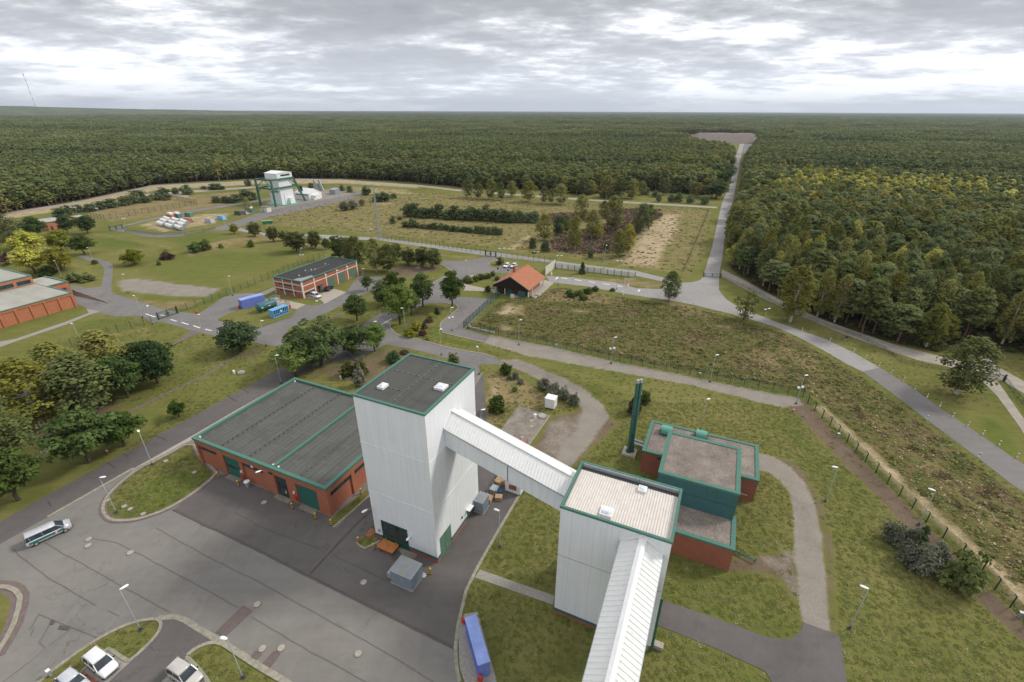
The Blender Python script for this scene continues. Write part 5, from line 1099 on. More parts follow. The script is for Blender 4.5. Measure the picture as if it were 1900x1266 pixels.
# --- brick workshop
def workshop():
    w, d, h = 23.78, 31.58, 6.03
    r = empty('brick_workshop', (-29.48, 57.77, 0), A90, 'red brick workshop with grey felt roof and green roof edge', 'building')
    MB().box(0.3, w - 0.3, 0.3, d - 0.3, 0, h - 0.75).build('wall', M['brick'], r)
    mb = MB(); mb.box(0, 0.3, 0, d, 4.5, h - 0.42); mb.box(0.301, w, 0, 0.3, 4.5, h - 0.42); mb.box(0.301, w, d - 0.3, d, 0, h - 0.42); mb.box(w - 0.3, w, 0.301, d - 0.301, 0, h - 0.42); mb.build('fascia_wall', M['brick'], r)
    for a, b in ((0, 2.3), (7.0, 9.0), (11.8, 14.3), (19.6, 20.3), (24.4, 25.9), (31.0, d)): MB().box(0, 0.3, a, b, 0, 4.498).build('pier', M['brick'], r)
    for a, b in ((0.302, 0.75), (5.6, 6.4), (11.4, 12.2), (17.2, 18.0), (23.0, w)): MB().box(a, b, 0, 0.3, 0, 4.498).build('pier', M['brick'], r)
    parapet(MB(), w, d, h - 0.42, h, 0.45, 0.15).build('roof_edge', M['green_trim'], r)
    MB().box(0.46, w - 0.46, 11.55, 12.0, h - 0.74, h + 0.05).build('roof_divider', M['green_trim'], r)
    MB().box(0.45, w - 0.45, 0.45, 11.549, h - 0.8, h - 0.35).build('roof', M['felt'], r); MB().box(0.45, w - 0.45, 12.001, d - 0.45, h - 0.8, h - 0.45).build('roof', M['felt'], r)
    mb = MB()
    for yy in (6.0, 18.0, 25.0): mb.tube((0.7, yy, h - 0.28), (w - 0.7, yy, h - 0.28), 0.025, n=5)
    mb.build('lightning_wire', M['dark_grey'], r)
    mb = MB()
    for yy in (6.0, 18.0, 25.0):
        for i in range(22): mb.lathe([(0.10, h - 0.46), (0.08, h - 0.26)], 6, (1.0 + i * 1.02, yy))
    mb.build('conductor_blocks', M['black'], r)
    for x, y in ((0.9, 11.2), (0.9, 12.4), (0.9, 31.0), (23.0, 11.2), (23.0, 30.8)): MB().lathe([(0.2, h - 0.46), (0.16, h - 0.2)], 10, (x, y)).build('roof_drain', M['white_clean'], r)
    for a, b in ((26.0, 30.9), (14.6, 19.5)):
        f = MB().box(0.20, 0.32, a + 0.1, b - 0.1, 3.55, 4.3).build('window', M['green_dark'], r)
        k = 6
        for i in range(k): c = a + 0.15 + (b - a - 0.3) * i / k; MB().box(0.185, 0.2, c + 0.03, c + (b - a - 0.3) / k - 0.03, 3.62, 4.23).build('pane', M['glass'], f)
    for a, b in ((0.85, 5.5), (6.5, 11.3), (12.3, 17.1), (18.1, 22.9)):
        f = MB().box(a, b, 0.20, 0.32, 3.55, 4.35).build('window', M['green_dark'], r)
        for i in range(6): c = a + 0.05 + (b - a - 0.1) * i / 6; MB().box(c + 0.03, c + (b - a - 0.1) / 6 - 0.03, 0.185, 0.2, 3.62, 4.28).build('pane', M['glass'], f)
    for a, b, gl in ((20.4, 24.3, 1), (2.45, 6.85, 0)):
        g = MB().box(0.22, 0.34, a, b, 0.05, 4.3).build('gate', M['green_mid'], r)
        for i in range(1, 5): MB().box(0.205, 0.219, a + 0.02, b - 0.02, i * 0.86, i * 0.86 + 0.04).build('gate_joint', M['green_dark'], g)
        if gl:
            for i in range(5): c = a + 0.2 + (b - a - 0.3) * i / 5; MB().box(0.20, 0.21, c, c + (b - a - 0.5) / 5 - 0.08, 1.78, 2.45).build('pane', M['glass'], g)
            MB().box(0.195, 0.215, a + 0.1, a + 1.0, 0.1, 2.1).build('wicket_frame', M['green_trim'], g)
    f = MB().box(0.22, 0.34, 9.1, 11.7, 0.05, 4.3).build('glazed_door', M['green_dark'], r)
    for i in range(3):
        for j in range(5): a = 9.2 + i * 0.82; MB().box(0.20, 0.218, a + 0.05, a + 0.77, 0.2 + j * 0.82, 0.92 + j * 0.82).build('pane', M['glass'], f)
    MB().box(0.17, 0.199, 9.85, 10.1, 0.9, 1.5).build('notice', M['yellow'], f)
    wall_lamp(r, (-0.02, 13.0, 4.9), (-0.8, 0.5)); MB().box(-0.25, -0.01, 11.9, 12.6, 4.6, 4.9).build('floodlight', M['dark_grey'], r)
    for y in (20.0, 7.4): MB().box(-0.30, -0.01, y - 0.25, y + 0.25, 0.8, 1.6).build('hydrant_box', M['red'], r)
    for y in (20.05, 7.55): MB().lathe([(0.16, 2.1), (0.16, 2.5)], 8, (-0.12, y)).build('lamp_box', M['white_clean'], r)
    for y in (10.4, 22.4, 4.6): MB().box(-0.9, -0.01, y - 1.7, y + 1.7, 0.0, 0.12).build('threshold', M['concrete_old'], r)
    for a in (19.0,): MB().box(-0.035, -0.005, 16.6, 17.2, 4.2, 4.6).build('sign', M['white_clean'], r)
workshop()

# --- machine house: two low brick wings and a taller teal block
def machine_house():
    o = np.array([23.70, 69.10]); r = empty('machine_house', (o[0], o[1], 0), TH, 'brick machine house with gravel roofs and raised teal block', 'building')
    def toloc(x, y): q = np.array([x, y]) - o; return q @ E1, q @ E2
    def wing(x, y, w, d, h, roof='roof_gravel'):
        wl = MB().box(x, x + w, y, y + d, 0, h - 0.35).build('wall', M['brick_dark'], r)
        mb = MB()
        for x0, x1, y0, y1 in ((-.12, w + .12, -.12, .5), (-.12, w + .12, d - .5, d + .12), (-.12, .5, .5, d - .5), (w - .5, w + .12, .5, d - .5)): mb.box(x + x0, x + x1, y + y0, y + y1, h - 0.35, h)
        mb.build('roof_edge', M['green_trim'], wl); MB().box(x + .5, x + w - .5, y + .5, y + d - .5, h - 0.34, h - 0.12).build('roof', M[roof], wl)
        mb = MB(); n1, n2 = int(w / 0.55), int(d / 0.55)
        for i in range(n1): mb.box(x + .6 + i * .55, x + .72 + i * .55, y + .5, y + .6, h - 0.11, h - 0.02); mb.box(x + .6 + i * .55, x + .72 + i * .55, y + d - .6, y + d - .5, h - 0.11, h - 0.02)
        for i in range(n2): mb.box(x + .5, x + .6, y + .65 + i * .55, y + .77 + i * .55, h - 0.11, h - 0.02); mb.box(x + w - .6, x + w - .5, y + .65 + i * .55, y + .77 + i * .55, h - 0.11, h - 0.02)
        mb.build('roof_clips', M['dark_grey'], wl)
        return wl
    b = wing(0, 0, 19.06, 10.1, 4.79)
    MB().box(2.6, 3.4, -0.04, 0.05, 3.6, 4.1).build('vent', M['dark_grey'], b); MB().box(15.6, 18.0, -0.06, 0.0, 1.1, 1.2).build('handrail', M['white_clean'], b)
    fx, fy = toloc(31.367, 47.626); f = wing(fx - 11.2, fy, 11.2, 6.57, 4.53)
    hx, hy = toloc(22.89, 57.80); w, d, h = 11.44, 11.39, 9.65
    t = MB().box(hx + .05, hx + w - .05, hy + .05, hy + d - .05, 0, h - 0.4).build('tower_block', M['green_dark'], r)
    n = 8; pw = w / n; me = MB().box(.012, pw - .012, -.05, .03, 0, h - 4.6).mesh('panel', M['teal'])
    for i in range(n): inst('panel', me, t, (hx + i * pw, hy, 4.2))
    n = 8; pw = d / n; me = MB().box(-.05, .03, .012, pw - .012, 0, h - 4.6).mesh('panel', M['teal'])
    for i in range(n): inst('panel', me, t, (hx + w + 0.02, hy + i * pw, 4.2)); inst('panel', me, t, (hx, hy + i * pw, 4.2))
    MB().box(hx, hx + w, hy - 0.085, hy - 0.052, 6.9, 6.96).build('joint_flashing', M['green_dark'], t)
    mb = MB()
    for x0, x1, y0, y1 in ((-.14, w + .14, -.14, .5), (-.14, w + .14, d - .5, d + .14), (-.14, .5, .5, d - .5), (w - .5, w + .14, .5, d - .5)): mb.box(hx + x0, hx + x1, hy + y0, hy + y1, h - 0.4, h)
    mb.build('roof_edge', M['green_trim'], t); MB().box(hx + .5, hx + w - .5, hy + .5, hy + d - .5, h - 0.39, h - 0.12).build('roof', M['roof_gravel'], t)
    # mint exhaust hoods behind
    for x in (2.2, 8.3):
        mb = MB(); n = 10; rr = 0.85; yc = 8.4 if x > 5 else 7.2; zc = 4.7
        vs = []
        for xx in (x, x + 1.9):
            for i in range(n + 1): a = math.pi * i / n; vs.append((xx, yc + rr * math.cos(a) * 1.1, zc + 0.6 + rr * math.sin(a)))
            vs += [(xx, yc - rr * 1.1, zc), (xx, yc + rr * 1.1, zc)]
        k = n + 3; fs = [(i, i + 1, k + i + 1, k + i) for i in range(n)] + [(n, n + 1, k + n + 1, k + n), (n + 2, 0, k, k + n + 2), tuple(range(n + 2, -1, -1)), tuple(k + i for i in range(n + 3))]
        mb.add(vs, fs); hd = mb.build('exhaust_hood', M['mint'], r); MB().box(x - 0.25, x + 2.1, yc - 1.1, yc + 0.8, 4.66, 4.9).build('hood_base', M['dark_grey'], hd)
    # handrail stub in front
    MB().tube((fx + 0.0, fy + 4.2, 0.5), (fx + 3.6, fy + 3.2, 0.5), 0.12, n=8).tube((fx + 0.6, fy + 4.0, 0), (fx + 0.6, fy + 4.0, 1.0), 0.06, n=6).tube((fx + 3.5, fy + 3.2, 0), (fx + 3.5, fy + 3.2, 1.0), 0.06, n=6).build('drain_pipe', M['tank_green'], r)
    for yy in (5.6, 4.6): MB().tube((0.02, yy, 2.2), (-3.0, yy + 0.3, 2.2), 0.24, n=12).build('flue_pipe', M['metal'], r)
    return r
machine_house()
def chimney():
    r = empty('chimney', (22.94, 74.15, 0), TH, 'twin dark green steel chimney flues on a concrete base', 'chimney')
    MB().box(-1.3, 1.3, -1.3, 1.3, 0, 0.4).build('base', M['concrete'], r)
    for x, y in ((-0.2, -0.15), (0.28, 0.28)):
        f = MB().lathe([(0.5, 0.4), (0.5, 0.8), (0.33, 1.0), (0.33, 16.2)], 16, (x, y)).build('flue', M['green_dark'], r, True); MB().lathe([(0.36, 15.9), (0.36, 16.0), (0.28, 16.5)], 16, (x, y)).build('flue_tip', M['metal'], f)
    for z in (5, 9, 13): MB().lathe([(0.37, z), (0.37, z + 0.15)], 14, (-0.2, -0.15)).lathe([(0.37, z), (0.37, z + 0.15)], 14, (0.28, 0.28)).build('clamp', M['green_mid'], r)
chimney()

# --- brick garage with white frame
def garage():
    w, d, h = 28.6, 13.63, 6.29
    r = empty('brick_garage', (-73.41, 157.96, 0), A90, 'brick garage with white concrete frame and three roller gates', 'building')
    MB().box(0.12, w - 0.12, 0.12, d - 0.12, 0, h - 0.7).build('wall', M['brick'], r)
    xs = [0, 5.8, 11.5, 17.2, 22.8, w]; ys = [0, 4.55, 9.1, d]
    for x in xs:
        ww = 0.55 if x in (0, w) else 0.42; x0 = min(max(x - ww / 2, 0), w - ww)
        MB().box(x0, x0 + ww, 0, 0.3, 0, h - 0.35).build('post', M['concrete_white'], r); MB().box(x0, x0 + ww, d - 0.3, d, 0, h - 0.35).build('post', M['concrete_white'], r)
    for y in ys[1:-1]: MB().box(0, 0.3, y - 0.2, y + 0.2, 0, h - 0.35).build('post', M['concrete_white'], r); MB().box(w - 0.3, w, y - 0.2, y + 0.2, 0, h - 0.35).build('post', M['concrete_white'], r)
    for z in (2.15, 4.45):
        for a, b in zip(ys[:-1], ys[1:]):
            a2 = a + (0.31 if a == 0 else 0.21); b2 = b - (0.31 if b == d else 0.21); MB().box(0.02, 0.28, a2, b2, z, z + 0.3).build('beam', M['concrete_white'], r); MB().box(w - 0.28, w - 0.02, a2, b2, z, z + 0.3).build('beam', M['concrete_white'], r)
    for i, (a, b) in enumerate(zip(xs[:-1], xs[1:])):
        a2 = a + (0.56 if a == 0 else 0.22); b2 = b - (0.56 if b == w else 0.22)
        for z in (2.0, 4.1):
            if z == 2.0 and i >= 1: continue
            MB().box(a2, b2, 0.02, 0.28, z, z + 0.3).build('beam', M['concrete_white'], r)
    parapet(MB(), w, d, h - 0.35, h, 0.30, 0.10).build('roof_edge', M['green_trim'], r)
    MB().box(0.3, w - 0.3, 0.3, d - 0.3, h - 0.7, h - 0.3).build('roof', M['felt_dark'], r); MB().prism([(0.35, 0.4), (6.5, 0.4), (7.5, 2.6), (4.2, 3.2), (2.5, 4.6), (0.4, 4.4)], h - 0.299, h - 0.27).build('roof_patch', M['roof_patch'], r)
    for x, y in ((5, 6), (12, 7.2), (13, 6.4), (20, 8), (10.5, 8.6)): MB().lathe([(0.18, h - 0.3), (0.14, h + 0.1)], 8, (x, y)).build('roof_vent', M['white_clean'], r)
    MB().box(9, 21, 6.6, 6.66, h - 0.298, h - 0.27).build('roof_seam', M['metal'], r)
    for x0 in (12.7, 18.3, 23.9):
        g = MB().box(x0, x0 + 2.9, 0.06, 0.18, 0.05, 3.85).build('gate', M['green_door'], r)
        for i in range(1, 5): MB().box(x0, x0 + 2.9, 0.045, 0.059, i * 0.77, i * 0.77 + 0.04).build('gate_joint', M['green_mid'], g)
    g = MB().box(7.3, 8.6, 0.06, 0.16, 0.05, 2.2).build('door', M['green_dark'], r); MB().box(7.35, 8.2, -0.75, -0.68, 0.05, 2.15).build('door_leaf', M['teal'], g); MB().box(7.0, 8.9, -0.9, 0.05, 2.4, 2.5).build('canopy', M['dark_grey'], g)
    for (axis, a, b, z0, z1) in (('x', 0.7, 5.4, 0.75, 1.75), ('y', 9.4, 11.5, 3.55, 4.25), ('y', 4.8, 8.9, 3.55, 4.25), ('y', 3.0, 4.3, 3.55, 4.25), ('y', 9.4, 11.5, 1.3, 2.0), ('y', 4.8, 8.9, 1.3, 2.0), ('y', 3.0, 4.3, 1.3, 2.0)):
        k = max(2, int((b - a) / 0.8)); bx = (lambda u0, u1, v0, v1, zz0, zz1: (u0, u1, v0, v1, zz0, zz1)) if axis == 'x' else (lambda u0, u1, v0, v1, zz0, zz1: (v0, v1, u0, u1, zz0, zz1))
        f = MB().box(*bx(a, b, 0.09, 0.2, z0, z1)).build('window', M['metal'], r)
        for i in range(k): c = a + 0.05 + (b - a - 0.1) * i / k; MB().box(*bx(c + 0.03, c + (b - a - 0.1) / k - 0.03, 0.07, 0.089, z0 + 0.06, z1 - 0.06)).build('pane', M['glass'], f)
    for x in (11.0, 17.0, 22.2): wall_lamp(r, (x, -0.02, 5.0), (0.0, -0.6))
garage()

# --- long brick building at the left edge
def long_brick():
    r = empty('long_brick_building', (-146.4, 149.8, 0), TH, 'long orange brick building with pale roof at the left edge', 'building'); L = 34.0; h = 4.98
    wl = MB().prism([(-0.3, -L), (-0.3, -0.3), (-14.6, -0.3), (-14.6, 5.6), (-0.3 - 14.3, 5.6), (-29.0, 5.6), (-29.0, 1.8), (-46, 1.8), (-46, -L)], 0, h - 0.3).build('wall', M['brick_orange'], r) if False else None
    main = MB().box(-46, -0.25, -L, -0.25, 0, h - 0.4).build('wall', M['brick_orange'], r)
    MB().box(-0.25, 0, -L, 0, 4.15, h - 0.18).box(-14.6, -0.251, -0.25, 0, 0, h - 0.18).build('fascia_wall', M['brick_orange'], r)
    k = 0
    while 0.0 + 3.72 * k < L - 4:
        y1 = -0.8 - 3.72 * k; y0 = y1 - 0.0
        MB().box(-0.25, 0, (0 if k == 0 else y1 + 0.0), (0 if k == 0 else y1 + 0.0) + 0.0001, 0, 0.01) if False else None
        a = 0 if k == 0 else -0.8 - 3.72 * k + 0.62; b = -0.8 - 3.72 * k
        MB().box(-0.25, 0, b, a, 0, 4.148).build('pier', M['brick_orange'], r); k += 1
    wg = MB().box(-29.0, -14.6, 0.001, 5.6, 0, h - 0.4).build('wing', M['brick_orange'], r)
    MB().box(-29.2, -14.45, 5.25, 5.75, h - 0.18, h + 0.15).box(-14.85, -14.45, 0.0, 5.249, h - 0.18, h + 0.15).build('roof_edge', M['green_trim'], wg); MB().box(-29, -14.85, 0.0, 5.25, h - 0.4, h - 0.12).build('roof', M['felt_grey'], wg)
    MB().box(-14.62, -14.50, 0.9, 4.9, 0.3, 3.4).build('recess', M['brick'], wg); f = MB().box(-14.52, -14.46, 1.2, 4.4, 2.2, 3.1).build('window', M['green_dark'], wg); MB().box(-14.46, -14.44, 1.3, 4.3, 2.3, 3.0).build('pane', M['glass'], f)
    MB().box(-14.7, 0.1, -0.3, 0.1, h - 0.18, h + 0.15).box(-0.25, 0.1, -L, -0.301, h - 0.18, h + 0.10).build('roof_edge', M['green_trim'], r)
    MB().box(-46, -0.25, -L, -0.3, h - 0.4, h - 0.10).build('roof', M['felt_grey'], r)
    up = MB().box(-46, -22.4, -L, -0.4, h - 0.1, 7.7).build('upper_storey', M['brick_orange'], r)
    MB().box(-46, -22.25, -0.7, -0.3, 7.7, 8.1).box(-22.6, -22.25, -L, -0.701, 7.7, 8.05).build('roof_edge', M['green_trim'], up); MB().box(-46, -22.6, -L, -0.7, 7.6, 7.85).build('roof', M['felt_grey'], up)
    for i, y1 in enumerate((-1.1, -5.8, -10.6, -15.4, -20.2)):
        f = MB().box(-22.42, -22.34, y1 - 3.8, y1, 5.4, 6.75).build('window', M['green_dark'], up)
        for j in range(4): a = y1 - 3.75 + j * 0.93; MB().box(-22.345, -22.33, a + 0.04, a + 0.88, 5.5, 6.65).build('pane', M['glass'], f)
        MB().box(-22.4, -22.2, y1 - 3.9, y1 + 0.1, 5.28, 5.38).build('sill', M['concrete'], f)
long_brick()

# --- gatehouse with tiled roof
def gatehouse():
    r = empty('gatehouse', (5.6, 159.4, 0), TH, 'gatehouse with orange tiled gable roof and black timber front', 'building')
    y0, y1 = -0.8, 15.2; xr, zr = -6.5, 7.2; xe, ze = 0.7, 3.2; xl = -13.7
    MB().box(-9.5, -0.9, 2.0, 14.0, 0, 3.0).build('wall', M['brick'], r); MB().prism([(-12.6, 1.0), (-9.52, 1.0), (-9.52, 10.0), (-12.6, 10.0)], 0, 2.9).build('timber_wall', M['timber_dark'], r)
    # gable cladding, board by board
    n = 36
    for i in range(n):
        a = xl + 0.15 + (xe - xl - 0.3) * i / n; b = a + (xe - xl - 0.3) / n - 0.02
        za = min(zr, ze + (zr - ze) * min((a - xl) / (xr - xl), (xe - a) / (xe - xr))); zb = min(zr, ze + (zr - ze) * min((b - xl) / (xr - xl), (xe - b) / (xe - xr)))
        lo = 2.55
        MB().hexa([(a, y0 + 0.1, lo), (b, y0 + 0.1, lo), (b, y0 + 0.22, lo), (a, y0 + 0.22, lo), (a, y0 + 0.1, za - 0.1), (b, y0 + 0.1, zb - 0.1), (b, y0 + 0.22, zb - 0.1), (a, y0 + 0.22, za - 0.1)]).build('cladding_board', M['timber_dark'], r)
    for x0, x1, nm in ((xr, xe, 0), (xr, xl, 1)):
        z1 = ze; mb = MB(); rf = None; rows = 16
        base = MB().hexa([(x0, y0, zr - 0.12), (x1, y0, z1 - 0.12), (x1, y1, z1 - 0.12), (x0, y1, zr - 0.12), (x0, y0, zr), (x1, y0, z1), (x1, y1, z1), (x0, y1, zr)]); rf = base.build('roof', M['tile'] if nm == 0 else M['tile'], r)
        for i in range(rows):   # lapped courses of tiles
            t0, t1 = i / rows, (i + 1) / rows; xa, xb = x0 + (x1 - x0) * t0, x0 + (x1 - x0) * (t1 + 0.012); za, zb = zr + (z1 - zr) * t0, zr + (z1 - zr) * (t1 + 0.012)
            MB().hexa([(xa, y0, za), (xb, y0, zb), (xb, y1, zb), (xa, y1, za), (xa, y0, za + 0.02), (xb, y0, zb + 0.085), (xb, y1, zb + 0.085), (xa, y1, za + 0.02)]).build('tile_course', M['tile'], rf)
        MB().beam((x0, y0 - 0.05, zr - 0.02), (x1, y0 - 0.05, z1 - 0.02), 0.08, 0.26).beam((x0, y1 + 0.05, zr - 0.02), (x1, y1 + 0.05, z1 - 0.02), 0.08, 0.26).build('barge_board', M['concrete'], rf)
        MB().tube((x1 + (0.05 if nm == 0 else -0.05), y0, z1 - 0.08), (x1 + (0.05 if nm == 0 else -0.05), y1, z1 - 0.08), 0.09, n=6).build('gutter', M['metal'], rf)
    MB().tube((xr, y0, zr + 0.04), (xr, y1, zr + 0.04), 0.16, n=8).build('ridge_tiles', M['tile'], r)
    MB().box(-9.7, -8.9, 8.4, 9.2, 5.0, 8.0).build('chimney', M['brick'], r)
    for x, y in ((0.1, 0.0), (-3.0, 0.0), (-9.0, 0.0), (-12.9, 0.0), (0.1, 3.6), (0.1, 15.0), (-12.9, 4.0)): MB().box(x - 0.17, x + 0.17, y - 0.17, y + 0.17, 0, 2.9 if x > -10 else 2.75).build('column', M['concrete_white'], r)
    f = MB().box(-0.92, -0.86, 5.2, 12.6, 0.95, 2.7).build('window', M['metal'], r)
    for i in range(6): MB().box(-0.858, -0.84, 5.3 + i * 1.21, 6.4 + i * 1.21, 1.05, 2.6).build('pane', M['glass'], f)
    MB().box(-1.4, -0.2, 1.2, 1.4, 0, 2.4).box(-3.6, -0.9, -0.5, -0.38, 0.0, 2.3).build('screen', M['teal'], r); MB().box(-7.6, -5.6, -0.4, -0.3, 0, 2.4).build('gate', M['green_dark'], r)
    MB().box(-5.4, -4.0, -3.2, -3.0, 0, 1.7).build('wing_wall', M['concrete_white'], r)
gatehouse()

# --- far headframe and its outbuildings
def headframe():
    r = empty('headframe_tower', (-160.1, 340.3, 0), TH, 'far white shaft tower with projecting cap and green steel frame', 'tower')
    MB().lathe([(9.8, 0), (9.8, 0.35)], 40, (-5.0, 5.5)).build('base_disc', M['mint'], r)
    MB().box(-10.4, 0, 0, 11, 0.35, 17.2).build('wall', M['white'], r)
    MB().box(-10.9, 0.5, -0.7, 12.2, 17.2, 20.8).build('cap', M['white'], r)
    MB().add([(-11.2, -1, 20.8), (0.8, -1, 20.8), (0.8, 12.5, 20.8), (-11.2, 12.5, 20.8), (-11.2, 5.7, 22.0), (0.8, 5.7, 22.0)], [(0, 1, 5, 4), (2, 3, 4, 5), (1, 2, 5), (3, 0, 4), (3, 2, 1, 0)]).build('cap_roof', M['white_clean'], r)
    MB().box(0.45, 0.58, 2.4, 10.4, 18.8, 19.9).build('cap_window', M['glass'], r); MB().box(-8.0, -1.6, -0.1, 0.02, 8.2, 9.4).build('window', M['concrete_old'], r)
    MB().box(0.02, 2.2, 5.6, 9.6, 0.35, 4.2).build('porch', M['white_clean'], r); MB().box(-0.05, 0.06, 2.6, 2.9, 0.5, 7.5).build('downpipe', M['metal'], r)
    S = M['steel_green']
    for a, b in (((-13.8, -6.5, 0), (-13.8, -6.5, 17.6)), ((1.24, -6.9, 0), (1.24, -6.9, 17.6)), ((1.2, 19.6, 0), (0.8, 12.2, 17.6)), ((-13.8, 19.6, 0), (-13.4, 12.2, 17.6))): MB().beam(a, b, 1.0, 1.0).build('frame_leg', S, r)
    for z, e in ((17.2, 0), (11.6, 0)):
        y2 = 12.2 if z > 15 else 14.8
        for a, b in (((-13.8, -6.5, z), (1.2, -6.9, z)), ((1.2, -6.9, z), (0.9, y2, z)), ((-13.8, -6.5, z), (-13.5, y2, z)), ((-13.5, y2, z), (0.9, y2, z))): MB().beam(a, b, 0.7, 1.0).build('frame_beam', S, r)
    for a, b in (((-13.8, -6.5, 12), (-6, -6.7, 17)), ((1.2, -6.9, 12), (-5, -6.7, 17)), ((1.2, -6.9, 8.5), (1.1, -2.5, 11.5)), ((1.2, -6.9, 8.5), (-2.5, -6.8, 11.5)), ((-13.8, -6.5, 8.5), (-10, -6.6, 11.5)), ((1.0, 14.6, 12), (0.9, 9.0, 17))): MB().beam(a, b, 0.4, 0.4).build('frame_brace', S, r)
    # hall
    q = np.array([-160.1, 340.3]) + E1 * -6 + E2 * 23.4
    h = empty('white_hall', (q[0], q[1], 0), TH, 'low white hall with gable roof behind the far headframe', 'building'); x0, x1, y0, y1 = -6.2, 7.4, 0, 12.4
    MB().add([(x0, y0, 0), (x1, y0, 0), (x1, y1, 0), (x0, y1, 0), (x0, y0, 4.4), (x1, y0, 4.4), (x1, y1, 4.4), (x0, y1, 4.4), (x0, 6.2, 7.2), (x1, 6.2, 7.2)], [(0, 1, 5, 4), (1, 2, 6, 9, 5), (2, 3, 7, 6), (3, 0, 4, 8, 7)]).build('wall', M['white'], h)
    MB().add([(x0 - .3, -0.4, 4.35), (x1 + .3, -0.4, 4.35), (x1 + .3, 6.2, 7.35), (x0 - .3, 6.2, 7.35), (x1 + .3, 12.8, 4.35), (x0 - .3, 12.8, 4.35)], [(0, 1, 2, 3), (3, 2, 4, 5)]).build('roof', M['white_clean'], h)
    MB().box(x0 + 0.5, x1 - 1, -0.08, 0.02, 3.1, 3.8).build('window', M['concrete_old'], h); MB().box(-3.6, -1.2, 1.0, 3.2, 5.4, 9.2).build('roof_vent', M['black'], h); MB().box(x1 - 0.02, x1 + 2.4, 2.2, 8.6, 0, 3.4).build('porch', M['white_clean'], h); MB().box(x1 + 2.38, x1 + 2.46, 2.6, 3.4, 1.4, 2.6).build('porch_window', M['glass'], h)
    q = P(617.0, 361)
    s = empty('metal_shed', (q[0], q[1], 0), TH, 'grey metal shed beside the low white hall', 'shed'); MB().box(-3, 3, 0, 5.5, 0, 3.6).build('wall', M['shed_grey'], s); MB().add([(-3.2, -.2, 3.6), (3.2, -.2, 3.6), (3.2, 5.7, 4.2), (-3.2, 5.7, 4.2)], [(0, 1, 2, 3)]).build('roof', M['metal'], s)
    for i, (u, lb) in enumerate(((588, 'left upright grey steel fin behind the white hall'), (597, 'right upright grey steel fin behind the white hall'))):
        g = P(u, 353.5); e = empty('steel_fin', (g[0], g[1], 0), TH, lb, 'fin', 'steel fins behind the hall')
        MB().hexa([(-2.2, -0.4, 0), (2.2, -0.4, 0), (2.2, 0.4, 0), (-2.2, 0.4, 0), (-2.2, -0.3, 8.2), (-0.6, -0.3, 8.2), (-0.6, 0.3, 8.2), (-2.2, 0.3, 8.2)]).build('plate', M['metal'], e); MB().box(-2.4, 2.4, -0.7, 0.7, 0, 0.4).build('foot', M['concrete'], e)
headframe()
def small_brick(u, v, w, d, h, label):
    g = P(u, v); r = empty('brick_hut', (g[0], g[1], 0), TH, label, 'building'); MB().box(-w, 0, 0, d, 0, h - 0.4).build('wall', M['brick_orange'], r)
    parapet(MB(), w, d, 0, 0.4, 0.3, 0.15); mb = MB(); mb.box(-w - .15, .15, -.15, d + .15, h - 0.4, h - 0.1); mb.build('roof_edge', M['green_trim'], r); MB().box(-w + .2, -.2, .2, d - .2, h - 0.1, h - 0.02).build('roof', M['felt_grey'], r)
    MB().box(-0.05, 0.06, 1.0, 2.2, 0, 2.3).build('door', M['dark_grey'], r); f = MB().box(-w * 0.6, -w * 0.3, -0.06, 0.02, 1.2, 2.4).build('window', M['white_clean'], r); MB().box(-w * 0.58, -w * 0.32, -0.075, -0.061, 1.3, 2.3).build('pane', M['glass'], f)
small_brick(92, 429, 12, 9, 4.8, 'low orange brick hut with flat roof beyond the yellow trees'); small_brick(147, 418, 6, 5, 4.5, 'small brick hut between the two dark conifers')
# --- radio masts
def lattice():
    g = P(704, 445); r = empty('lattice_mast', (g[0], g[1], 0), 0.4, 'slender galvanised lattice mast by the patrol road', 'mast'); H = 26.3; b, t = 1.15, 0.25
    c = lambda i, z: Vector(((b + (t - b) * z / H) * math.cos(i * 2.094), (b + (t - b) * z / H) * math.sin(i * 2.094), z))
    for i in range(3): MB().tube(c(i, 0), c(i, H), 0.15, 0.09, 6).build('mast_leg', M['metal'], r)
    n = 17; mb = MB()
    for k in range(n):
        z0, z1 = H * k / n, H * (k + 1) / n
        for i in range(3): mb.tube(c(i, z0), c((i + 1) % 3, z1), 0.075, n=4); mb.tube(c((i + 1) % 3, z0), c(i, z1), 0.075, n=4); mb.tube(c(i, z1), c((i + 1) % 3, z1), 0.05, n=4)
    mb.build('bracing', M['metal'], r); MB().tube((0, 0, H), (0, 0, H + 1.6), 0.05, 0.03, 6).build('aerial', M['metal'], r); MB().lathe([(0.2, H + 0.1), (0.2, H + 0.5)], 8, (0.2, 0)).build('obstruction_light', M['red'], r)
    MB().box(-1.6, 1.6, -1.6, 1.6, 0, 0.3).build('base', M['concrete'], r)
lattice()
def guyed():
    a = rad(-41.96); D = 7000; r = empty('guyed_mast', (D * math.sin(a), D * math.cos(a), 30), 0, 'very tall red and white banded mast on the left horizon', 'mast')
    n = 13; z0, z1 = 0, 335
    for i in range(n):
        b0 = z0 + (z1 - z0) * i / n; MB().tube((0, 0, b0), (0, 0, b0 + (z1 - z0) / n), 2.0 if i < n - 1 else 2.6, n=6).build('mast_band', M['red'] if i % 2 == 0 else M['white_clean'], r)
guyed()
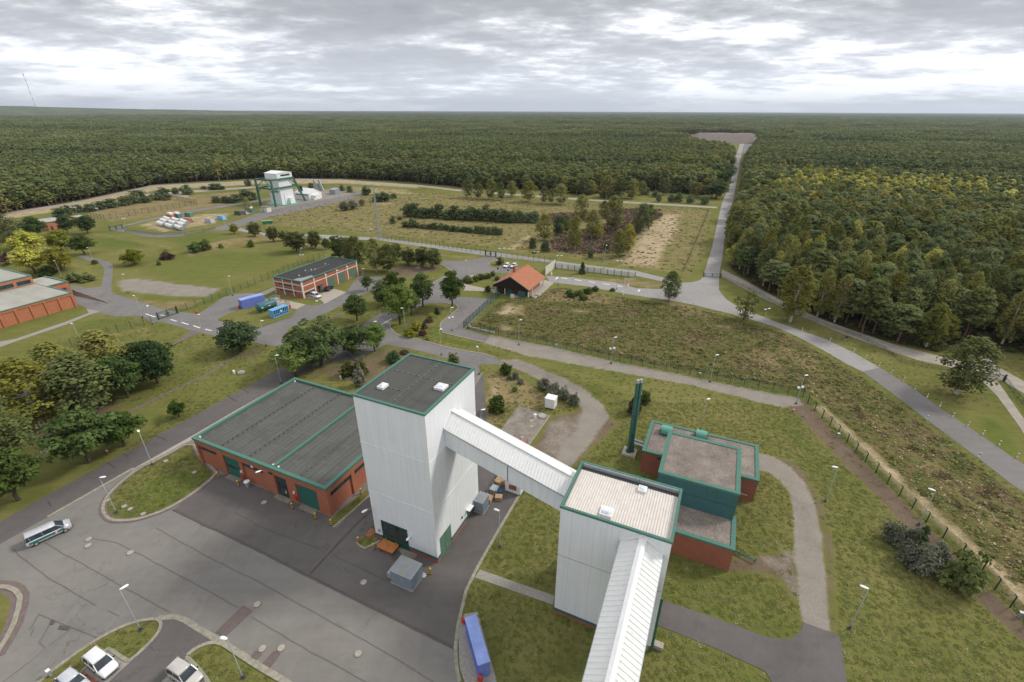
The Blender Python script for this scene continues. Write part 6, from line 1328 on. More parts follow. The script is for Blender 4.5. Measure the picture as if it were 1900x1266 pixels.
# heap of spoil at the end of the straight road
def heap():
    vs = []; fs = []; nx, ny = 30, 10; rng = np.random.default_rng(9)
    A_, B_ = P(1258, 262), P(1408, 263)
    for j in range(ny):
        for i in range(nx):
            u, v = i / (nx - 1), j / (ny - 1); x = A_[0] + (B_[0] - A_[0]) * u + 60 * v; y = A_[1] + (B_[1] - A_[1]) * u - 70 + 190 * v
            zz = 15 * min(1, v * 3.2, (1 - v) * 4, u * 8, (1 - u) * 9) + rng.uniform(-0.5, 0.5); vs.append((x, y, max(zz, -0.5)))
    for j in range(ny - 1):
        for i in range(nx - 1): k = j * nx + i; fs.append((k, k + 1, k + nx + 1, k + nx))
    MB().add(vs, fs).build('spoil_heap', M['heap'], label='grey brown spoil heap at the end of the straight road', cat='heap', kind='structure')
M['heap'] = gravelm('heap', (0.155, 0.125, 0.11), 0.3, 0.35)
heap()
# ---------------------------------------------------------------- street furniture
POLE = {}
def pole_mesh(h):
    k = round(h, 1)
    if k not in POLE: POLE[k] = MB().lathe([(0.085, 0), (0.085, 0.9), (0.062, 0.95), (0.042, k)], 8).mesh('pole', M['pole'], True)
    return POLE[k]
BASEM = MB().lathe([(0.30, 0), (0.30, 0.10), (0.14, 0.12), (0.13, 0.45)], 10).mesh('base_collar', M['dark_grey'])
def lamp(u, v, h, label, head='one', rz=0.0, mat=None):
    g = P(u, v); e = empty('street_lamp', (g[0], g[1], gz(g[0], g[1])), rz, label, 'street lamp', 'street lamps of the site')
    inst('pole', pole_mesh(h), e); inst('base_collar', BASEM, e)
    if head == 'one': inst('lamp_head', HEAD, e, (0.45, 0, h + 0.05))
    elif head == 'two':
        for s in (-1, 1): inst('lamp_head', HEAD, e, (0.75 * s, 0, h + 0.02), 0 if s > 0 else math.pi)
        MB().tube((-0.6, 0, h), (0.6, 0, h), 0.05, n=6).build('cross_arm', M['pole'], e)
    elif head == 'mid':
        inst('lamp_head', HEAD, e, (0.45, 0, h + 0.05))
        for s in (-1, 1): inst('floodlight', FLOOD, e, (0.3 * s, 0.1, h * 0.58), 0 if s > 0 else math.pi)
    elif head == 'red': MB().lathe([(0.28, h - 0.1), (0.40, h + 0.15), (0.28, h + 0.5)], 10).build('siren', M['red'], e); inst('lamp_head', HEAD, e, (0.4, 0, h - 0.55))
    elif head == 'cam': inst('floodlight', FLOOD, e, (0.1, 0, h), 0)
    return e
FLOOD = MB().box(0.0, 0.5, -0.2, 0.2, -0.15, 0.2).mesh('floodlight', M['lamp_white'])
LAMPS = [
    (261, 1169, 7.6, 'lamp post standing in the grass island beside the parked cars', 'one', 0.9), (451, 1258, 7.2, 'lamp post at the grass corner of the car park entrance', 'one', 2.9), (1576, 1167, 7.6, 'lamp post on the lower right lawn near the shrubs', 'one', 2.6),
    (1531, 931, 7.4, 'lamp post on the lawn right of the gravel drive', 'one', 2.9), (216, 952, 7.5, 'lamp post at the tip of the oval lawn', 'one', 0.2), (283, 863, 7.5, 'lamp post at the upper side of the oval lawn', 'one', 2.4),
    (927.5, 1015.7, 7.4, 'lamp post on the grass right of the white tower', 'one', 2.7), (894, 820, 7.6, 'lamp post behind the stacked goods at the white tower', 'one', 0.3), (1299, 799, 7.6, 'lamp post behind the machine house', 'one', 0.4),
    (889, 695, 7.6, 'lamp post at the end of the lane behind the white tower', 'one', 2.2), (818.8, 659, 7.5, 'lamp post beside the lane with the pale willow shrub', 'one', 1.0), (752.7, 615.6, 7.5, 'lamp post inside the kerb next to the yellow shrubs', 'one', 2.8), (699, 645, 7.8, 'lamp post between the small bright maple and the oak', 'one', 0.5),
    (838.5, 614, 7.4, 'lamp post with extra floodlights standing in the turning lot', 'mid', 0.6), (866.6, 514.5, 6.8, 'lamp post at the left end of the shrub bed', 'one', 2.0), (882, 513.7, 9.5, 'thin tall mast at the top of the shrub bed', 'cam', 0.0), (931.7, 543.7, 16.5, 'very tall twin lamp mast at the gatehouse gable', 'two', 0.2),
    (1035.6, 529.5, 11.5, 'tall twin lamp mast right of the gatehouse', 'two', 0.2), (1144, 537, 11.0, 'tall twin lamp mast beside the road barrier', 'two', 0.2), (1120, 499, 10.0, 'tall lamp mast behind the white concrete wall', 'cam', 0.0), (994, 500, 7.5, 'twin lamp mast behind the parked white cars', 'two', 0.0),
    (962.5, 640, 7.6, 'lamp post on the gravel track left part of the fence', 'one', 0.3), (1133.7, 675, 7.6, 'lamp post with floodlights on the gravel track middle of the fence', 'mid', 0.3), (1317, 709, 7.4, 'lamp post on the gravel track near the fence corner', 'one', 0.3), (1476.8, 749.6, 7.4, 'lamp post with floodlights at the fence corner', 'mid', 0.3),
    (1413.8, 612.6, 6.9, 'twin lamp post at the edge of the meadow beside the road', 'two', 0.4), (1703.7, 974.6, 7.2, 'lamp post on the dirt strip behind the grey shrubs', 'one', 2.5), (1815.6, 692, 7.0, 'lamp post behind the lone leaning birch', 'one', 0.1),
    (493.8, 642, 7.6, 'lamp post right of the round pine', 'one', 0.3), (522, 711.7, 7.6, 'lamp post at the far corner of the workshop', 'one', 0.4), (591, 589, 5.6, 'thin post on the grass strip before the white van', 'cam', 0.0), (674, 517, 4.0, 'short lamp post at the right corner of the brick garage', 'one', 0.2),
    (431.8, 548.7, 7.2, 'lamp post on the strip above the blue container', 'one', 0.3), (562.5, 490.6, 7.0, 'lamp post with floodlights at the fence behind the garage', 'mid', 0.3), (265, 589.6, 7.4, 'lamp post left of the green gate', 'one', 2.9), (283, 602, 6.0, 'short camera post left of the green gate', 'cam', 1.0),
    (377.4, 622.4, 7.2, 'lamp post with a red siren right of the green gate', 'red', 0.0), (238, 544, 7.0, 'lamp post at the gravel patch beyond the gate', 'one', 0.3), (154, 645, 7.2, 'lamp post on the lawn before the long brick building', 'one', 2.8), (116, 517.5, 7.0, 'lamp post behind the long brick building', 'one', 2.8), (173, 485, 6.0, 'lamp post beside the curved lane under the yellow trees', 'one', 2.8), (22.7, 449, 6.5, 'lamp post at the left picture edge among trees', 'one', 2.8),
    (144, 399, 8.0, 'lamp post left of the far fenced enclosure', 'mid', 0.0), (184, 401, 8.0, 'lamp post at the corner of the far fenced enclosure', 'mid', 0.0), (234, 421, 8.0, 'lamp post by the far green gate', 'mid', 0.0), (340, 362, 8.0, 'lamp post beside the young pine behind the enclosure', 'mid', 0.0), (420, 429, 7.0, 'lamp post at the bend of the far ring road', 'cam', 0.0), (690, 441, 7.0, 'lamp post at the foot of the lattice mast', 'mid', 0.0), (1309, 512, 5.5, 'lamp post beside the forest road gate', 'cam', 0.0),
]
for L_ in LAMPS: lamp(*L_)

def fence(px, h, step, label, crank=0.0, mesh_key='wire', rails=False, pr=0.045, name='mesh_fence', z_on=True):
    pts = PX(px); g0 = pts[0]; r = empty(name, (g0[0], g0[1], 0), 0, label, 'fence')
    pm = MB().tube((0, 0, -0.2), (0, 0, h), pr, n=6)
    if crank: pm.tube((0, 0, h - 0.02), (0, crank, h + 0.42), pr * 0.8, n=6)
    pm = pm.mesh('post', M['fence_green']); cache = {}
    line = []
    for a, b in zip(pts[:-1], pts[1:]):
        a = np.array(a); b = np.array(b); L = np.linalg.norm(b - a); n = max(1, int(round(L / step)))
        for i in range(n): line.append((a + (b - a) * i / n, b - a))
    line.append((np.array(pts[-1]), np.array(pts[-1]) - np.array(pts[-2])))
    for i, (p, d) in enumerate(line):
        an = math.atan2(d[1], d[0]); z = gz(p[0], p[1]); inst('post', pm, r, (p[0] - g0[0], p[1] - g0[1], z), an)
        if i < len(line) - 1:
            q = line[i + 1][0]; L = float(np.linalg.norm(q - p)); k = round(L, 1)
            if k not in cache:
                mb = MB().add([(0, 0, 0.05), (k, 0, 0.05), (k, 0, h - 0.05), (0, 0, h - 0.05)], [(0, 1, 2, 3)])
                cache[k] = mb.mesh('mesh_panel', M[mesh_key])
                if rails: cache['r%s' % k] = MB().beam((0, 0, h - 0.06), (k, 0, h - 0.06), 0.05, 0.06).beam((0, 0, 0.15), (k, 0, 0.15), 0.05, 0.06).mesh('rail', M['fence_green'])
            an2 = math.atan2(q[1] - p[1], q[0] - p[0]); inst('mesh_panel', cache[k], r, (p[0] - g0[0], p[1] - g0[1], z), an2)
            if rails: inst('rail', cache['r%s' % k], r, (p[0] - g0[0], p[1] - g0[1], z), an2)
    return r
fence([(860, 609), (925, 623), (1033, 645), (1129, 667.5), (1280, 696), (1380, 717), (1489, 737)], 2.4, 2.9, 'dark green mesh fence along the gravel track', -0.0, 'wire', False, 0.06)
fence([(1489, 737), (1498, 749.6), (1604.7, 858), (1717, 970.6), (1818.9, 1063.8), (1904, 1163), (1960, 1220)], 2.2, 2.75, 'green mesh fence with cranked posts on the right', -0.45, pr=0.085)
fence([(860, 609), (895, 577), (928, 546)], 2.3, 2.6, 'green railed fence between turning lot and meadow', 0, 'wire_dense', True, 0.06)
fence([(711, 444), (800, 456), (900, 473)], 2.5, 2.6, 'green fence beside the patrol road left of its gate', 0, 'wire_far', False, 0.075); fence([(921, 476), (980, 482), (1031, 489)], 2.5, 2.6, 'green fence beside the patrol road right of its gate', 0, 'wire_far', False, 0.075)
fence([(331, 581), (380, 564.5), (448, 539), (499, 518.5), (562, 490.5), (602, 477)], 2.4, 3.0, 'green mesh fence behind the brick garage', 0.3, 'wire_far', False, 0.07); fence([(283, 602), (268, 603), (220, 617), (184, 626), (135, 645), (76, 671), (20, 695), (-30, 718)], 2.4, 3.0, 'green mesh fence before the long brick building', 0.3, 'wire_far', False, 0.07)
fence([(152, 400), (194.6, 409), (240, 401), (300, 391), (366, 380), (328.6, 372)], 3.4, 4.0, 'tall green mesh fence of the far enclosure', 0.0, 'wire_far', False, 0.10)
fence([(1864, 709), (1880, 730), (1905, 760), (1940, 800)], 1.3, 2.6, 'low mesh fence right of the forest track gate', 0, 'wire', True); fence([(1338, 515), (1400, 543), (1466, 581), (1550, 612), (1594, 627), (1640, 650), (1670, 672), (1720, 683), (1770, 691), (1817, 701)], 1.2, 3.0, 'low green wire fence along the forest track', 0, 'wire', False, 0.035)
fence([(1267, 505), (1293, 445), (1315, 391)], 1.3, 3.0, 'low green mesh fence across the dry strip left of the forest road', 0, 'wire_dense', False, 0.04)
fence([(232, 430), (290, 437.5), (345, 436), (400, 426)], 1.6, 3.2, 'low temporary fence around the far storage yard', 0, 'wire', False, 0.04)
def gate(px0, px1, h, label, leaves=2, plate=True, bars=10):
    a, b = P(*px0), P(*px1); L = float(np.linalg.norm((b - a)[:2])); r = empty('swing_gate', (a[0], a[1], 0), math.atan2(b[1] - a[1], b[0] - a[0]), label, 'gate')
    for x in (0, L): MB().box(x - 0.12, x + 0.12, -0.12, 0.12, 0, h + 0.35).build('gate_post', M['fence_green'], r)
    for k in range(leaves):
        x0 = 0.16 + k * (L - 0.32) / leaves; x1 = 0.16 + (k + 1) * (L - 0.32) / leaves - 0.05; mb = MB()
        for z in (0.15, h): mb.box(x0, x1, -0.05, 0.05, z, z + 0.1)
        for x in (x0, x1 - 0.1): mb.box(x, x + 0.1, -0.05, 0.05, 0.251, h - 0.001)
        lf = mb.build('gate_leaf', M['fence_green'], r)
        for i in range(bars): x = x0 + 0.2 + (x1 - x0 - 0.4) * i / max(1, bars - 1); MB().box(x - 0.018, x + 0.018, -0.02, 0.02, 0.252, h - 0.002).build('bar', M['fence_green'], lf)
    if plate: MB().box(L / 2 - 0.5, L / 2 + 0.5, -0.09, -0.055, h * 0.35, h * 0.75).build('plate', M['green_mid'], r)
gate((294.5, 594), (330, 582), 2.2, 'green double swing gate across the cross road'); gate((204.7, 429), (228.8, 425.5), 2.4, 'green gate at the far ring road'); gate((901, 475), (920, 477.5), 2.4, 'green gate in the patrol road fence'); gate((1305, 514), (1337, 515.5), 1.5, 'low green gate across the straight forest road', bars=8, plate=False); gate((1818, 702), (1862, 708), 1.6, 'green gate beside the lone leaning birch', 1, False, 22); gate((1366, 287.5), (1376, 287.5), 2.0, 'far gate across the straight forest road', 2, False, 6)
# concrete boundary wall
def concrete_wall(px, h, n, label, post=True):
    pts = PX(px); a = np.array(pts[0]); b = np.array(pts[-1]); L = float(np.linalg.norm(b - a)); r = empty('concrete_wall', (a[0], a[1], 0), math.atan2(*(b - a)[::-1]), label, 'wall')
    me = MB().box(0.06, L / n - 0.06, -0.08, 0.08, 0, h).mesh('wall_panel', M['concrete_white']); pm = MB().box(-0.09, 0.09, -0.16, 0.16, 0, h + 0.25).mesh('post', M['fence_green'] if post else M['concrete_white'])
    for i in range(n): inst('wall_panel', me, r, (i * L / n, 0, 0))
    for i in range(n + 1): inst('post', pm, r, (i * L / n, 0, 0))
concrete_wall([(1030.5, 497.5), (1178, 514.5)], 1.9, 12, 'low white concrete panel wall with green posts', True); concrete_wall([(1012, 511), (1029.5, 497)], 3.4, 7, 'tall white concrete wall right behind the gatehouse', False)
concrete_wall([(871, 607), (873, 609.5)], 0.7, 1, 'short white wall stub at the meadow fence corner', False); concrete_wall([(873, 609.8), (916, 619.5)], 0.6, 3, 'low white wall just inside the meadow fence', False)
# stone faced ramp wall at the long building
def ramp_wall():
    a, b = P(138, 545), P(201, 561.5); r = empty('ramp_wall', (a[0], a[1], 0), math.atan2(b[1] - a[1], b[0] - a[0]), 'low stone faced ramp wall beside the long brick building', 'wall'); L = float(np.linalg.norm(b - a))
    MB().hexa([(0, -0.3, 0), (L, -0.3, 0), (L, 0.3, 0), (0, 0.3, 0), (0, -0.3, 1.5), (L, -0.3, 0.1), (L, 0.3, 0.1), (0, 0.3, 1.5)]).build('core', M['concrete'], r)
    for i in range(30):
        x = (i + 0.5) * L / 30; z = 1.5 - 1.4 * x / L; MB().cbox((x, random.uniform(-.05, .05), z - 0.05), L / 34, random.uniform(.6, .85), random.uniform(.15, .3), random.uniform(-.15, .15)).build('stone', M['stone'], r)
ramp_wall()
# drainage ditch lined with stones (thin brown line with pale stones)
def ditch(px, label, n):
    pts = densify(PX(px), 1.0); mb = MB(); strip(mb, [tuple(p) for p in pts], 0.9, 0.0, 0.02); r = mb.build('stone_ditch', M['gutter']); props(r, label, 'ditch', kind='structure'); rr = random.Random(n)
    st = MB()
    for p in pts:
        for _ in range(3):
            if rr.random() < 0.75: st.cbox((p[0] + rr.uniform(-.5, .5), p[1] + rr.uniform(-.5, .5), 0.0), rr.uniform(.1, .35), rr.uniform(.1, .3), rr.uniform(.05, .12), rr.uniform(0, 3))
    s = st.build('stones', M['stone'], r); s['kind'] = 'stuff'
ditch([(60, 846), (120, 825), (235, 768), (300, 735), (380, 698), (430, 665), (478, 648)], 'stony drainage ditch through the left lawn', 1); ditch([(560, 618), (600, 598), (640, 578), (680, 556), (720, 536), (760, 515), (800, 500)], 'stony drainage ditch along the tree lined strip', 2)
# bollards
def bollard(u, v, i):
    g = P(u, v); e = empty('striped_bollard', (g[0], g[1], 0), 0, nth(i, 'yellow and black banded bollard on the apron'), 'bollard', 'banded bollards round the tower and workshop'); z = 0.0
    for k in range(6): MB().lathe([(0.15, z), (0.15, z + 0.2)], 10).build('band', M['black'] if k % 2 == 0 else M['yellow'], e); z += 0.2
    MB().lathe([(0.15, z), (0.12, z + 0.1), (0.03, z + 0.15)], 10).build('cap', M['yellow'], e)
for i, (u, v) in enumerate(sorted([(406, 886), (443, 902), (543, 944), (586, 963), (615, 975), (665.5, 1008), (694, 1020), (747, 1052), (799, 1066), (670, 917), (749, 1040)][:10])): bollard(u, v, i)
# white guide posts
gp = None
def guide_posts():
    top = [(1488, 614.5), (1540, 634), (1584, 654), (1606, 666), (1631, 680), (1653.5, 694), (1676, 708), (1697.5, 723), (1720, 738), (1743.5, 755), (1767.5, 774.5), (1795.5, 791), (1823, 807), (1853.5, 826.5), (1886.5, 850), (1719.5, 779), (1816, 849), (1286, 566)]
    post = MB().box(-0.06, 0.06, -0.05, 0.05, 0, 0.62).mesh('post', M['mark_white']); blk = MB().box(-0.062, 0.062, -0.052, 0.052, 0.62, 0.80).mesh('band', M['black']); tp = MB().box(-0.06, 0.06, -0.05, 0.05, 0.80, 1.0).mesh('tip', M['mark_white'])
    for i, (u, v) in enumerate(sorted(top)):
        g = P(u, v); e = empty('guide_post', (g[0], g[1], 0), TH, nth(i, 'white guide post with black band beside the right road'), 'guide post', 'guide posts along the right road'); e.scale = (1.5, 1.5, 1.1); inst('post', post, e); inst('band', blk, e); inst('tip', tp, e)
guide_posts()
def hydrant(u, v, label):
    g = P(u, v); e = empty('hydrant', (g[0], g[1], 0), 0, label, 'hydrant'); MB().lathe([(0.17, 0), (0.17, 0.12), (0.12, 0.14), (0.12, 0.75)], 10).build('barrel', M['red'], e); MB().lathe([(0.16, 0.75), (0.16, 0.85), (0.05, 1.05)], 10).build('cap', M['white_clean'], e); MB().box(-0.25, 0.25, -0.07, 0.07, 0.5, 0.64).build('outlet', M['red'], e)
for u, v, l in ((201, 843, 'red hydrant beside the long road under the maples'), (945, 653, 'red hydrant on the bank above the lane'), (1471, 766, 'red hydrant on the lawn near the fence corner'), (803, 521, 'red hydrant at the kerb of the lime lawn')): hydrant(u, v, l)
def marker(u, v, label, h=1.0, mat='metal'):
    g = P(u, v); e = empty('marker_box', (g[0], g[1], 0), TH, label, 'cabinet'); MB().box(-0.18, 0.18, -0.14, 0.14, 0, h).build('body', M[mat], e); MB().box(-0.22, 0.22, -0.18, 0.18, h, h + 0.08).build('lid', M['lamp_white'], e)
for u, v, l in ((1032.5, 645, 'small grey cabinet at the gravel track fence'), (1298, 699, 'small white cabinet at the fence before its corner'), (1554, 812, 'small grey cabinet on the sand beside the fence'), (1890, 1146, 'small grey cabinet at the fence bottom right'), (95, 1254, 'small white marker on the left grass island')): marker(u, v, l)
def manhole_box(u, v, label):
    g = P(u, v); e = empty('shaft_cover', (g[0], g[1], 0), 0.5, label, 'shaft cover'); MB().lathe([(0.9, 0), (0.9, 0.3)], 14).build('ring', M['concrete'], e); MB().box(-0.6, 0.6, -0.4, 0.4, 0.3, 0.36).build('lid', M['metal'], e); MB().lathe([(0.25, 0), (0.25, 0.8), (0.35, 0.85), (0.1, 1.0)], 10, (-1.6, 0.4)).build('vent_cap', M['white_clean'], e)
manhole_box(448, 692, 'concrete shaft cover with white vent on the left lawn'); manhole_box(1006, 773, 'white hatch lying on the weathered slab'); manhole_box(646, 702, 'old shaft cover under the yews behind the workshop')
# road barriers
def barrier(u, v, ang, label, L=5.0):
    g = P(u, v); e = empty('road_barrier', (g[0], g[1], 0), ang, label, 'barrier'); MB().box(-0.25, 0.25, -0.25, 0.25, 0, 1.1).build('housing', M['white_clean'], e); MB().beam((0, 0, 1.0), (0.3, 0, 1.0 + L), 0.12, 0.12).build('boom', M['white_clean'], e)
barrier(1156, 547, 0.2, 'raised white barrier boom at the meadow edge'); barrier(1165, 533, 0.2, 'white barrier housing on the grass right of the road', 1.8); barrier(1023, 511.5, 1.0, 'white barrier housing beside the gatehouse eave', 1.5)
# round mirrors / signs at the gatehouse
for u, v, l in ((924, 509, 'round dark sign left of the gatehouse roof'), (942.5, 512, 'round dark sign close to the gatehouse chimney'), (1063, 527, 'small round sign at the road before the gatehouse'), (1566, 640, 'small dark double sign on the verge of the right road'), (1048, 506, 'round pale sign on the lawn before the white wall'), (922, 493, 'white sign in front of the round bush')):
    g = P(u, v); e = empty('road_sign', (g[0], g[1], 0), TH, l, 'sign'); MB().tube((0, 0, 0), (0, 0, 2.3), 0.04, n=6).build('post', M['pole'], e); MB().tube((0, -0.05, 2.4), (0, -0.10, 2.4), 0.42, n=16).build('disc', M['dark_grey'] if 'dark' in l else M['white_clean'], e)
# ---------------------------------------------------------------- containers, tanks, goods
def container(p0, ang, L, W_, H_, mat, label, ribs=True, cat='container', top='same', name='shipping_container'):
    e = empty(name, (p0[0], p0[1], 0.05), ang, label, cat); MB().box(0, L, 0, W_, 0.12, H_ - 0.06).build('body', M[mat], e); MB().box(-0.04, L + 0.04, -0.04, W_ + 0.04, H_ - 0.06, H_).build('roof', M[mat if top == 'same' else top], e)
    MB().box(-0.03, L + 0.03, -0.03, W_ + 0.03, 0, 0.12).build('base_frame', M[mat], e)
    if ribs:
        n = int(L / 0.3); mb = MB()
        for i in range(n): x = 0.15 + i * (L - 0.3) / n; mb.box(x, x + 0.14, -0.035, 0, 0.13, H_ - 0.1); mb.box(x, x + 0.14, W_, W_ + 0.035, 0.13, H_ - 0.1)
        mb.build('corrugation', M[mat], e); d = MB().box(-0.05, 0, 0.1, W_ - 0.1, 0.2, H_ - 0.15).build('door', M[mat], e)
        for y in (W_ * 0.35, W_ * 0.65): MB().tube((-0.08, y, 0.2), (-0.08, y, H_ - 0.2), 0.025, n=6).build('lock_bar', M['metal'], d)
    return e
def vec_ang(a, b): return math.atan2(b[1] - a[1], b[0] - a[0])
a_, b_ = np.array([-3.70, 33.05]), np.array([-5.72, 38.72])
container(a_ + np.array([0.0, 0.0]) + 1.36 * np.array([0.93, 0.36]), vec_ang(a_, b_), 6.05, 1.42, 2.6, 'blue_cont', 'long blue container with faded roof at the bottom edge', True, top='blue_faded')
for u, v, l in ((861, 1158, 'red extinguisher box behind the long blue container'), (891, 1266, 'red extinguisher box before the long blue container'), (444.5, 573, 'red extinguisher box left of the blue container'), (538.5, 571.5, 'red extinguisher box right of the blue tank skid')):
    g = P(u, v); e = empty('extinguisher_box', (g[0], g[1], 0), TH, l, 'box'); MB().box(-0.25, 0.25, -0.2, 0.2, 0.3, 1.1).build('cabinet', M['red'], e); MB().box(-0.2, 0.2, -0.05, 0.05, 0, 0.3).build('stand', M['dark_grey'], e)
p = P(451, 574.5); p2 = P(482, 566); container(p, vec_ang(p, p2), 7.6, 2.5, 3.1, 'blue_cont', 'violet blue container on the grass plot', True, top='blue_faded')
def tank():
    a, b = P(481, 581), P(508, 571.5); ang = vec_ang(a, b); e = empty('storage_tank', (a[0], a[1], 0), ang, 'horizontal dark green storage tank on saddles', 'tank'); L = float(np.linalg.norm(b - a)) + 0.6; n = 20
    prof = [(-0.45, 0.05), (-0.35, 0.8), (-0.1, 1.25), (0.15, 1.38), (L - 0.15, 1.38), (L + 0.1, 1.25), (L + 0.35, 0.8), (L + 0.45, 0.05)]; vs = [(x, r * math.cos(2 * math.pi * i / n), 1.85 + r * math.sin(2 * math.pi * i / n)) for x, r in prof for i in range(n)]
    fs = [(k * n + i, k * n + (i + 1) % n, (k + 1) * n + (i + 1) % n, (k + 1) * n + i) for k in range(len(prof) - 1) for i in range(n)] + [tuple(range(n)), tuple((len(prof) - 1) * n + i for i in range(n - 1, -1, -1))]
    MB().add(vs, fs).build('shell', M['tank_green'], e, True)
    for x in (0.8, L - 0.8): MB().box(x - 0.2, x + 0.2, -0.9, 0.9, 0, 0.75).build('saddle', M['tank_green'], e)
    MB().lathe([(0.35, 3.1), (0.35, 3.5)], 12, (L * 0.75, 0)).build('manway', M['tank_green'], e); MB().box(0.4, 1.0, -1.42, -1.37, 1.7, 2.0).box(2.8, 3.6, -1.42, -1.37, 1.75, 1.95).build('placard', M['white_clean'], e)
    g = P(511, 569); f = empty('loading_stand', (g[0], g[1], 0), ang, 'steel loading stand with railings behind the green tank', 'platform'); mb = MB()
    for x in (0, 2.2):
        for y in (0, 1.6): mb.tube((x, y, 0), (x, y, 3.4), 0.05, n=6)
    MB().box(0, 2.2, 0, 1.6, 2.2, 2.3).build('deck', M['metal'], f); mb.build('post', M['metal'], f); MB().tube((0, 0, 3.3), (2.2, 0, 3.3), 0.04, n=6).tube((0, 1.6, 3.3), (2.2, 1.6, 3.3), 0.04, n=6).tube((0, 0, 2.8), (2.2, 0, 2.8), 0.04, n=6).build('railing', M['metal'], f)
    g = P(516, 572); f = empty('concrete_trough', (g[0], g[1], 0), ang, 'low concrete wall beside the blue skid', 'wall'); MB().box(0, 4.5, 0, 0.3, 0, 1.1).build('wall_panel', M['concrete'], f); MB().box(4.2, 4.5, 0.3, 2.2, 0, 1.1).build('wall_panel', M['concrete'], f)
    a, b = P(509, 591.5), P(537, 580.5); ang = vec_ang(a, b); f = empty('tank_skid', (a[0], a[1], 0), ang, 'light blue skid container with open framed side', 'container'); L = float(np.linalg.norm(b - a)); H_ = 2.6; W_ = 2.2
    MB().box(0.06, L - 0.06, 0.25, W_, 0.15, H_ - 0.1).build('body', M['blue_deep'], f); MB().box(-0.02, L + 0.02, -0.02, W_ + 0.02, H_ - 0.1, H_).build('roof', M['blue_light'], f); MB().box(-0.02, L + 0.02, -0.02, W_ + 0.02, 0, 0.35).build('base_frame', M['blue_light'], f); MB().box(0, 0.08, 0, W_, 0.35, H_ - 0.1).box(L - 0.08, L, 0, W_, 0.35, H_ - 0.1).build('end_wall', M['blue_light'], f)
    for i in range(9): x = 0.15 + i * (L - 0.4) / 8; MB().box(x, x + 0.16, -0.01, 0.24, 0.36, H_ - 0.101).build('frame_post', M['blue_light'], f)
    MB().box(0.2, L - 0.2, 0.02, 0.2, 0.95, 1.1).build('side_rail', M['blue_light'], f); MB().box(L * 0.45, L * 0.57, -0.02, -0.005, 1.4, 1.9).build('placard', M['white_clean'], f); MB().box(0.3, L + 0.4, -1.3, -0.15, 0, 0.08).build('plinth', M['concrete'], f)
tank()
# sheds and goods at the tower
def shed_box(c, ang, sx, sy, h, label, mat='shed_grey', name='metal_shed', step=True):
    e = empty(name, (c[0], c[1], 0), ang, label, 'shed'); MB().box(-sx / 2, sx / 2, -sy / 2, sy / 2, 0.1, h).build('wall', M[mat], e); MB().box(-sx / 2 - .08, sx / 2 + .08, -sy / 2 - .08, sy / 2 + .08, h, h + 0.08).build('roof', M['metal'], e)
    n = int(sx / 0.22)
    for i in range(n): x = -sx / 2 + (i + 0.25) * sx / n; MB().box(x, x + 0.09, -sy / 2 - .08, sy / 2 + .08, h + 0.08, h + 0.13).build('roof_rib', M['metal'] if not (n * 0.42 < i < n * 0.58) else M['weathered'], e)
    mb = MB()
    for i in range(n): x = -sx / 2 + (i + 0.25) * sx / n; mb.box(x, x + 0.09, -sy / 2 - .035, -sy / 2, 0.12, h - 0.02)
    m2 = int(sy / 0.22)
    for i in range(m2): y = -sy / 2 + (i + 0.25) * sy / m2; mb.box(sx / 2, sx / 2 + .035, y, y + 0.09, 0.12, h - 0.02)
    mb.build('wall_rib', M[mat], e); MB().box(-sx / 2 - 0.1, sx / 2 + 0.1, -sy / 2 - 0.1, sy / 2 + 0.1, 0, 0.1).build('floor_frame', M['metal'], e)
    d = MB().box(-0.1, 0.0, 0, 0, 0, 0) if False else None
    MB().box(0.1, 0.2, -sy / 2 - 0.06, -sy / 2 - 0.036, h * 0.62, h * 0.68).build('lock', M['white_clean'], e)
    if step: MB().box(-sx / 2 - 0.85, -sx / 2 - 0.1, -sy / 2 + 0.2, sy / 2 - 0.5, 0.4, 1.2).box(-sx / 2 - 0.8, -sx / 2 - 0.15, -sy / 2 + 0.25, sy / 2 - 0.6, 1.2, 1.32).build('side_unit', M['metal'], e)
M['weathered'] = plain('weathered_sheet', (0.42, 0.39, 0.24), 0.7)
q = P(756, 1075); shed_box(q, TH, 3.5, 2.7, 2.4, 'grey corrugated metal shed in front of the white tower')
q = tw(0.95, 12.1, 0); shed_box(q, A90, 2.2, 1.6, 2.4, 'grey metal shed beside the tower lane', step=False)
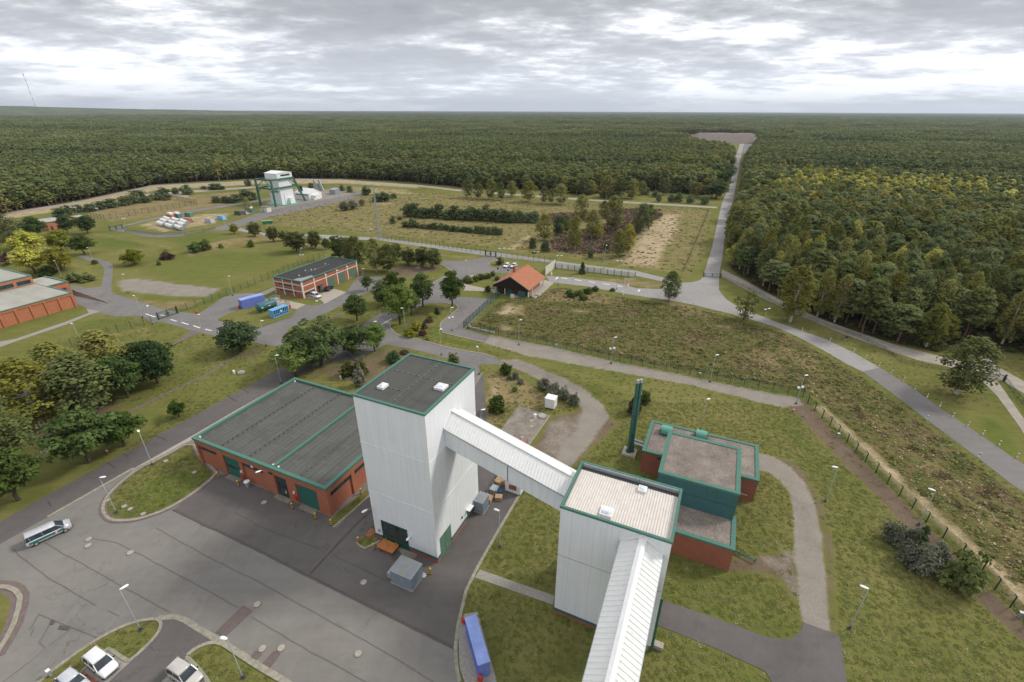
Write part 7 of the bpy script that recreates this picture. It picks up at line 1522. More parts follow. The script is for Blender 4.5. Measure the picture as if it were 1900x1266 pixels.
def skip():
    g = P(721, 1020); e = empty('orange_skip', (g[0], g[1], 0), TH, 'orange flat skip with lid at the tower entrance', 'skip'); e.scale = (0.74, 0.74, 0.74)
    MB().hexa([(-1.6, -0.9, 0.15), (1.6, -0.9, 0.15), (1.6, 0.9, 0.15), (-1.6, 0.9, 0.15), (-1.9, -1.1, 1.0), (1.9, -1.1, 1.0), (1.9, 1.1, 1.0), (-1.9, 1.1, 1.0)]).build('tub', M['rust'], e); MB().box(-1.95, 1.95, -1.15, 1.15, 1.0, 1.1).build('lid', M['orange'], e)
    for x in (-1.3, 1.3): MB().box(x - 0.1, x + 0.1, -0.8, 0.8, 0, 0.15).build('runner', M['rust'], e); MB().box(x - 0.15, x + 0.15, 0.9, 1.2, 1.1, 1.4).build('hook', M['orange'], e)
    g = P(735, 1032); e = empty('drain_puddle', (g[0], g[1], 0), 0, 'dark oily stain beside the grey shed', 'stain'); MB().lathe([(0.8, 0.0), (0.8, 0.105)], 18).build('stain_patch', M['asphalt_seal'], e)
    e = empty('wheelie_bin', tuple(P(460.5, 903)), TH, 'grey dustbin with bag beside the workshop gate', 'bin'); MB().lathe([(0.34, 0), (0.42, 1.1)], 12).build('body', M['metal'], e); MB().lathe([(0.5, 1.1), (0.5, 1.2), (0.1, 1.3)], 12).build('lid', M['white_clean'], e)
    g = P(796, 1066); e = empty('white_stone', (g[0] - 0.7, g[1] - 0.3, 0), 0, 'pale lump beside the bollard near the grey shed', 'stone'); MB().lathe([(0.3, 0), (0.42, 0.2), (0.25, 0.45)], 7).build('lump', M['concrete_white'], e)
    g = P(688, 990); e = empty('drain_grate', (g[0], g[1], 0), A90, 'rusty rectangular cover in the small grass plot', 'grate'); MB().box(-0.8, 0.8, -0.6, 0.6, 0, 0.12).build('frame', M['rust'], e); MB().box(-0.7, 0.7, -0.5, 0.5, 0.12, 0.14).build('cover', M['rust'], e)
skip()
def goods():
    # row of stored goods along the right wall of the tower
    items = [(13.6, 'wood', 'low timber frame stored beside the white tower', 1.2, 1.4, 1.1), (15.8, 'metal', 'grey lattice crate stored behind the white tower', 1.3, 1.4, 1.5), (18.0, 'wood', 'wooden crate stored behind the white tower', 1.5, 1.6, 1.5), (20.2, 'shed_grey', 'grey blue crate stored behind the white tower', 1.5, 1.8, 1.6), (22.6, 'rust', 'dark rusty rack stored farthest behind the white tower', 1.5, 1.8, 2.2), (25.0, 'orange', 'large orange frame stored farthest along the tower lane', 1.8, 2.4, 3.6), (28.0, 'red', 'red frame stored at the end of the goods row', 1.6, 1.6, 2.6)]
    for b, m, lab, sx, sy, h in items:
        q = tw(1.2, b + 0.6, 0); e = empty('stored_crate', q, TH, lab, 'crate', 'goods stored beside the tower')
        MB().box(-sx / 2, sx / 2, -sy / 2, sy / 2, 0.15, h * 0.7).build('load', M[m], e); MB().box(-sx / 2, sx / 2, -sy / 2, sy / 2, 0, 0.14).build('pallet', M['wood'], e)
        for x in (-sx / 2, sx / 2 - 0.1):
            for y in (-sy / 2, sy / 2 - 0.1): MB().box(x, x + 0.1, y, y + 0.1, 0.14, h).build('post', M[m], e)
    for (a, b, m, lab) in ((2.6, 15.2, 'wood', 'stack of timber pallets at the tower lane'), (2.0, 16.4, 'blue_deep', 'blue tarpaulin bundle beside the tower lane')):
        q = tw(a, b, 0); e = empty('pallet_stack', q, TH + 0.3, lab, 'pallets')
        for k in range(5): MB().box(-0.6, 0.6, -0.5, 0.5, k * 0.16, k * 0.16 + 0.12).build('pallet', M[m], e)
    q = P(953, 917); e = empty('white_locker', (q[0], q[1], 0), TH, 'rust stained white container under the sloping bridge', 'container'); MB().box(-1.6, 1.3, 0, 2.2, 0.2, 2.5).build('body', M['white'], e); MB().box(-1.65, 1.35, -0.05, 2.25, 2.5, 2.58).build('roof', M['white_clean'], e); MB().box(-0.9, 0.5, -0.03, 0, 0.9, 1.9).build('rust_patch', M['rust'], e); MB().box(-1.6, 1.3, 0, 2.2, 0, 0.2).build('skid', M['dark_grey'], e)
    q = P(1020, 760); e = empty('white_cabin', (q[0], q[1], 0), TH, 'small white cabin on the dry grass behind the bridge', 'cabin'); MB().box(-1.2, 1.0, 0, 2.0, 0.3, 2.6).build('body', M['white_clean'], e); MB().box(-1.28, 1.08, -0.08, 2.08, 2.6, 2.7).build('roof', M['white_clean'], e); MB().box(1.0, 1.03, 0.5, 1.3, 0.5, 2.3).build('door', M['white'], e)
    for x in (-0.9, 0.7): MB().box(x - 0.1, x + 0.1, 0.1, 1.9, 0, 0.3).build('skid', M['dark_grey'], e)
goods()
# far storage yard
def far_yard():
    for i, (u, v) in enumerate(sorted([(300, 419), (316, 423), (333, 426), (306, 414), (322, 417), (338, 420), (312, 410), (328, 412), (343, 415)])):
        g = P(u, v); e = empty('white_pipe', (g[0], g[1], 0), TH - 0.25, nth(i, 'white pipe segment lying in the far storage yard'), 'pipe', 'white pipes in the far storage yard'); n = 12; L, r_ = 9.0, 1.15; mb = MB().tube((-L / 2, 0, r_), (L / 2, 0, r_), r_, n=n); mb.build('shell', M['white_clean'], e); MB().tube((L / 2, 0, r_), (L / 2 + 0.3, 0, r_), r_ * 0.92, n=n).build('end_cap', M['shed_grey'], e)
    for u, v, m, lab in ((330, 404, 'tank_green', 'green machine cab in the far storage yard'), (352, 402, 'green_trim', 'bright green skip in the far storage yard'), (412, 408, 'blue_light', 'blue tarpaulin heap in the far storage yard'), (444, 399, 'dark_grey', 'dark scrap heap in the far storage yard'), (455, 397, 'metal', 'grey scrap heap in the far storage yard'), (390, 413, 'metal', 'grey crate in the far storage yard'), (350, 413, 'rust', 'rusty frame in the far storage yard'), (318, 405, 'orange', 'orange frame left of the green cab'), (465, 393, 'tank_green', 'dark cabin beside the thin sapling')):
        g = P(u, v); e = empty('stored_goods', (g[0], g[1], 0), TH, lab, 'goods'); sx = 5.5; MB().hexa([(-sx / 2, -1.4, 0.2), (sx / 2, -1.4, 0.2), (sx / 2, 1.4, 0.2), (-sx / 2, 1.4, 0.2), (-sx / 2 + .5, -1.1, 2.4), (sx / 2 - .5, -1.1, 2.4), (sx / 2 - .5, 1.1, 2.2), (-sx / 2 + .5, 1.1, 2.2)]).build('load', M[m], e); MB().box(-sx / 2, sx / 2, -1.3, 1.3, 0, 0.2).build('pallet', M['wood'], e)
        if 'cab' in lab: MB().box(-1.5, 1.5, -1.0, 1.0, 2.3, 3.4).build('cab_top', M['white_clean'], e)
    g = P(491, 394); e = empty('pump_hut', (g[0], g[1], 0), TH, 'small grey hut beside the far headframe', 'hut'); MB().box(-2.5, 2.5, 0, 3.4, 0, 3.0).build('wall', M['concrete_white'], e); MB().box(-2.7, 2.7, -.2, 3.6, 3.0, 3.3).build('roof', M['concrete_old'], e); MB().box(-1.4, -0.4, -0.05, 0.02, 0, 2.2).build('door', M['metal'], e)
    g = P(497, 415); e = empty('green_skip', (g[0], g[1], 0), 0.4, 'bright green open skip on the far meadow', 'skip'); MB().hexa([(-2.2, -1.1, 0), (2.2, -1.1, 0), (2.2, 1.1, 0), (-2.2, 1.1, 0), (-3.2, -1.3, 1.7), (3.2, -1.3, 1.7), (3.2, 1.3, 1.7), (-3.2, 1.3, 1.7)]).build('tub', M['skip_green'], e); MB().box(-2.9, 2.9, -1.1, 1.1, 1.65, 1.75).build('load', M['concrete'], e)
M['skip_green'] = plain('skip_green', (0.03, 0.28, 0.11), 0.5)
far_yard()
g = P(620, 526.5); e = empty('waste_bin', (g[0], g[1], 0), A90, 'dark green wheeled bin before the garage gates', 'bin'); MB().hexa([(-.9, -.5, .2), (.9, -.5, .2), (.9, .5, .2), (-.9, .5, .2), (-1.05, -.65, 1.3), (1.05, -.65, 1.3), (1.05, .65, 1.3), (-1.05, .65, 1.3)]).build('tub', M['green_mid'], e); MB().box(-1.1, 1.1, -.7, .7, 1.3, 1.42).build('lid', M['green_dark'], e)
g = P(650, 517); e = empty('pallet_stack', (g[0], g[1], 0), A90, 'timber pallets leaning between the garage gates', 'pallets')
for k in range(4): MB().box(-0.6, 0.6, -0.5, 0.5, k * 0.16, k * 0.16 + 0.12).build('pallet', M['wood'], e)
g = P(845.5, 500.5 - 0); 
g = P(776, 500); e = empty('garden_seat', (g[0], g[1], 0), 0.4, 'small stone seat group under the lime trees', 'seat'); MB().box(-1, 1, -0.4, 0.4, 0, 0.5).build('seat', M['stone'], e); MB().box(-1, 1, 0.4, 0.6, 0, 1.1).build('backrest', M['stone'], e)
def rail(px, label):
    pts = PX(px); g0 = pts[0]; e = empty('handrail', (g0[0], g0[1], 0), 0, label, 'railing'); ps = densify(pts, 2.0)
    for p_ in ps: MB().tube((p_[0] - g0[0], p_[1] - g0[1], 0), (p_[0] - g0[0], p_[1] - g0[1], 1.0), 0.03, n=6).build('post', M['metal'], e)
    for a, b in zip(ps[:-1], ps[1:]):
        for z in (0.5, 1.0): MB().tube((a[0] - g0[0], a[1] - g0[1], z), (b[0] - g0[0], b[1] - g0[1], z), 0.025, n=6).build('rail', M['metal'], e)
rail([(865, 538), (890, 540.5), (925, 545)], 'grey pedestrian railing left of the gatehouse'); rail([(961, 755), (990, 764)], 'white low railing along the slab edge')

# ---------------------------------------------------------------- vehicles
WHEELS = {}
def wheel_mesh(r):
    if r not in WHEELS:
        ty = MB().tube((0, -0.1, 0), (0, 0.1, 0), r, n=18).mesh('tyre', M['black']); rm = MB().tube((0, -0.112, 0), (0, 0.112, 0), r * 0.62, n=12).mesh('rim', M['metal']); WHEELS[r] = (ty, rm)
    return WHEELS[r]
def loft(mb, rings):
    n = len(rings[0]); vs = [p for r in rings for p in r]
    fs = [(k * n + i, k * n + (i + 1) % n, (k + 1) * n + (i + 1) % n, (k + 1) * n + i) for k in range(len(rings) - 1) for i in range(n)] + [tuple(range(n - 1, -1, -1)), tuple((len(rings) - 1) * n + i for i in range(n))]
    return mb.add(vs, fs)
def car(c, ang, style, paint, label, scale=1.0, livery=None):
    S = {'mpv': dict(L=4.25, W=1.78, H=1.80, belt=1.02, hood=0.95, nose=0.78, A=1.05, B=0.35, C=-1.98, D=-2.10, wb=2.70, r=0.32, rk=0.0), 'estate': dict(L=4.60, W=1.78, H=1.48, belt=0.92, hood=0.88, nose=0.70, A=0.95, B=0.15, C=-1.75, D=-2.22, wb=2.65, r=0.32, rk=0.1), 'bus': dict(L=5.35, W=1.96, H=1.96, belt=1.12, hood=1.12, nose=0.92, A=1.95, B=1.05, C=-2.50, D=-2.62, wb=3.45, r=0.34, rk=0.0)}[style]
    e = empty('parked_' + {'mpv': 'van', 'estate': 'car', 'bus': 'minibus'}[style], (c[0], c[1], 0.06), ang, label, {'mpv': 'van', 'estate': 'car', 'bus': 'minibus'}[style]); e.scale = (scale,) * 3
    L, Wd, H_ = S['L'], S['W'], S['H']; hw = Wd / 2; p = M[paint]
    def ring(x, zl, zh, k): # body ring
        return [(x, -hw * k * 0.90, zl), (x, hw * k * 0.90, zl), (x, hw * k, zl + 0.22), (x, hw * k * 1.0, zl + (zh - zl) * 0.62), (x, hw * k * 0.95, zh), (x, hw * k * 0.6, zh + 0.03), (x, -hw * k * 0.6, zh + 0.03), (x, -hw * k * 0.95, zh), (x, -hw * k, zl + (zh - zl) * 0.62), (x, -hw * k, zl + 0.22)]
    bt = S['belt']; st = [(-L / 2, 0.42, bt * 0.86, 0.88), (-L / 2 + 0.12, 0.30, bt * 0.98, 0.96), (-L / 2 + 0.6, 0.26, bt, 1.0), (S['A'] - 0.4, 0.24, bt, 1.0), (S['A'], 0.24, bt, 1.0), ((S['A'] + L / 2) / 2 + 0.1, 0.25, S['hood'], 0.98), (L / 2 - 0.25, 0.27, (S['hood'] + S['nose']) / 2, 0.93), (L / 2 - 0.08, 0.32, S['nose'], 0.86), (L / 2, 0.42, S['nose'] * 0.82, 0.76)]
    body = loft(MB(), [ring(*s) for s in st]).build('body', p, e, True)
    gh = lambda x, zb, wb_, : None
    wt = hw * 0.80; wbelt = hw * 0.945; A_, B_, C_, D_ = S['A'], S['B'], S['C'], S['D']
    # glasshouse: dark glass with painted pillars and roof
    g = [(D_, -wbelt, bt), (D_, wbelt, bt), (C_, wt, H_ - 0.08), (C_, -wt, H_ - 0.08)]; f = [(A_, -wbelt, bt), (A_, wbelt, bt), (B_, wt, H_ - 0.08), (B_, -wt, H_ - 0.08)]
    gl = MB().add(g + f, [(0, 3, 2, 1), (4, 5, 6, 7), (1, 2, 6, 5), (0, 4, 7, 3), (3, 7, 6, 2)]).build('windows', M['glass'], e)
    def lerp(a, b, t): return tuple(a[i] + (b[i] - a[i]) * t for i in range(3))
    mb = MB(); mb.hexa([(C_ - 0.02, -wt - 0.03, H_ - 0.10), (B_ + 0.04, -wt - 0.03, H_ - 0.10), (B_ + 0.04, wt + 0.03, H_ - 0.10), (C_ - 0.02, wt + 0.03, H_ - 0.10), (C_ + 0.12, -wt + 0.10, H_), (B_ - 0.22, -wt + 0.10, H_), (B_ - 0.22, wt - 0.10, H_), (C_ + 0.12, wt - 0.10, H_)]); mb.build('roof', p, e, True)
    for s in (-1, 1):
        pil = MB(); lo = lambda x: (x, s * (wbelt + 0.005), bt - 0.02); hi = lambda x: (x, s * (wt + 0.012), H_ - 0.09)
        for xb, xt, wd in ((A_ + 0.0, B_ + 0.02, 0.09), (D_ + 0.05, C_ + 0.06, 0.14), ((A_ * 0.45 + D_ * 0.55), (A_ * 0.45 + D_ * 0.55) - 0.04, 0.10), ((A_ * 0.12 + D_ * 0.88) if style == 'bus' else (A_ * 0.02 + D_ * 0.98), (A_ * 0.12 + D_ * 0.88), 0.08)): pil.beam(lo(xb), hi(xt), wd, 0.03)
        pil.build('pillar', p, e)
        MB().cbox((A_ - 0.25, s * (hw + 0.10), bt), 0.10, 0.22, 0.16).build('mirror', M['black'], e)
        MB().cbox((L / 2 - 0.14, s * hw * 0.66, S['nose'] * 0.80), 0.22, 0.34, 0.18).build('headlight', M['dome'], e); MB().cbox((-L / 2 + 0.03, s * hw * 0.80, bt * 0.72), 0.08, 0.14, 0.42).build('tail_light', M['red'], e)
        for x in (S['wb'] / 2 - 0.02, -S['wb'] / 2 - 0.02):
            ty, rm = wheel_mesh(S['r']); w_ = inst('wheel', ty, e, (x + 0.1, s * (hw - 0.09), S['r'])); inst('rim', rm, w_)
    MB().cbox((L / 2 - 0.03, 0, 0.32), 0.10, Wd * 0.72, 0.20).build('bumper', M['dark_grey'] if paint != 'paint_silver' else M['black'], e); MB().cbox((L / 2 - 0.0, 0, 0.40), 0.03, 0.5, 0.11).build('number_plate', M['white_clean'], e)
    MB().hexa([(D_ - 0.03, -wbelt + 0.1, bt + 0.06), (D_ - 0.01, wbelt - 0.1, bt + 0.06), (D_ + 0.0, wbelt - 0.1, bt + 0.06), (D_ + 0.0, -wbelt + 0.1, bt + 0.06), (C_ - 0.03, -wt + 0.1, H_ - 0.2), (C_ - 0.03, wt - 0.1, H_ - 0.2), (C_ + 0.0, wt - 0.1, H_ - 0.2), (C_ + 0.0, -wt + 0.1, H_ - 0.2)]).build('rear_window', M['glass'], e)
    if style == 'bus':
        for i in range(7): x = -2.3 + i * 0.5; MB().box(x, x + 0.05, -wt + 0.15, wt - 0.15, H_, H_ + 0.02).build('roof_rib', p, e)
    if livery:
        for s in (-1, 1):
            y = s * (hw + 0.018); MB().hexa([(-L / 2 + 0.35, y - 0.006, 0.62), (L / 2 - 0.75, y - 0.006, 0.62), (L / 2 - 0.75, y + 0.006, 0.62), (-L / 2 + 0.35, y + 0.006, 0.62), (-L / 2 + 0.35, y - 0.03 * s - 0.006, 0.98), (L / 2 - 1.0, y - 0.03 * s - 0.006, 0.98), (L / 2 - 1.0, y - 0.03 * s + 0.006, 0.98), (-L / 2 + 0.35, y - 0.03 * s + 0.006, 0.98)]).build('livery_band', M[livery], e)
            MB().box(0.95, 1.25, y - 0.012, y + 0.012, 0.66, 0.90).build('emblem', M['red'], e); MB().box(0.72, 0.93, y - 0.012, y + 0.012, 0.66, 0.90).build('emblem', M['white_clean'], e)
    return e
def car_px(rear, front, style, paint, label, **kw):
    a, b = P(*rear), P(*front); car(((a[0] + b[0]) / 2, (a[1] + b[1]) / 2), vec_ang(a, b), style, paint, label, **kw)
car_px((56, 1012), (130, 978), 'bus', 'paint_silver', 'silver minibus with dark green side band driving across the yard', livery='paint_green')
car_px((176, 1225), (210, 1252), 'mpv', 'paint_white', 'white compact van parked on the paved bay beside the grass island')
car_px((122, 1258), (162, 1290), 'estate', 'paint_silver', 'silver estate car cut by the bottom picture edge')
car_px((328, 1246), (368, 1272), 'mpv', 'paint_beige', 'champagne compact van parked at the bottom edge')
car_px((577, 549), (597, 556), 'mpv', 'paint_white', 'white delivery van in front of the brick garage'); car_px((604, 543), (618, 533), 'estate', 'paint_dark', 'dark estate car beside the brick garage')
car_px((944.5, 492), (935, 499), 'estate', 'paint_white', 'left white car with dark bonnet parked behind the gatehouse'); car_px((958, 492.5), (948, 499.5), 'estate', 'paint_white', 'right white car parked closest to the gatehouse chimney')

car_px((1391, 284), (1390, 280), 'mpv', 'paint_white', 'white van parked far away at the end of the straight road', scale=1.6)
# ---------------------------------------------------------------- trees and shrubs of the site
T_ = tree_px
SITE = [  # base u, v, top v, width px, kind, name, label
    (79.6, 789, 668, 108, 'birch', 'birch_tree', 'olive birch leaning left above the bare brown ground'), (26, 850, 733, 92, 'green_birch', 'birch_tree', 'dense birch cut by the left picture edge'), (169, 764, 658, 112, 'green_birch', 'birch_tree', 'broad grey green birch in the middle of the left group'), (122, 728, 636, 84, 'birch', 'birch_tree', 'rusty olive birch behind the left group'),
    (214, 722, 613, 98, 'birch', 'birch_tree', 'yellowish birch at the top of the left group'), (238, 738, 655, 78, 'maple', 'maple_tree', 'green maple in front of the yellowish birch'), (293, 711, 624, 82, 'pine_tree', 'larch_tree', 'wide branching conifer right of the yellowish birch'), (20, 745, 690, 70, 'birch', 'birch_tree', 'thin birch behind the left edge birch'),
    (167, 858, 764, 118, 'maple', 'maple_tree', 'broad dark maple beside the long road'), (231, 828, 766, 82, 'maple', 'maple_tree', 'smaller maple touching the broad maple beside the road'), (36, 928, 836, 104, 'maple', 'maple_tree', 'dark maple at the left edge above the minibus'), (333, 774, 745, 32, 'maple', 'maple_tree', 'tiny young tree alone on the lawn beside the road'), (447, 651, 595, 78, 'pine_tree', 'pine_tree', 'round spreading pine beside the cross road'),
    (549, 698, 636, 72, 'bright_maple', 'maple_tree', 'bright green maple at the far workshop corner'), (596, 678, 588, 96, 'oak', 'oak_tree', 'largest oak beside the road junction'), (560, 672, 610, 60, 'oak', 'oak_tree', 'oak left half hidden by the largest oak'), (655, 655, 600, 62, 'oak', 'oak_tree', 'mid sized oak right of the largest oak'), (696, 652, 600, 48, 'bright_maple', 'maple_tree', 'small bright maple at the bend of the lane'), (663, 595, 546, 50, 'maple', 'maple_tree', 'maple alone on the grass strip before the garage'), (682, 540, 511, 24, 'maple', 'maple_tree', 'young tree at the edge of the garage forecourt'),
    (712.4, 569, 521, 40, 'oak', 'oak_tree', 'dark oak left of the bright maple cluster'), (743, 602, 524, 62, 'bright_maple', 'maple_tree', 'tall bright green maple in the centre of the cluster'), (735, 562, 504, 44, 'maple', 'maple_tree', 'maple behind the tall bright maple'), (785, 569, 506, 50, 'maple', 'maple_tree', 'maple right of the tall bright maple'), (764, 585, 536, 40, 'maple', 'maple_tree', 'low maple between the bright maple and its right neighbour'), (839, 570.6, 502, 50, 'maple', 'maple_tree', 'single maple on the tip of the kerbed lawn'),
    (758.7, 491, 459, 30, 'lime', 'lime_tree', 'left of the three round lime trees'), (785, 494, 458, 30, 'lime', 'lime_tree', 'middle of the three round lime trees'), (804, 498, 461, 32, 'lime', 'lime_tree', 'right of the three round lime trees'), (735, 484, 452, 26, 'lime', 'lime_tree', 'lime tree half hidden by the birches'),
    (664, 499, 437, 46, 'green_birch', 'birch_tree', 'tall birch directly behind the garage corner'), (698, 504, 441, 34, 'birch', 'birch_tree', 'slim birch in the middle behind the garage'), (722, 505, 453, 42, 'green_birch', 'birch_tree', 'pale birch at the right of the garage birches'), (630, 483, 437, 38, 'oak', 'oak_tree', 'dark oak behind the garage roof'), (648, 487, 440, 30, 'green_birch', 'birch_tree', 'birch squeezed behind the garage roof edge'),
    (436, 434, 414, 17, 'turning', 'lime_tree', 'tiny yellow green tree at the far road bend'), (474, 442, 415, 25, 'lime', 'lime_tree', 'first round lime in the row along the far road'), (508, 449, 420, 23, 'lime', 'lime_tree', 'second round lime in the row along the far road'), (525, 447, 428, 16, 'lime', 'lime_tree', 'small third lime in the row along the far road'), (551, 468, 426, 42, 'lime', 'lime_tree', 'widest tree of the row along the far road'), (585, 461, 428, 27, 'lime', 'lime_tree', 'fifth lime of the row along the far road'), (606, 463, 441, 16, 'lime', 'lime_tree', 'last small lime of the row along the far road'),
    (60, 477, 431, 56, 'autumn', 'maple_tree', 'yellow autumn maple at the back of the left mound'), (66, 508, 458, 62, 'autumn', 'maple_tree', 'brightest yellow maple on the left mound'), (118, 507, 462, 46, 'turning', 'maple_tree', 'green maple with yellow leaves on the left mound'), (115, 464, 424, 42, 'turning', 'maple_tree', 'rounded turning maple before the brick hut'), (157, 473, 436, 42, 'maple', 'maple_tree', 'pale green maple above the curved lane'), (32, 462, 428, 34, 'green_birch', 'birch_tree', 'birch behind the yellow maples'), (250, 491.5, 461, 38, 'turning', 'maple_tree', 'round turning maple alone on the far lawn'),
    (127, 433, 398, 31, 'pine_tree', 'pine_tree', 'left of the two dark conifers at the brick hut'), (164, 434, 399, 33, 'pine_tree', 'pine_tree', 'right of the two dark conifers at the brick hut'), (18, 446, 396, 48, 'green_birch', 'birch_tree', 'tall birch group tree at the far left edge'), (70, 446, 401, 40, 'maple', 'maple_tree', 'dark tree left of the brick hut'),
    (1010, 447, 397, 34, 'birch', 'birch_tree', 'leftmost tall birch of the heath clump'), (1036, 437, 394, 22, 'young_pine', 'pine_tree', 'narrow pine in the left of the heath clump'), (1066, 463, 400, 32, 'birch', 'birch_tree', 'low birch in front of the heath clump'), (1078, 410, 361, 32, 'birch', 'birch_tree', 'tall birch at the back of the heath clump'), (1050, 432, 398, 28, 'green_birch', 'birch_tree', 'birch inside the heath clump'), (1098, 442, 388, 34, 'birch', 'birch_tree', 'birch standing in the middle of the heath clump'), (1108, 443, 410, 22, 'yellow_birch', 'birch_tree', 'small yellow birch in the heath clump'), (1120, 405, 372, 22, 'green_birch', 'birch_tree', 'thin birch at the back right of the heath clump'), (1137, 427, 363, 44, 'birch', 'birch_tree', 'biggest birch of the heath clump'), (1189, 433, 376, 38, 'green_birch', 'birch_tree', 'tall narrow birch at the right of the heath clump'), (1146, 477, 426, 30, 'birch', 'birch_tree', 'front left birch at the heath edge'), (1162, 474, 414, 28, 'yellow_birch', 'birch_tree', 'front right birch at the heath edge'), (1203, 428, 378, 22, 'green_birch', 'birch_tree', 'slim birch behind the narrow birch'),
    (1242, 558, 503, 40, 'green_birch', 'birch_tree', 'small birch beside the pale road junction'), (1380, 593, 537, 42, 'olive_tree', 'birch_tree', 'sparse young birch on the verge of the right road'), (1466, 597, 492, 62, 'birch', 'birch_tree', 'tall double stemmed birch at the wood corner'), (1774, 731, 624, 84, 'green_birch', 'birch_tree', 'lone leaning birch on the right verge'), (462, 397, 366, 14, 'birch', 'sapling', 'thin sapling beside the dark cabin in the storage yard'),
    (1328, 368, 330, 44, 'oak', 'oak_tree', 'rounded oak at the left foot of the straight road'), (1338, 350, 316, 36, 'oak', 'oak_tree', 'bright rounded oak left of the straight road'), (1312, 340, 302, 44, 'oak', 'oak_tree', 'greyish oak second row left of the straight road'), (1345, 335, 300, 34, 'oak', 'oak_tree', 'oak leaning over the straight road from the left'), (1348, 312, 286, 30, 'oak', 'oak_tree', 'farthest oak left of the straight road'), (1390, 363, 329, 42, 'oak', 'oak_tree', 'front round oak right of the straight road'), (1425, 363, 322, 46, 'oak', 'oak_tree', 'large oak behind the front oak right of the road'), (1405, 345, 314, 44, 'oak', 'oak_tree', 'oak behind the two right hand oaks'), (1400, 325, 296, 40, 'oak', 'oak_tree', 'far oak right of the straight road'),
]
KINDS['olive_tree'] = ('tall', 'lf_olive', 'bark', 12, 7, 60, 16, 0.42, 1.1)
for s_ in SITE: T_(*s_[:4], s_[4], s_[5], s_[6], 'tree')
# birch and pine fringe before the left forest (row seen against the dark pines)
fr = [(868, 367, 333, 24), (888, 369, 338, 20), (911, 370, 332, 26), (930, 372, 338, 18), (950, 366, 335, 22), (981, 375, 334, 32), (1009, 378, 344, 18), (1022, 379, 350, 14), (1040, 380, 341, 30), (1083, 363, 328, 28), (1098, 361, 336, 16), (1125, 368, 325, 30), (1150, 368, 328, 32), (1172, 369, 332, 28), (1190, 362, 336, 20), (1232, 362, 330, 24), (1290, 366, 338, 26), (1270, 352, 328, 24)]
for i, (u, v, tv, w_) in enumerate(sorted(fr)): T_(u, v, tv, w_, 'birch' if i % 3 else 'green_birch', 'birch_tree', nth(i, 'olive birch in the fringe before the left forest'), 'tree', 'birch fringe along the patrol track')
def bushes(lst, kind, name, label, group, cat='shrub'):
    for i, (u, v, tv, w_) in enumerate(sorted(lst)): T_(u, v, tv, w_, kind, name, nth(i, label), cat, group, part='foliage')
bushes([(256, 371, 351, 32), (272, 376, 362, 18), (304, 364, 347, 26), (292, 371, 356, 24), (310, 371, 358, 20), (327, 360, 345, 14), (348, 361, 342, 24), (378, 351, 344, 11), (400, 352, 339, 27), (412, 352, 344, 12)], 'young_pine', 'young_pine', 'dark bushy young pine on the far enclosure lawn', 'young pines of the far enclosure')
bushes([(170, 392, 376, 24), (190, 388, 371, 26), (210, 385, 366, 26), (232, 381, 362, 26), (250, 377, 355, 28), (112, 404, 384, 26), (126, 399, 380, 22), (146, 394, 378, 20)], 'young_pine', 'young_pine', 'young pine in the row beside the far sandy track', 'young pine row by the sandy track')
bushes([(402, 376, 362, 18), (420, 376, 361, 20), (440, 376, 356, 26), (456, 372, 348, 28), (470, 371, 355, 18), (461, 345, 332, 15)], 'young_pine', 'young_pine', 'young pine hiding the lane before the far headframe', 'young pines left of the headframe')
bushes([(634, 354, 342, 13), (650, 357, 343, 12), (680, 362, 344, 20), (700, 374, 357, 22), (714, 374, 352, 26), (730, 368, 358, 14), (578, 350, 338, 12), (595, 348, 338, 10)], 'young_pine', 'young_pine', 'young pine on the dry field right of the headframe', 'young pines right of the headframe')
bushes([(640, 391, 375, 22), (655, 388, 372, 20), (672, 382, 370, 14)], 'willow', 'willow_shrub', 'grey willow shrub on the meadow before the headframe', 'grey willows on the meadow')
r_ = random.Random(4)
bushes([(757 + i * 14.6, 402 + i * 0.75 + r_.uniform(-1, 1), 379 + i * 0.6 + r_.uniform(-8, 5), 24 + r_.uniform(-3, 6)) for i in range(17)], 'young_pine', 'young_pine', 'tall young pine of the rear hedge row', 'rear pine hedge row'); bushes([(752 + i * 11, 421 + i * 0.95 + r_.uniform(-1, 1), 409 + i * 0.75 + r_.uniform(-3, 3), 15 + r_.uniform(-2, 4)) for i in range(17)], 'young_pine', 'young_pine', 'low young pine of the front hedge row', 'front pine hedge row')
bushes([(729, 415, 399, 14), (766, 421, 403, 18), (742, 408, 400, 10)], 'young_pine', 'young_pine', 'bushy pine left of the two hedge rows', 'pines left of the hedge rows'); bushes([(989, 461, 438, 16), (1011, 466, 442, 20), (1096, 478, 459, 12), (1125, 463, 447, 14), (992, 470, 464, 10)], 'young_pine', 'young_pine', 'young pine at the front edge of the heath', 'young pines at the heath edge')
bushes([(1215, 366, 352, 14), (1222, 375, 359, 12), (1245, 375, 357, 14), (1258, 375, 356, 18), (1280, 377, 360, 17), (1306, 379, 360, 18), (1120, 366, 350, 22), (1135, 364, 350, 18), (1198, 361, 346, 14), (1250, 358, 344, 16), (1262, 357, 347, 10), (1170, 365, 354, 12)], 'young_pine', 'young_pine', 'young pine before the oaks of the straight road', 'young pines near the straight road')
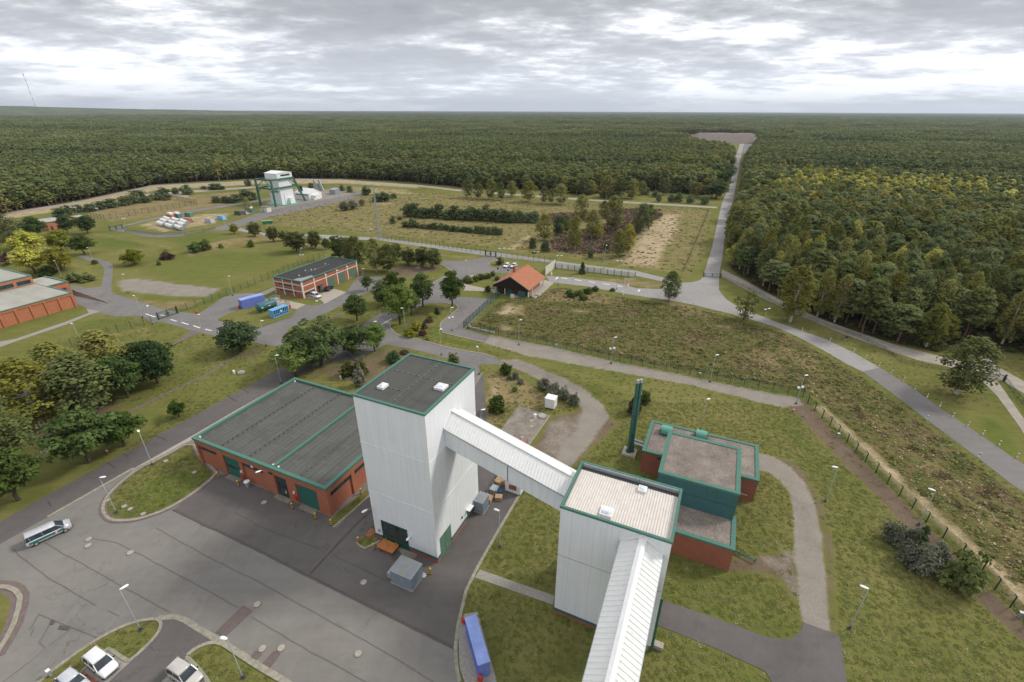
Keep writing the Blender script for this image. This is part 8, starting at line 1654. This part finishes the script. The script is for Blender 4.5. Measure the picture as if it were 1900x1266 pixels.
one = [(1080, 508, 485, 15, 'thuja', 'thuja', 'columnar thuja in front of the white concrete wall'), (927, 491, 476, 17, 'olive_yew', 'yew_shrub', 'round dark bush beside the two white cars'), (730, 672, 648, 29, 'yew', 'yew_shrub', 'dark round yew behind the white tower roof'), (671, 697, 661, 30, 'olive_yew', 'yew_shrub', 'right of the two olive yews behind the workshop'), (647, 698, 668, 32, 'olive_yew', 'yew_shrub', 'left of the two olive yews behind the workshop'), (668, 716, 682, 24, 'grey_shrub', 'grey_shrub', 'grey green shrub touching the tower roof corner'), (750, 656, 650, 20, 'red_shrub', 'barberry_shrub', 'dark red shrub beside the round yew'),
       (938, 694, 671, 24, 'green_shrub', 'green_shrub', 'fresh green shrub where the gravel track begins'), (957, 703, 690, 14, 'grey_shrub', 'grey_shrub', 'small grey shrub below the gravel track'), (945, 704, 696, 12, 'grey_shrub', 'grey_shrub', 'smallest grey shrub below the gravel track'), (966, 712, 702, 14, 'grey_shrub', 'grey_shrub', 'grey shrub left of the grey hedge'), (955, 726, 716, 12, 'bright_shrub', 'green_shrub', 'tiny bright green shrub in the dry grass'), (922, 763, 733, 34, 'green_shrub', 'green_shrub', 'round green shrub in the dry grass beside the tower'),
       (1008, 722, 699, 28, 'grey_shrub', 'grey_shrub', 'first shrub of the grey hedge by the track'), (1028, 733, 707, 28, 'grey_shrub', 'grey_shrub', 'second shrub of the grey hedge by the track'), (1046, 741, 718, 24, 'grey_shrub', 'grey_shrub', 'third shrub of the grey hedge by the track'), (1064, 750, 730, 22, 'grey_shrub', 'grey_shrub', 'last shrub of the grey hedge by the track'),
       (842, 674, 652, 22, 'olive_shrub', 'willow_shrub', 'pale willow shrub beside the lane lamp'), (1176, 766, 738, 26, 'red_shrub', 'rose_shrub', 'reddish shrub behind the green chimney'), (1194, 748, 722, 24, 'green_shrub', 'green_shrub', 'dark green shrub behind the green chimney'),
       (1656, 1004, 972, 44, 'grey_shrub', 'grey_shrub', 'upper left grey shrub at the right fence'), (1688, 1008, 978, 34, 'grey_shrub', 'grey_shrub', 'upper right grey shrub at the right fence'), (1708, 1004, 974, 26, 'spruce', 'spruce_shrub', 'small dark conifer among the grey shrubs'), (1682, 1044, 1004, 46, 'grey_shrub', 'grey_shrub', 'lower left grey shrub at the right fence'), (1712, 1062, 1018, 50, 'grey_shrub', 'grey_shrub', 'large lower grey shrub at the right fence'), (1736, 1050, 1010, 40, 'grey_shrub', 'grey_shrub', 'lower right grey shrub at the right fence'), (1772, 1090, 1024, 66, 'olive_shrub', 'yellow_shrub', 'big yellow green shrub right of the grey shrubs'),
       (811, 583, 570, 14, 'spruce', 'spruce_shrub', 'small conifer in the kerbed shrub bed'), (801, 588, 582, 16, 'yellow_shrub', 'yellow_shrub', 'low yellow shrub beside the small conifer'), (773, 612, 596, 22, 'yellow_shrub', 'yellow_shrub', 'yellow green shrub in the kerbed bed'), (760, 624, 611, 22, 'yellow_shrub', 'yellow_shrub', 'low yellow green shrub nearest the lane kerb'), (787, 609, 599, 14, 'red_shrub', 'barberry_shrub', 'upper dark red shrub of the kerbed bed'), (784, 622, 612, 18, 'red_shrub', 'barberry_shrub', 'lower dark red shrub of the kerbed bed'), (796, 597, 591, 18, 'red_shrub', 'barberry_shrub', 'middle dark red shrub of the kerbed bed'), (794, 630, 622, 12, 'yellow_shrub', 'yellow_shrub', 'small turning shrub at the lane side of the bed'),
       (364, 470, 452, 26, 'green_shrub', 'green_shrub', 'left dark bush on the grassy bank'), (382, 466, 447, 22, 'green_shrub', 'green_shrub', 'right dark bush on the grassy bank'), (310, 481, 467, 26, 'red_shrub', 'rose_shrub', 'reddish bush in front of the grassy bank'), (466, 458, 445, 16, 'bright_shrub', 'green_shrub', 'fresh green bush below the far lime row'), (411, 461, 452, 10, 'bright_shrub', 'green_shrub', 'small fresh bush on the grassy bank'), (295, 492, 485, 9, 'green_shrub', 'green_shrub', 'small bush at the foot of the grassy bank'),
       (140, 522, 503, 26, 'olive_shrub', 'olive_shrub', 'left low shrub on the mound slope'), (162, 522, 508, 28, 'olive_shrub', 'olive_shrub', 'right low shrub on the mound slope'), (90, 512, 492, 30, 'green_shrub', 'green_shrub', 'dark shrub under the brightest yellow maple'), (20, 492, 470, 34, 'red_shrub', 'smoke_bush', 'purple grey bush left of the yellow maples'), (72, 498, 490, 16, 'red_shrub', 'smoke_bush', 'dark red bush under the yellow maples'), (176, 490, 482, 12, 'olive_shrub', 'olive_shrub', 'small shrub at the curved lane'), (905, 541, 529, 14, 'yew', 'yew_shrub', 'dark bush at the left gatehouse column'), (922, 520, 512, 12, 'yew', 'yew_shrub', 'dark bush at the gatehouse roof edge'), (1136, 540, 534, 12, 'green_shrub', 'green_shrub', 'small bush at the foot of the tall twin lamp mast')]
for s_ in one: T_(*s_[:4], s_[4], s_[5], s_[6], 'shrub', part='foliage')
bushes([(862, 524, 515, 14), (872, 525, 514, 16), (883, 521, 511, 16), (894, 518, 508, 16), (905, 516, 506, 16), (914, 512, 503, 12), (868, 518, 511, 14)], 'olive_shrub', 'bed_shrub', 'low olive shrub of the bed inside the pale footpath', 'shrub bed beside the gatehouse'); bushes([(1060, 551, 541, 18), (1075, 549, 538, 20), (1090, 544, 534, 20), (1104, 540, 531, 16), (1082, 556, 548, 18), (1056, 545, 538, 14)], 'green_shrub', 'meadow_shrub', 'low green bramble at the top of the meadow', 'brambles at the top of the meadow')

# ---------------------------------------------------------------- meadow growth (uncountable)
def tuft(mat, var, n=16, h=0.55, w=0.5, leaf=0.30, up=0.5):
    rng = np.random.default_rng(var * 7 + n + len(mat)); an = rng.random(n) * 6.28; r = np.sqrt(rng.random(n)) * w
    C = np.stack([r * np.cos(an), r * np.sin(an), rng.random(n) * h * (1 - 0.5 * r / w) + 0.05], 1); Nn = unit(rng.normal(size=(n, 3)) + np.array([0, 0, up])); return quads_mesh('tuft', C, Nn, leaf * (0.6 + rng.random(n) * 0.8), rng.random(n), [M[mat]], rng=rng)
def weeds():
    rng = np.random.default_rng(21); poly = PX(COVER[0][3]); dry = [PX(c[3]) for c in COVER if c[0] in (DRY,)]; sand = [PX(c[3]) for c in COVER if c[0] == SAND]
    allm = [tuft('weed_green', v, up=1.2) for v in range(3)] + [tuft('weed_brown', v, up=1.2) for v in range(3)] + [tuft('weed_straw', v, 14, 0.5, 0.45, 0.26) for v in range(2)] + [tuft('weed_brown', 9, 30, 1.1, 0.9, 0.40), tuft('weed_green', 9, 30, 1.0, 0.9, 0.40)]
    coll = proto_collection('weeds', allm)
    q = jgrid(-10, 215, 25, 185, 0.85, rng); e = poly_dist(q[:, 0], q[:, 1], poly); q = q[e > 0.4]
    n1 = np.sin(q[:, 0] * 0.23 + 1.7 * np.sin(q[:, 1] * 0.11)) + np.sin(q[:, 1] * 0.31 + 1.3 * np.sin(q[:, 0] * 0.17)) + rng.normal(size=len(q)) * 0.7
    keep = rng.random(len(q)) < 0.62
    for s in sand: keep &= ~((poly_dist(q[:, 0], q[:, 1], s) > -0.3) & (rng.random(len(q)) < 0.93))
    q = q[keep]; n1 = n1[keep]; n = len(q); isd = np.zeros(n, bool)
    for d_ in dry: isd |= poly_dist(q[:, 0], q[:, 1], d_) > 0
    u = rng.random(n); k = np.where(n1 > 1.0, rng.integers(3, 6, n), rng.integers(0, 3, n)); k = np.where(isd & (u < 0.55), rng.integers(6, 8, n), k); k = np.where(isd & (u > 0.95), 8, k); k = np.where(~isd & (u > 0.97), 9, k); k = np.where(~isd & (u < 0.05), rng.integers(6, 8, n), k)
    s_ = rng.uniform(0.6, 1.35, n); sc_ = np.column_stack([s_, s_, s_ * rng.uniform(0.22, 0.6, n)])
    scatter('meadow_growth', coll, np.column_stack([q, ground_h(q[:, 0], q[:, 1])]), rng.uniform(0, 6.28, n), sc_, k, 'rough overgrown meadow of weeds and dry stalks', 'meadow')
    # heath and rough grass of the far field
    hp = [PX(c[3]) for c in COVER if c[0] == HEATH]; q = jgrid(20, 160, 170, 420, 1.5, rng); e = np.maximum(poly_dist(q[:, 0], q[:, 1], hp[0]), poly_dist(q[:, 0], q[:, 1], hp[1]) - 6 * rng.random(len(q))); q = q[e > 0]; n = len(q); s_ = rng.uniform(0.8, 1.6, n)
    scatter('heath', proto_collection('heath', [tuft('heather', v, 16, 0.5, 0.7, 0.45) for v in range(3)]), np.column_stack([q, np.zeros(n)]), rng.uniform(0, 6.28, n), np.column_stack([s_, s_, s_ * 0.8]), rng.integers(0, 3, n), 'reddish brown heather under the birch clump', 'heath')
    far = PX([c for c in COVER if c[0] == DRY and c[2] == 9][0][3]); q = jgrid(-200, 160, 160, 420, 2.6, rng); e = poly_dist(q[:, 0], q[:, 1], far); hm = [p_ for p_ in hp]; ok = (e > 2) & (rng.random(len(q)) < 0.45)
    for px in ([(700, 440), (900, 465), (1030, 482), (1235, 514), (1240, 528), (1030, 492), (900, 477), (700, 450)],): ok &= poly_dist(q[:, 0], q[:, 1], PX(px)) < -0.5
    q = q[ok]; n = len(q); s_ = rng.uniform(0.7, 1.7, n)
    scatter('rough_grass', proto_collection('rough', [tuft('weed_straw', 3, 14, 0.5, 0.6, 0.35), tuft('weed_green', 4, 14, 0.5, 0.6, 0.35), tuft('weed_brown', 5, 14, 0.5, 0.6, 0.35)]), np.column_stack([q, np.zeros(n)]), rng.uniform(0, 6.28, n), np.column_stack([s_, s_, s_ * 0.35]), np.where(rng.random(n) < 0.65, 1, 0), 'dry rough grass of the far field', 'grass')
weeds()
def lawn():
    rng = np.random.default_rng(33); st = 0.70
    q = np.vstack([jgrid(-75, 95, 26, 92, st, rng), jgrid(-130, 150, 92, 150, st * 2.0, rng)])
    d = q[:, 1] * FW[1] - (-CAM_H) * FW[2] * -1; ok = np.abs(q[:, 0]) < 1.2 * (q[:, 1] * 0.9 + 27)
    q = q[ok]; ok = np.ones(len(q), bool)
    for poly in PAVED:
        A_ = np.asarray(poly); bb = (q[:, 0] > A_[:, 0].min() - 1) & (q[:, 0] < A_[:, 0].max() + 1) & (q[:, 1] > A_[:, 1].min() - 1) & (q[:, 1] < A_[:, 1].max() + 1)
        if not bb.any(): continue
        ins = np.zeros(len(q), bool); ins[bb] = poly_dist(q[bb, 0], q[bb, 1], poly) > -0.25
        for hl in PAVED_HOLES:
            H_ = np.asarray(hl)
            if ins.any(): k = np.where(ins)[0]; ins[k] &= ~(poly_dist(q[k, 0], q[k, 1], hl) > 0.3)
        ok &= ~ins
    for c, wgt, f, px in COVER:
        if c in (GRAV, DIRT, SAND, MEAD) and wgt > 0.5: k = np.where(ok)[0]; ok[k] &= ~((poly_dist(q[k, 0], q[k, 1], PX(px)) > -0.3) & (rng.random(len(k)) < (1.0 if c != DIRT else 0.9)))
    q = q[ok]
    n1 = np.sin(q[:, 0] * 0.5 + 2 * np.sin(q[:, 1] * 0.23)) + np.sin(q[:, 1] * 0.61 + 1.7 * np.sin(q[:, 0] * 0.31)) + rng.normal(size=len(q)) * 0.8
    n = len(q); s_ = rng.uniform(0.6, 1.3, n)
    ms = [tuft('lawn_green', v, 12, 0.03, 0.36, 0.13, 7) for v in range(3)] + [tuft('lawn_dry', v, 12, 0.03, 0.36, 0.13, 7) for v in range(2)] + [tuft('lawn_fresh', v, 14, 0.03, 0.38, 0.13, 7) for v in range(2)]
    u = rng.random(n); k = np.where(u < 0.62, rng.integers(0, 3, n), np.where(u < 0.86, rng.integers(3, 5, n), rng.integers(5, 7, n))); k = np.where(n1 > 1.9, 5, k)
    scatter('lawn_grass', proto_collection('lawn', ms), np.column_stack([q, ground_h(q[:, 0], q[:, 1])]), rng.uniform(0, 6.28, n), np.column_stack([s_, s_, s_]), k, 'short tufted lawn grass around the buildings', 'grass')
M['lawn_green'] = leafm('lawn_green', (0.160, 0.168, 0.048), 0.18, 0.2); M['lawn_dry'] = leafm('lawn_dry', (0.23, 0.205, 0.082), 0.2, 0.2); M['lawn_fresh'] = leafm('lawn_fresh', (0.138, 0.168, 0.040), 0.2, 0.2)
lawn()

# ---------------------------------------------------------------- air
def haze():
    m = bpy.data.materials.new('haze'); m.use_nodes = True; t = m.node_tree; t.nodes.clear(); o = t.nodes.new('ShaderNodeOutputMaterial'); v = t.nodes.new('ShaderNodeVolumePrincipled')
    v.inputs['Color'].default_value = (0.80, 0.88, 1.0, 1); v.inputs['Density'].default_value = 5.0e-5; v.inputs['Anisotropy'].default_value = 0.2; t.links.new(v.outputs[0], o.inputs['Volume'])
    b = MB().box(-46000, 46000, -2000, 32000, -3, 380).build('haze', m); props(b, 'thin bluish summer haze over the plain', 'haze', kind='stuff')
haze()
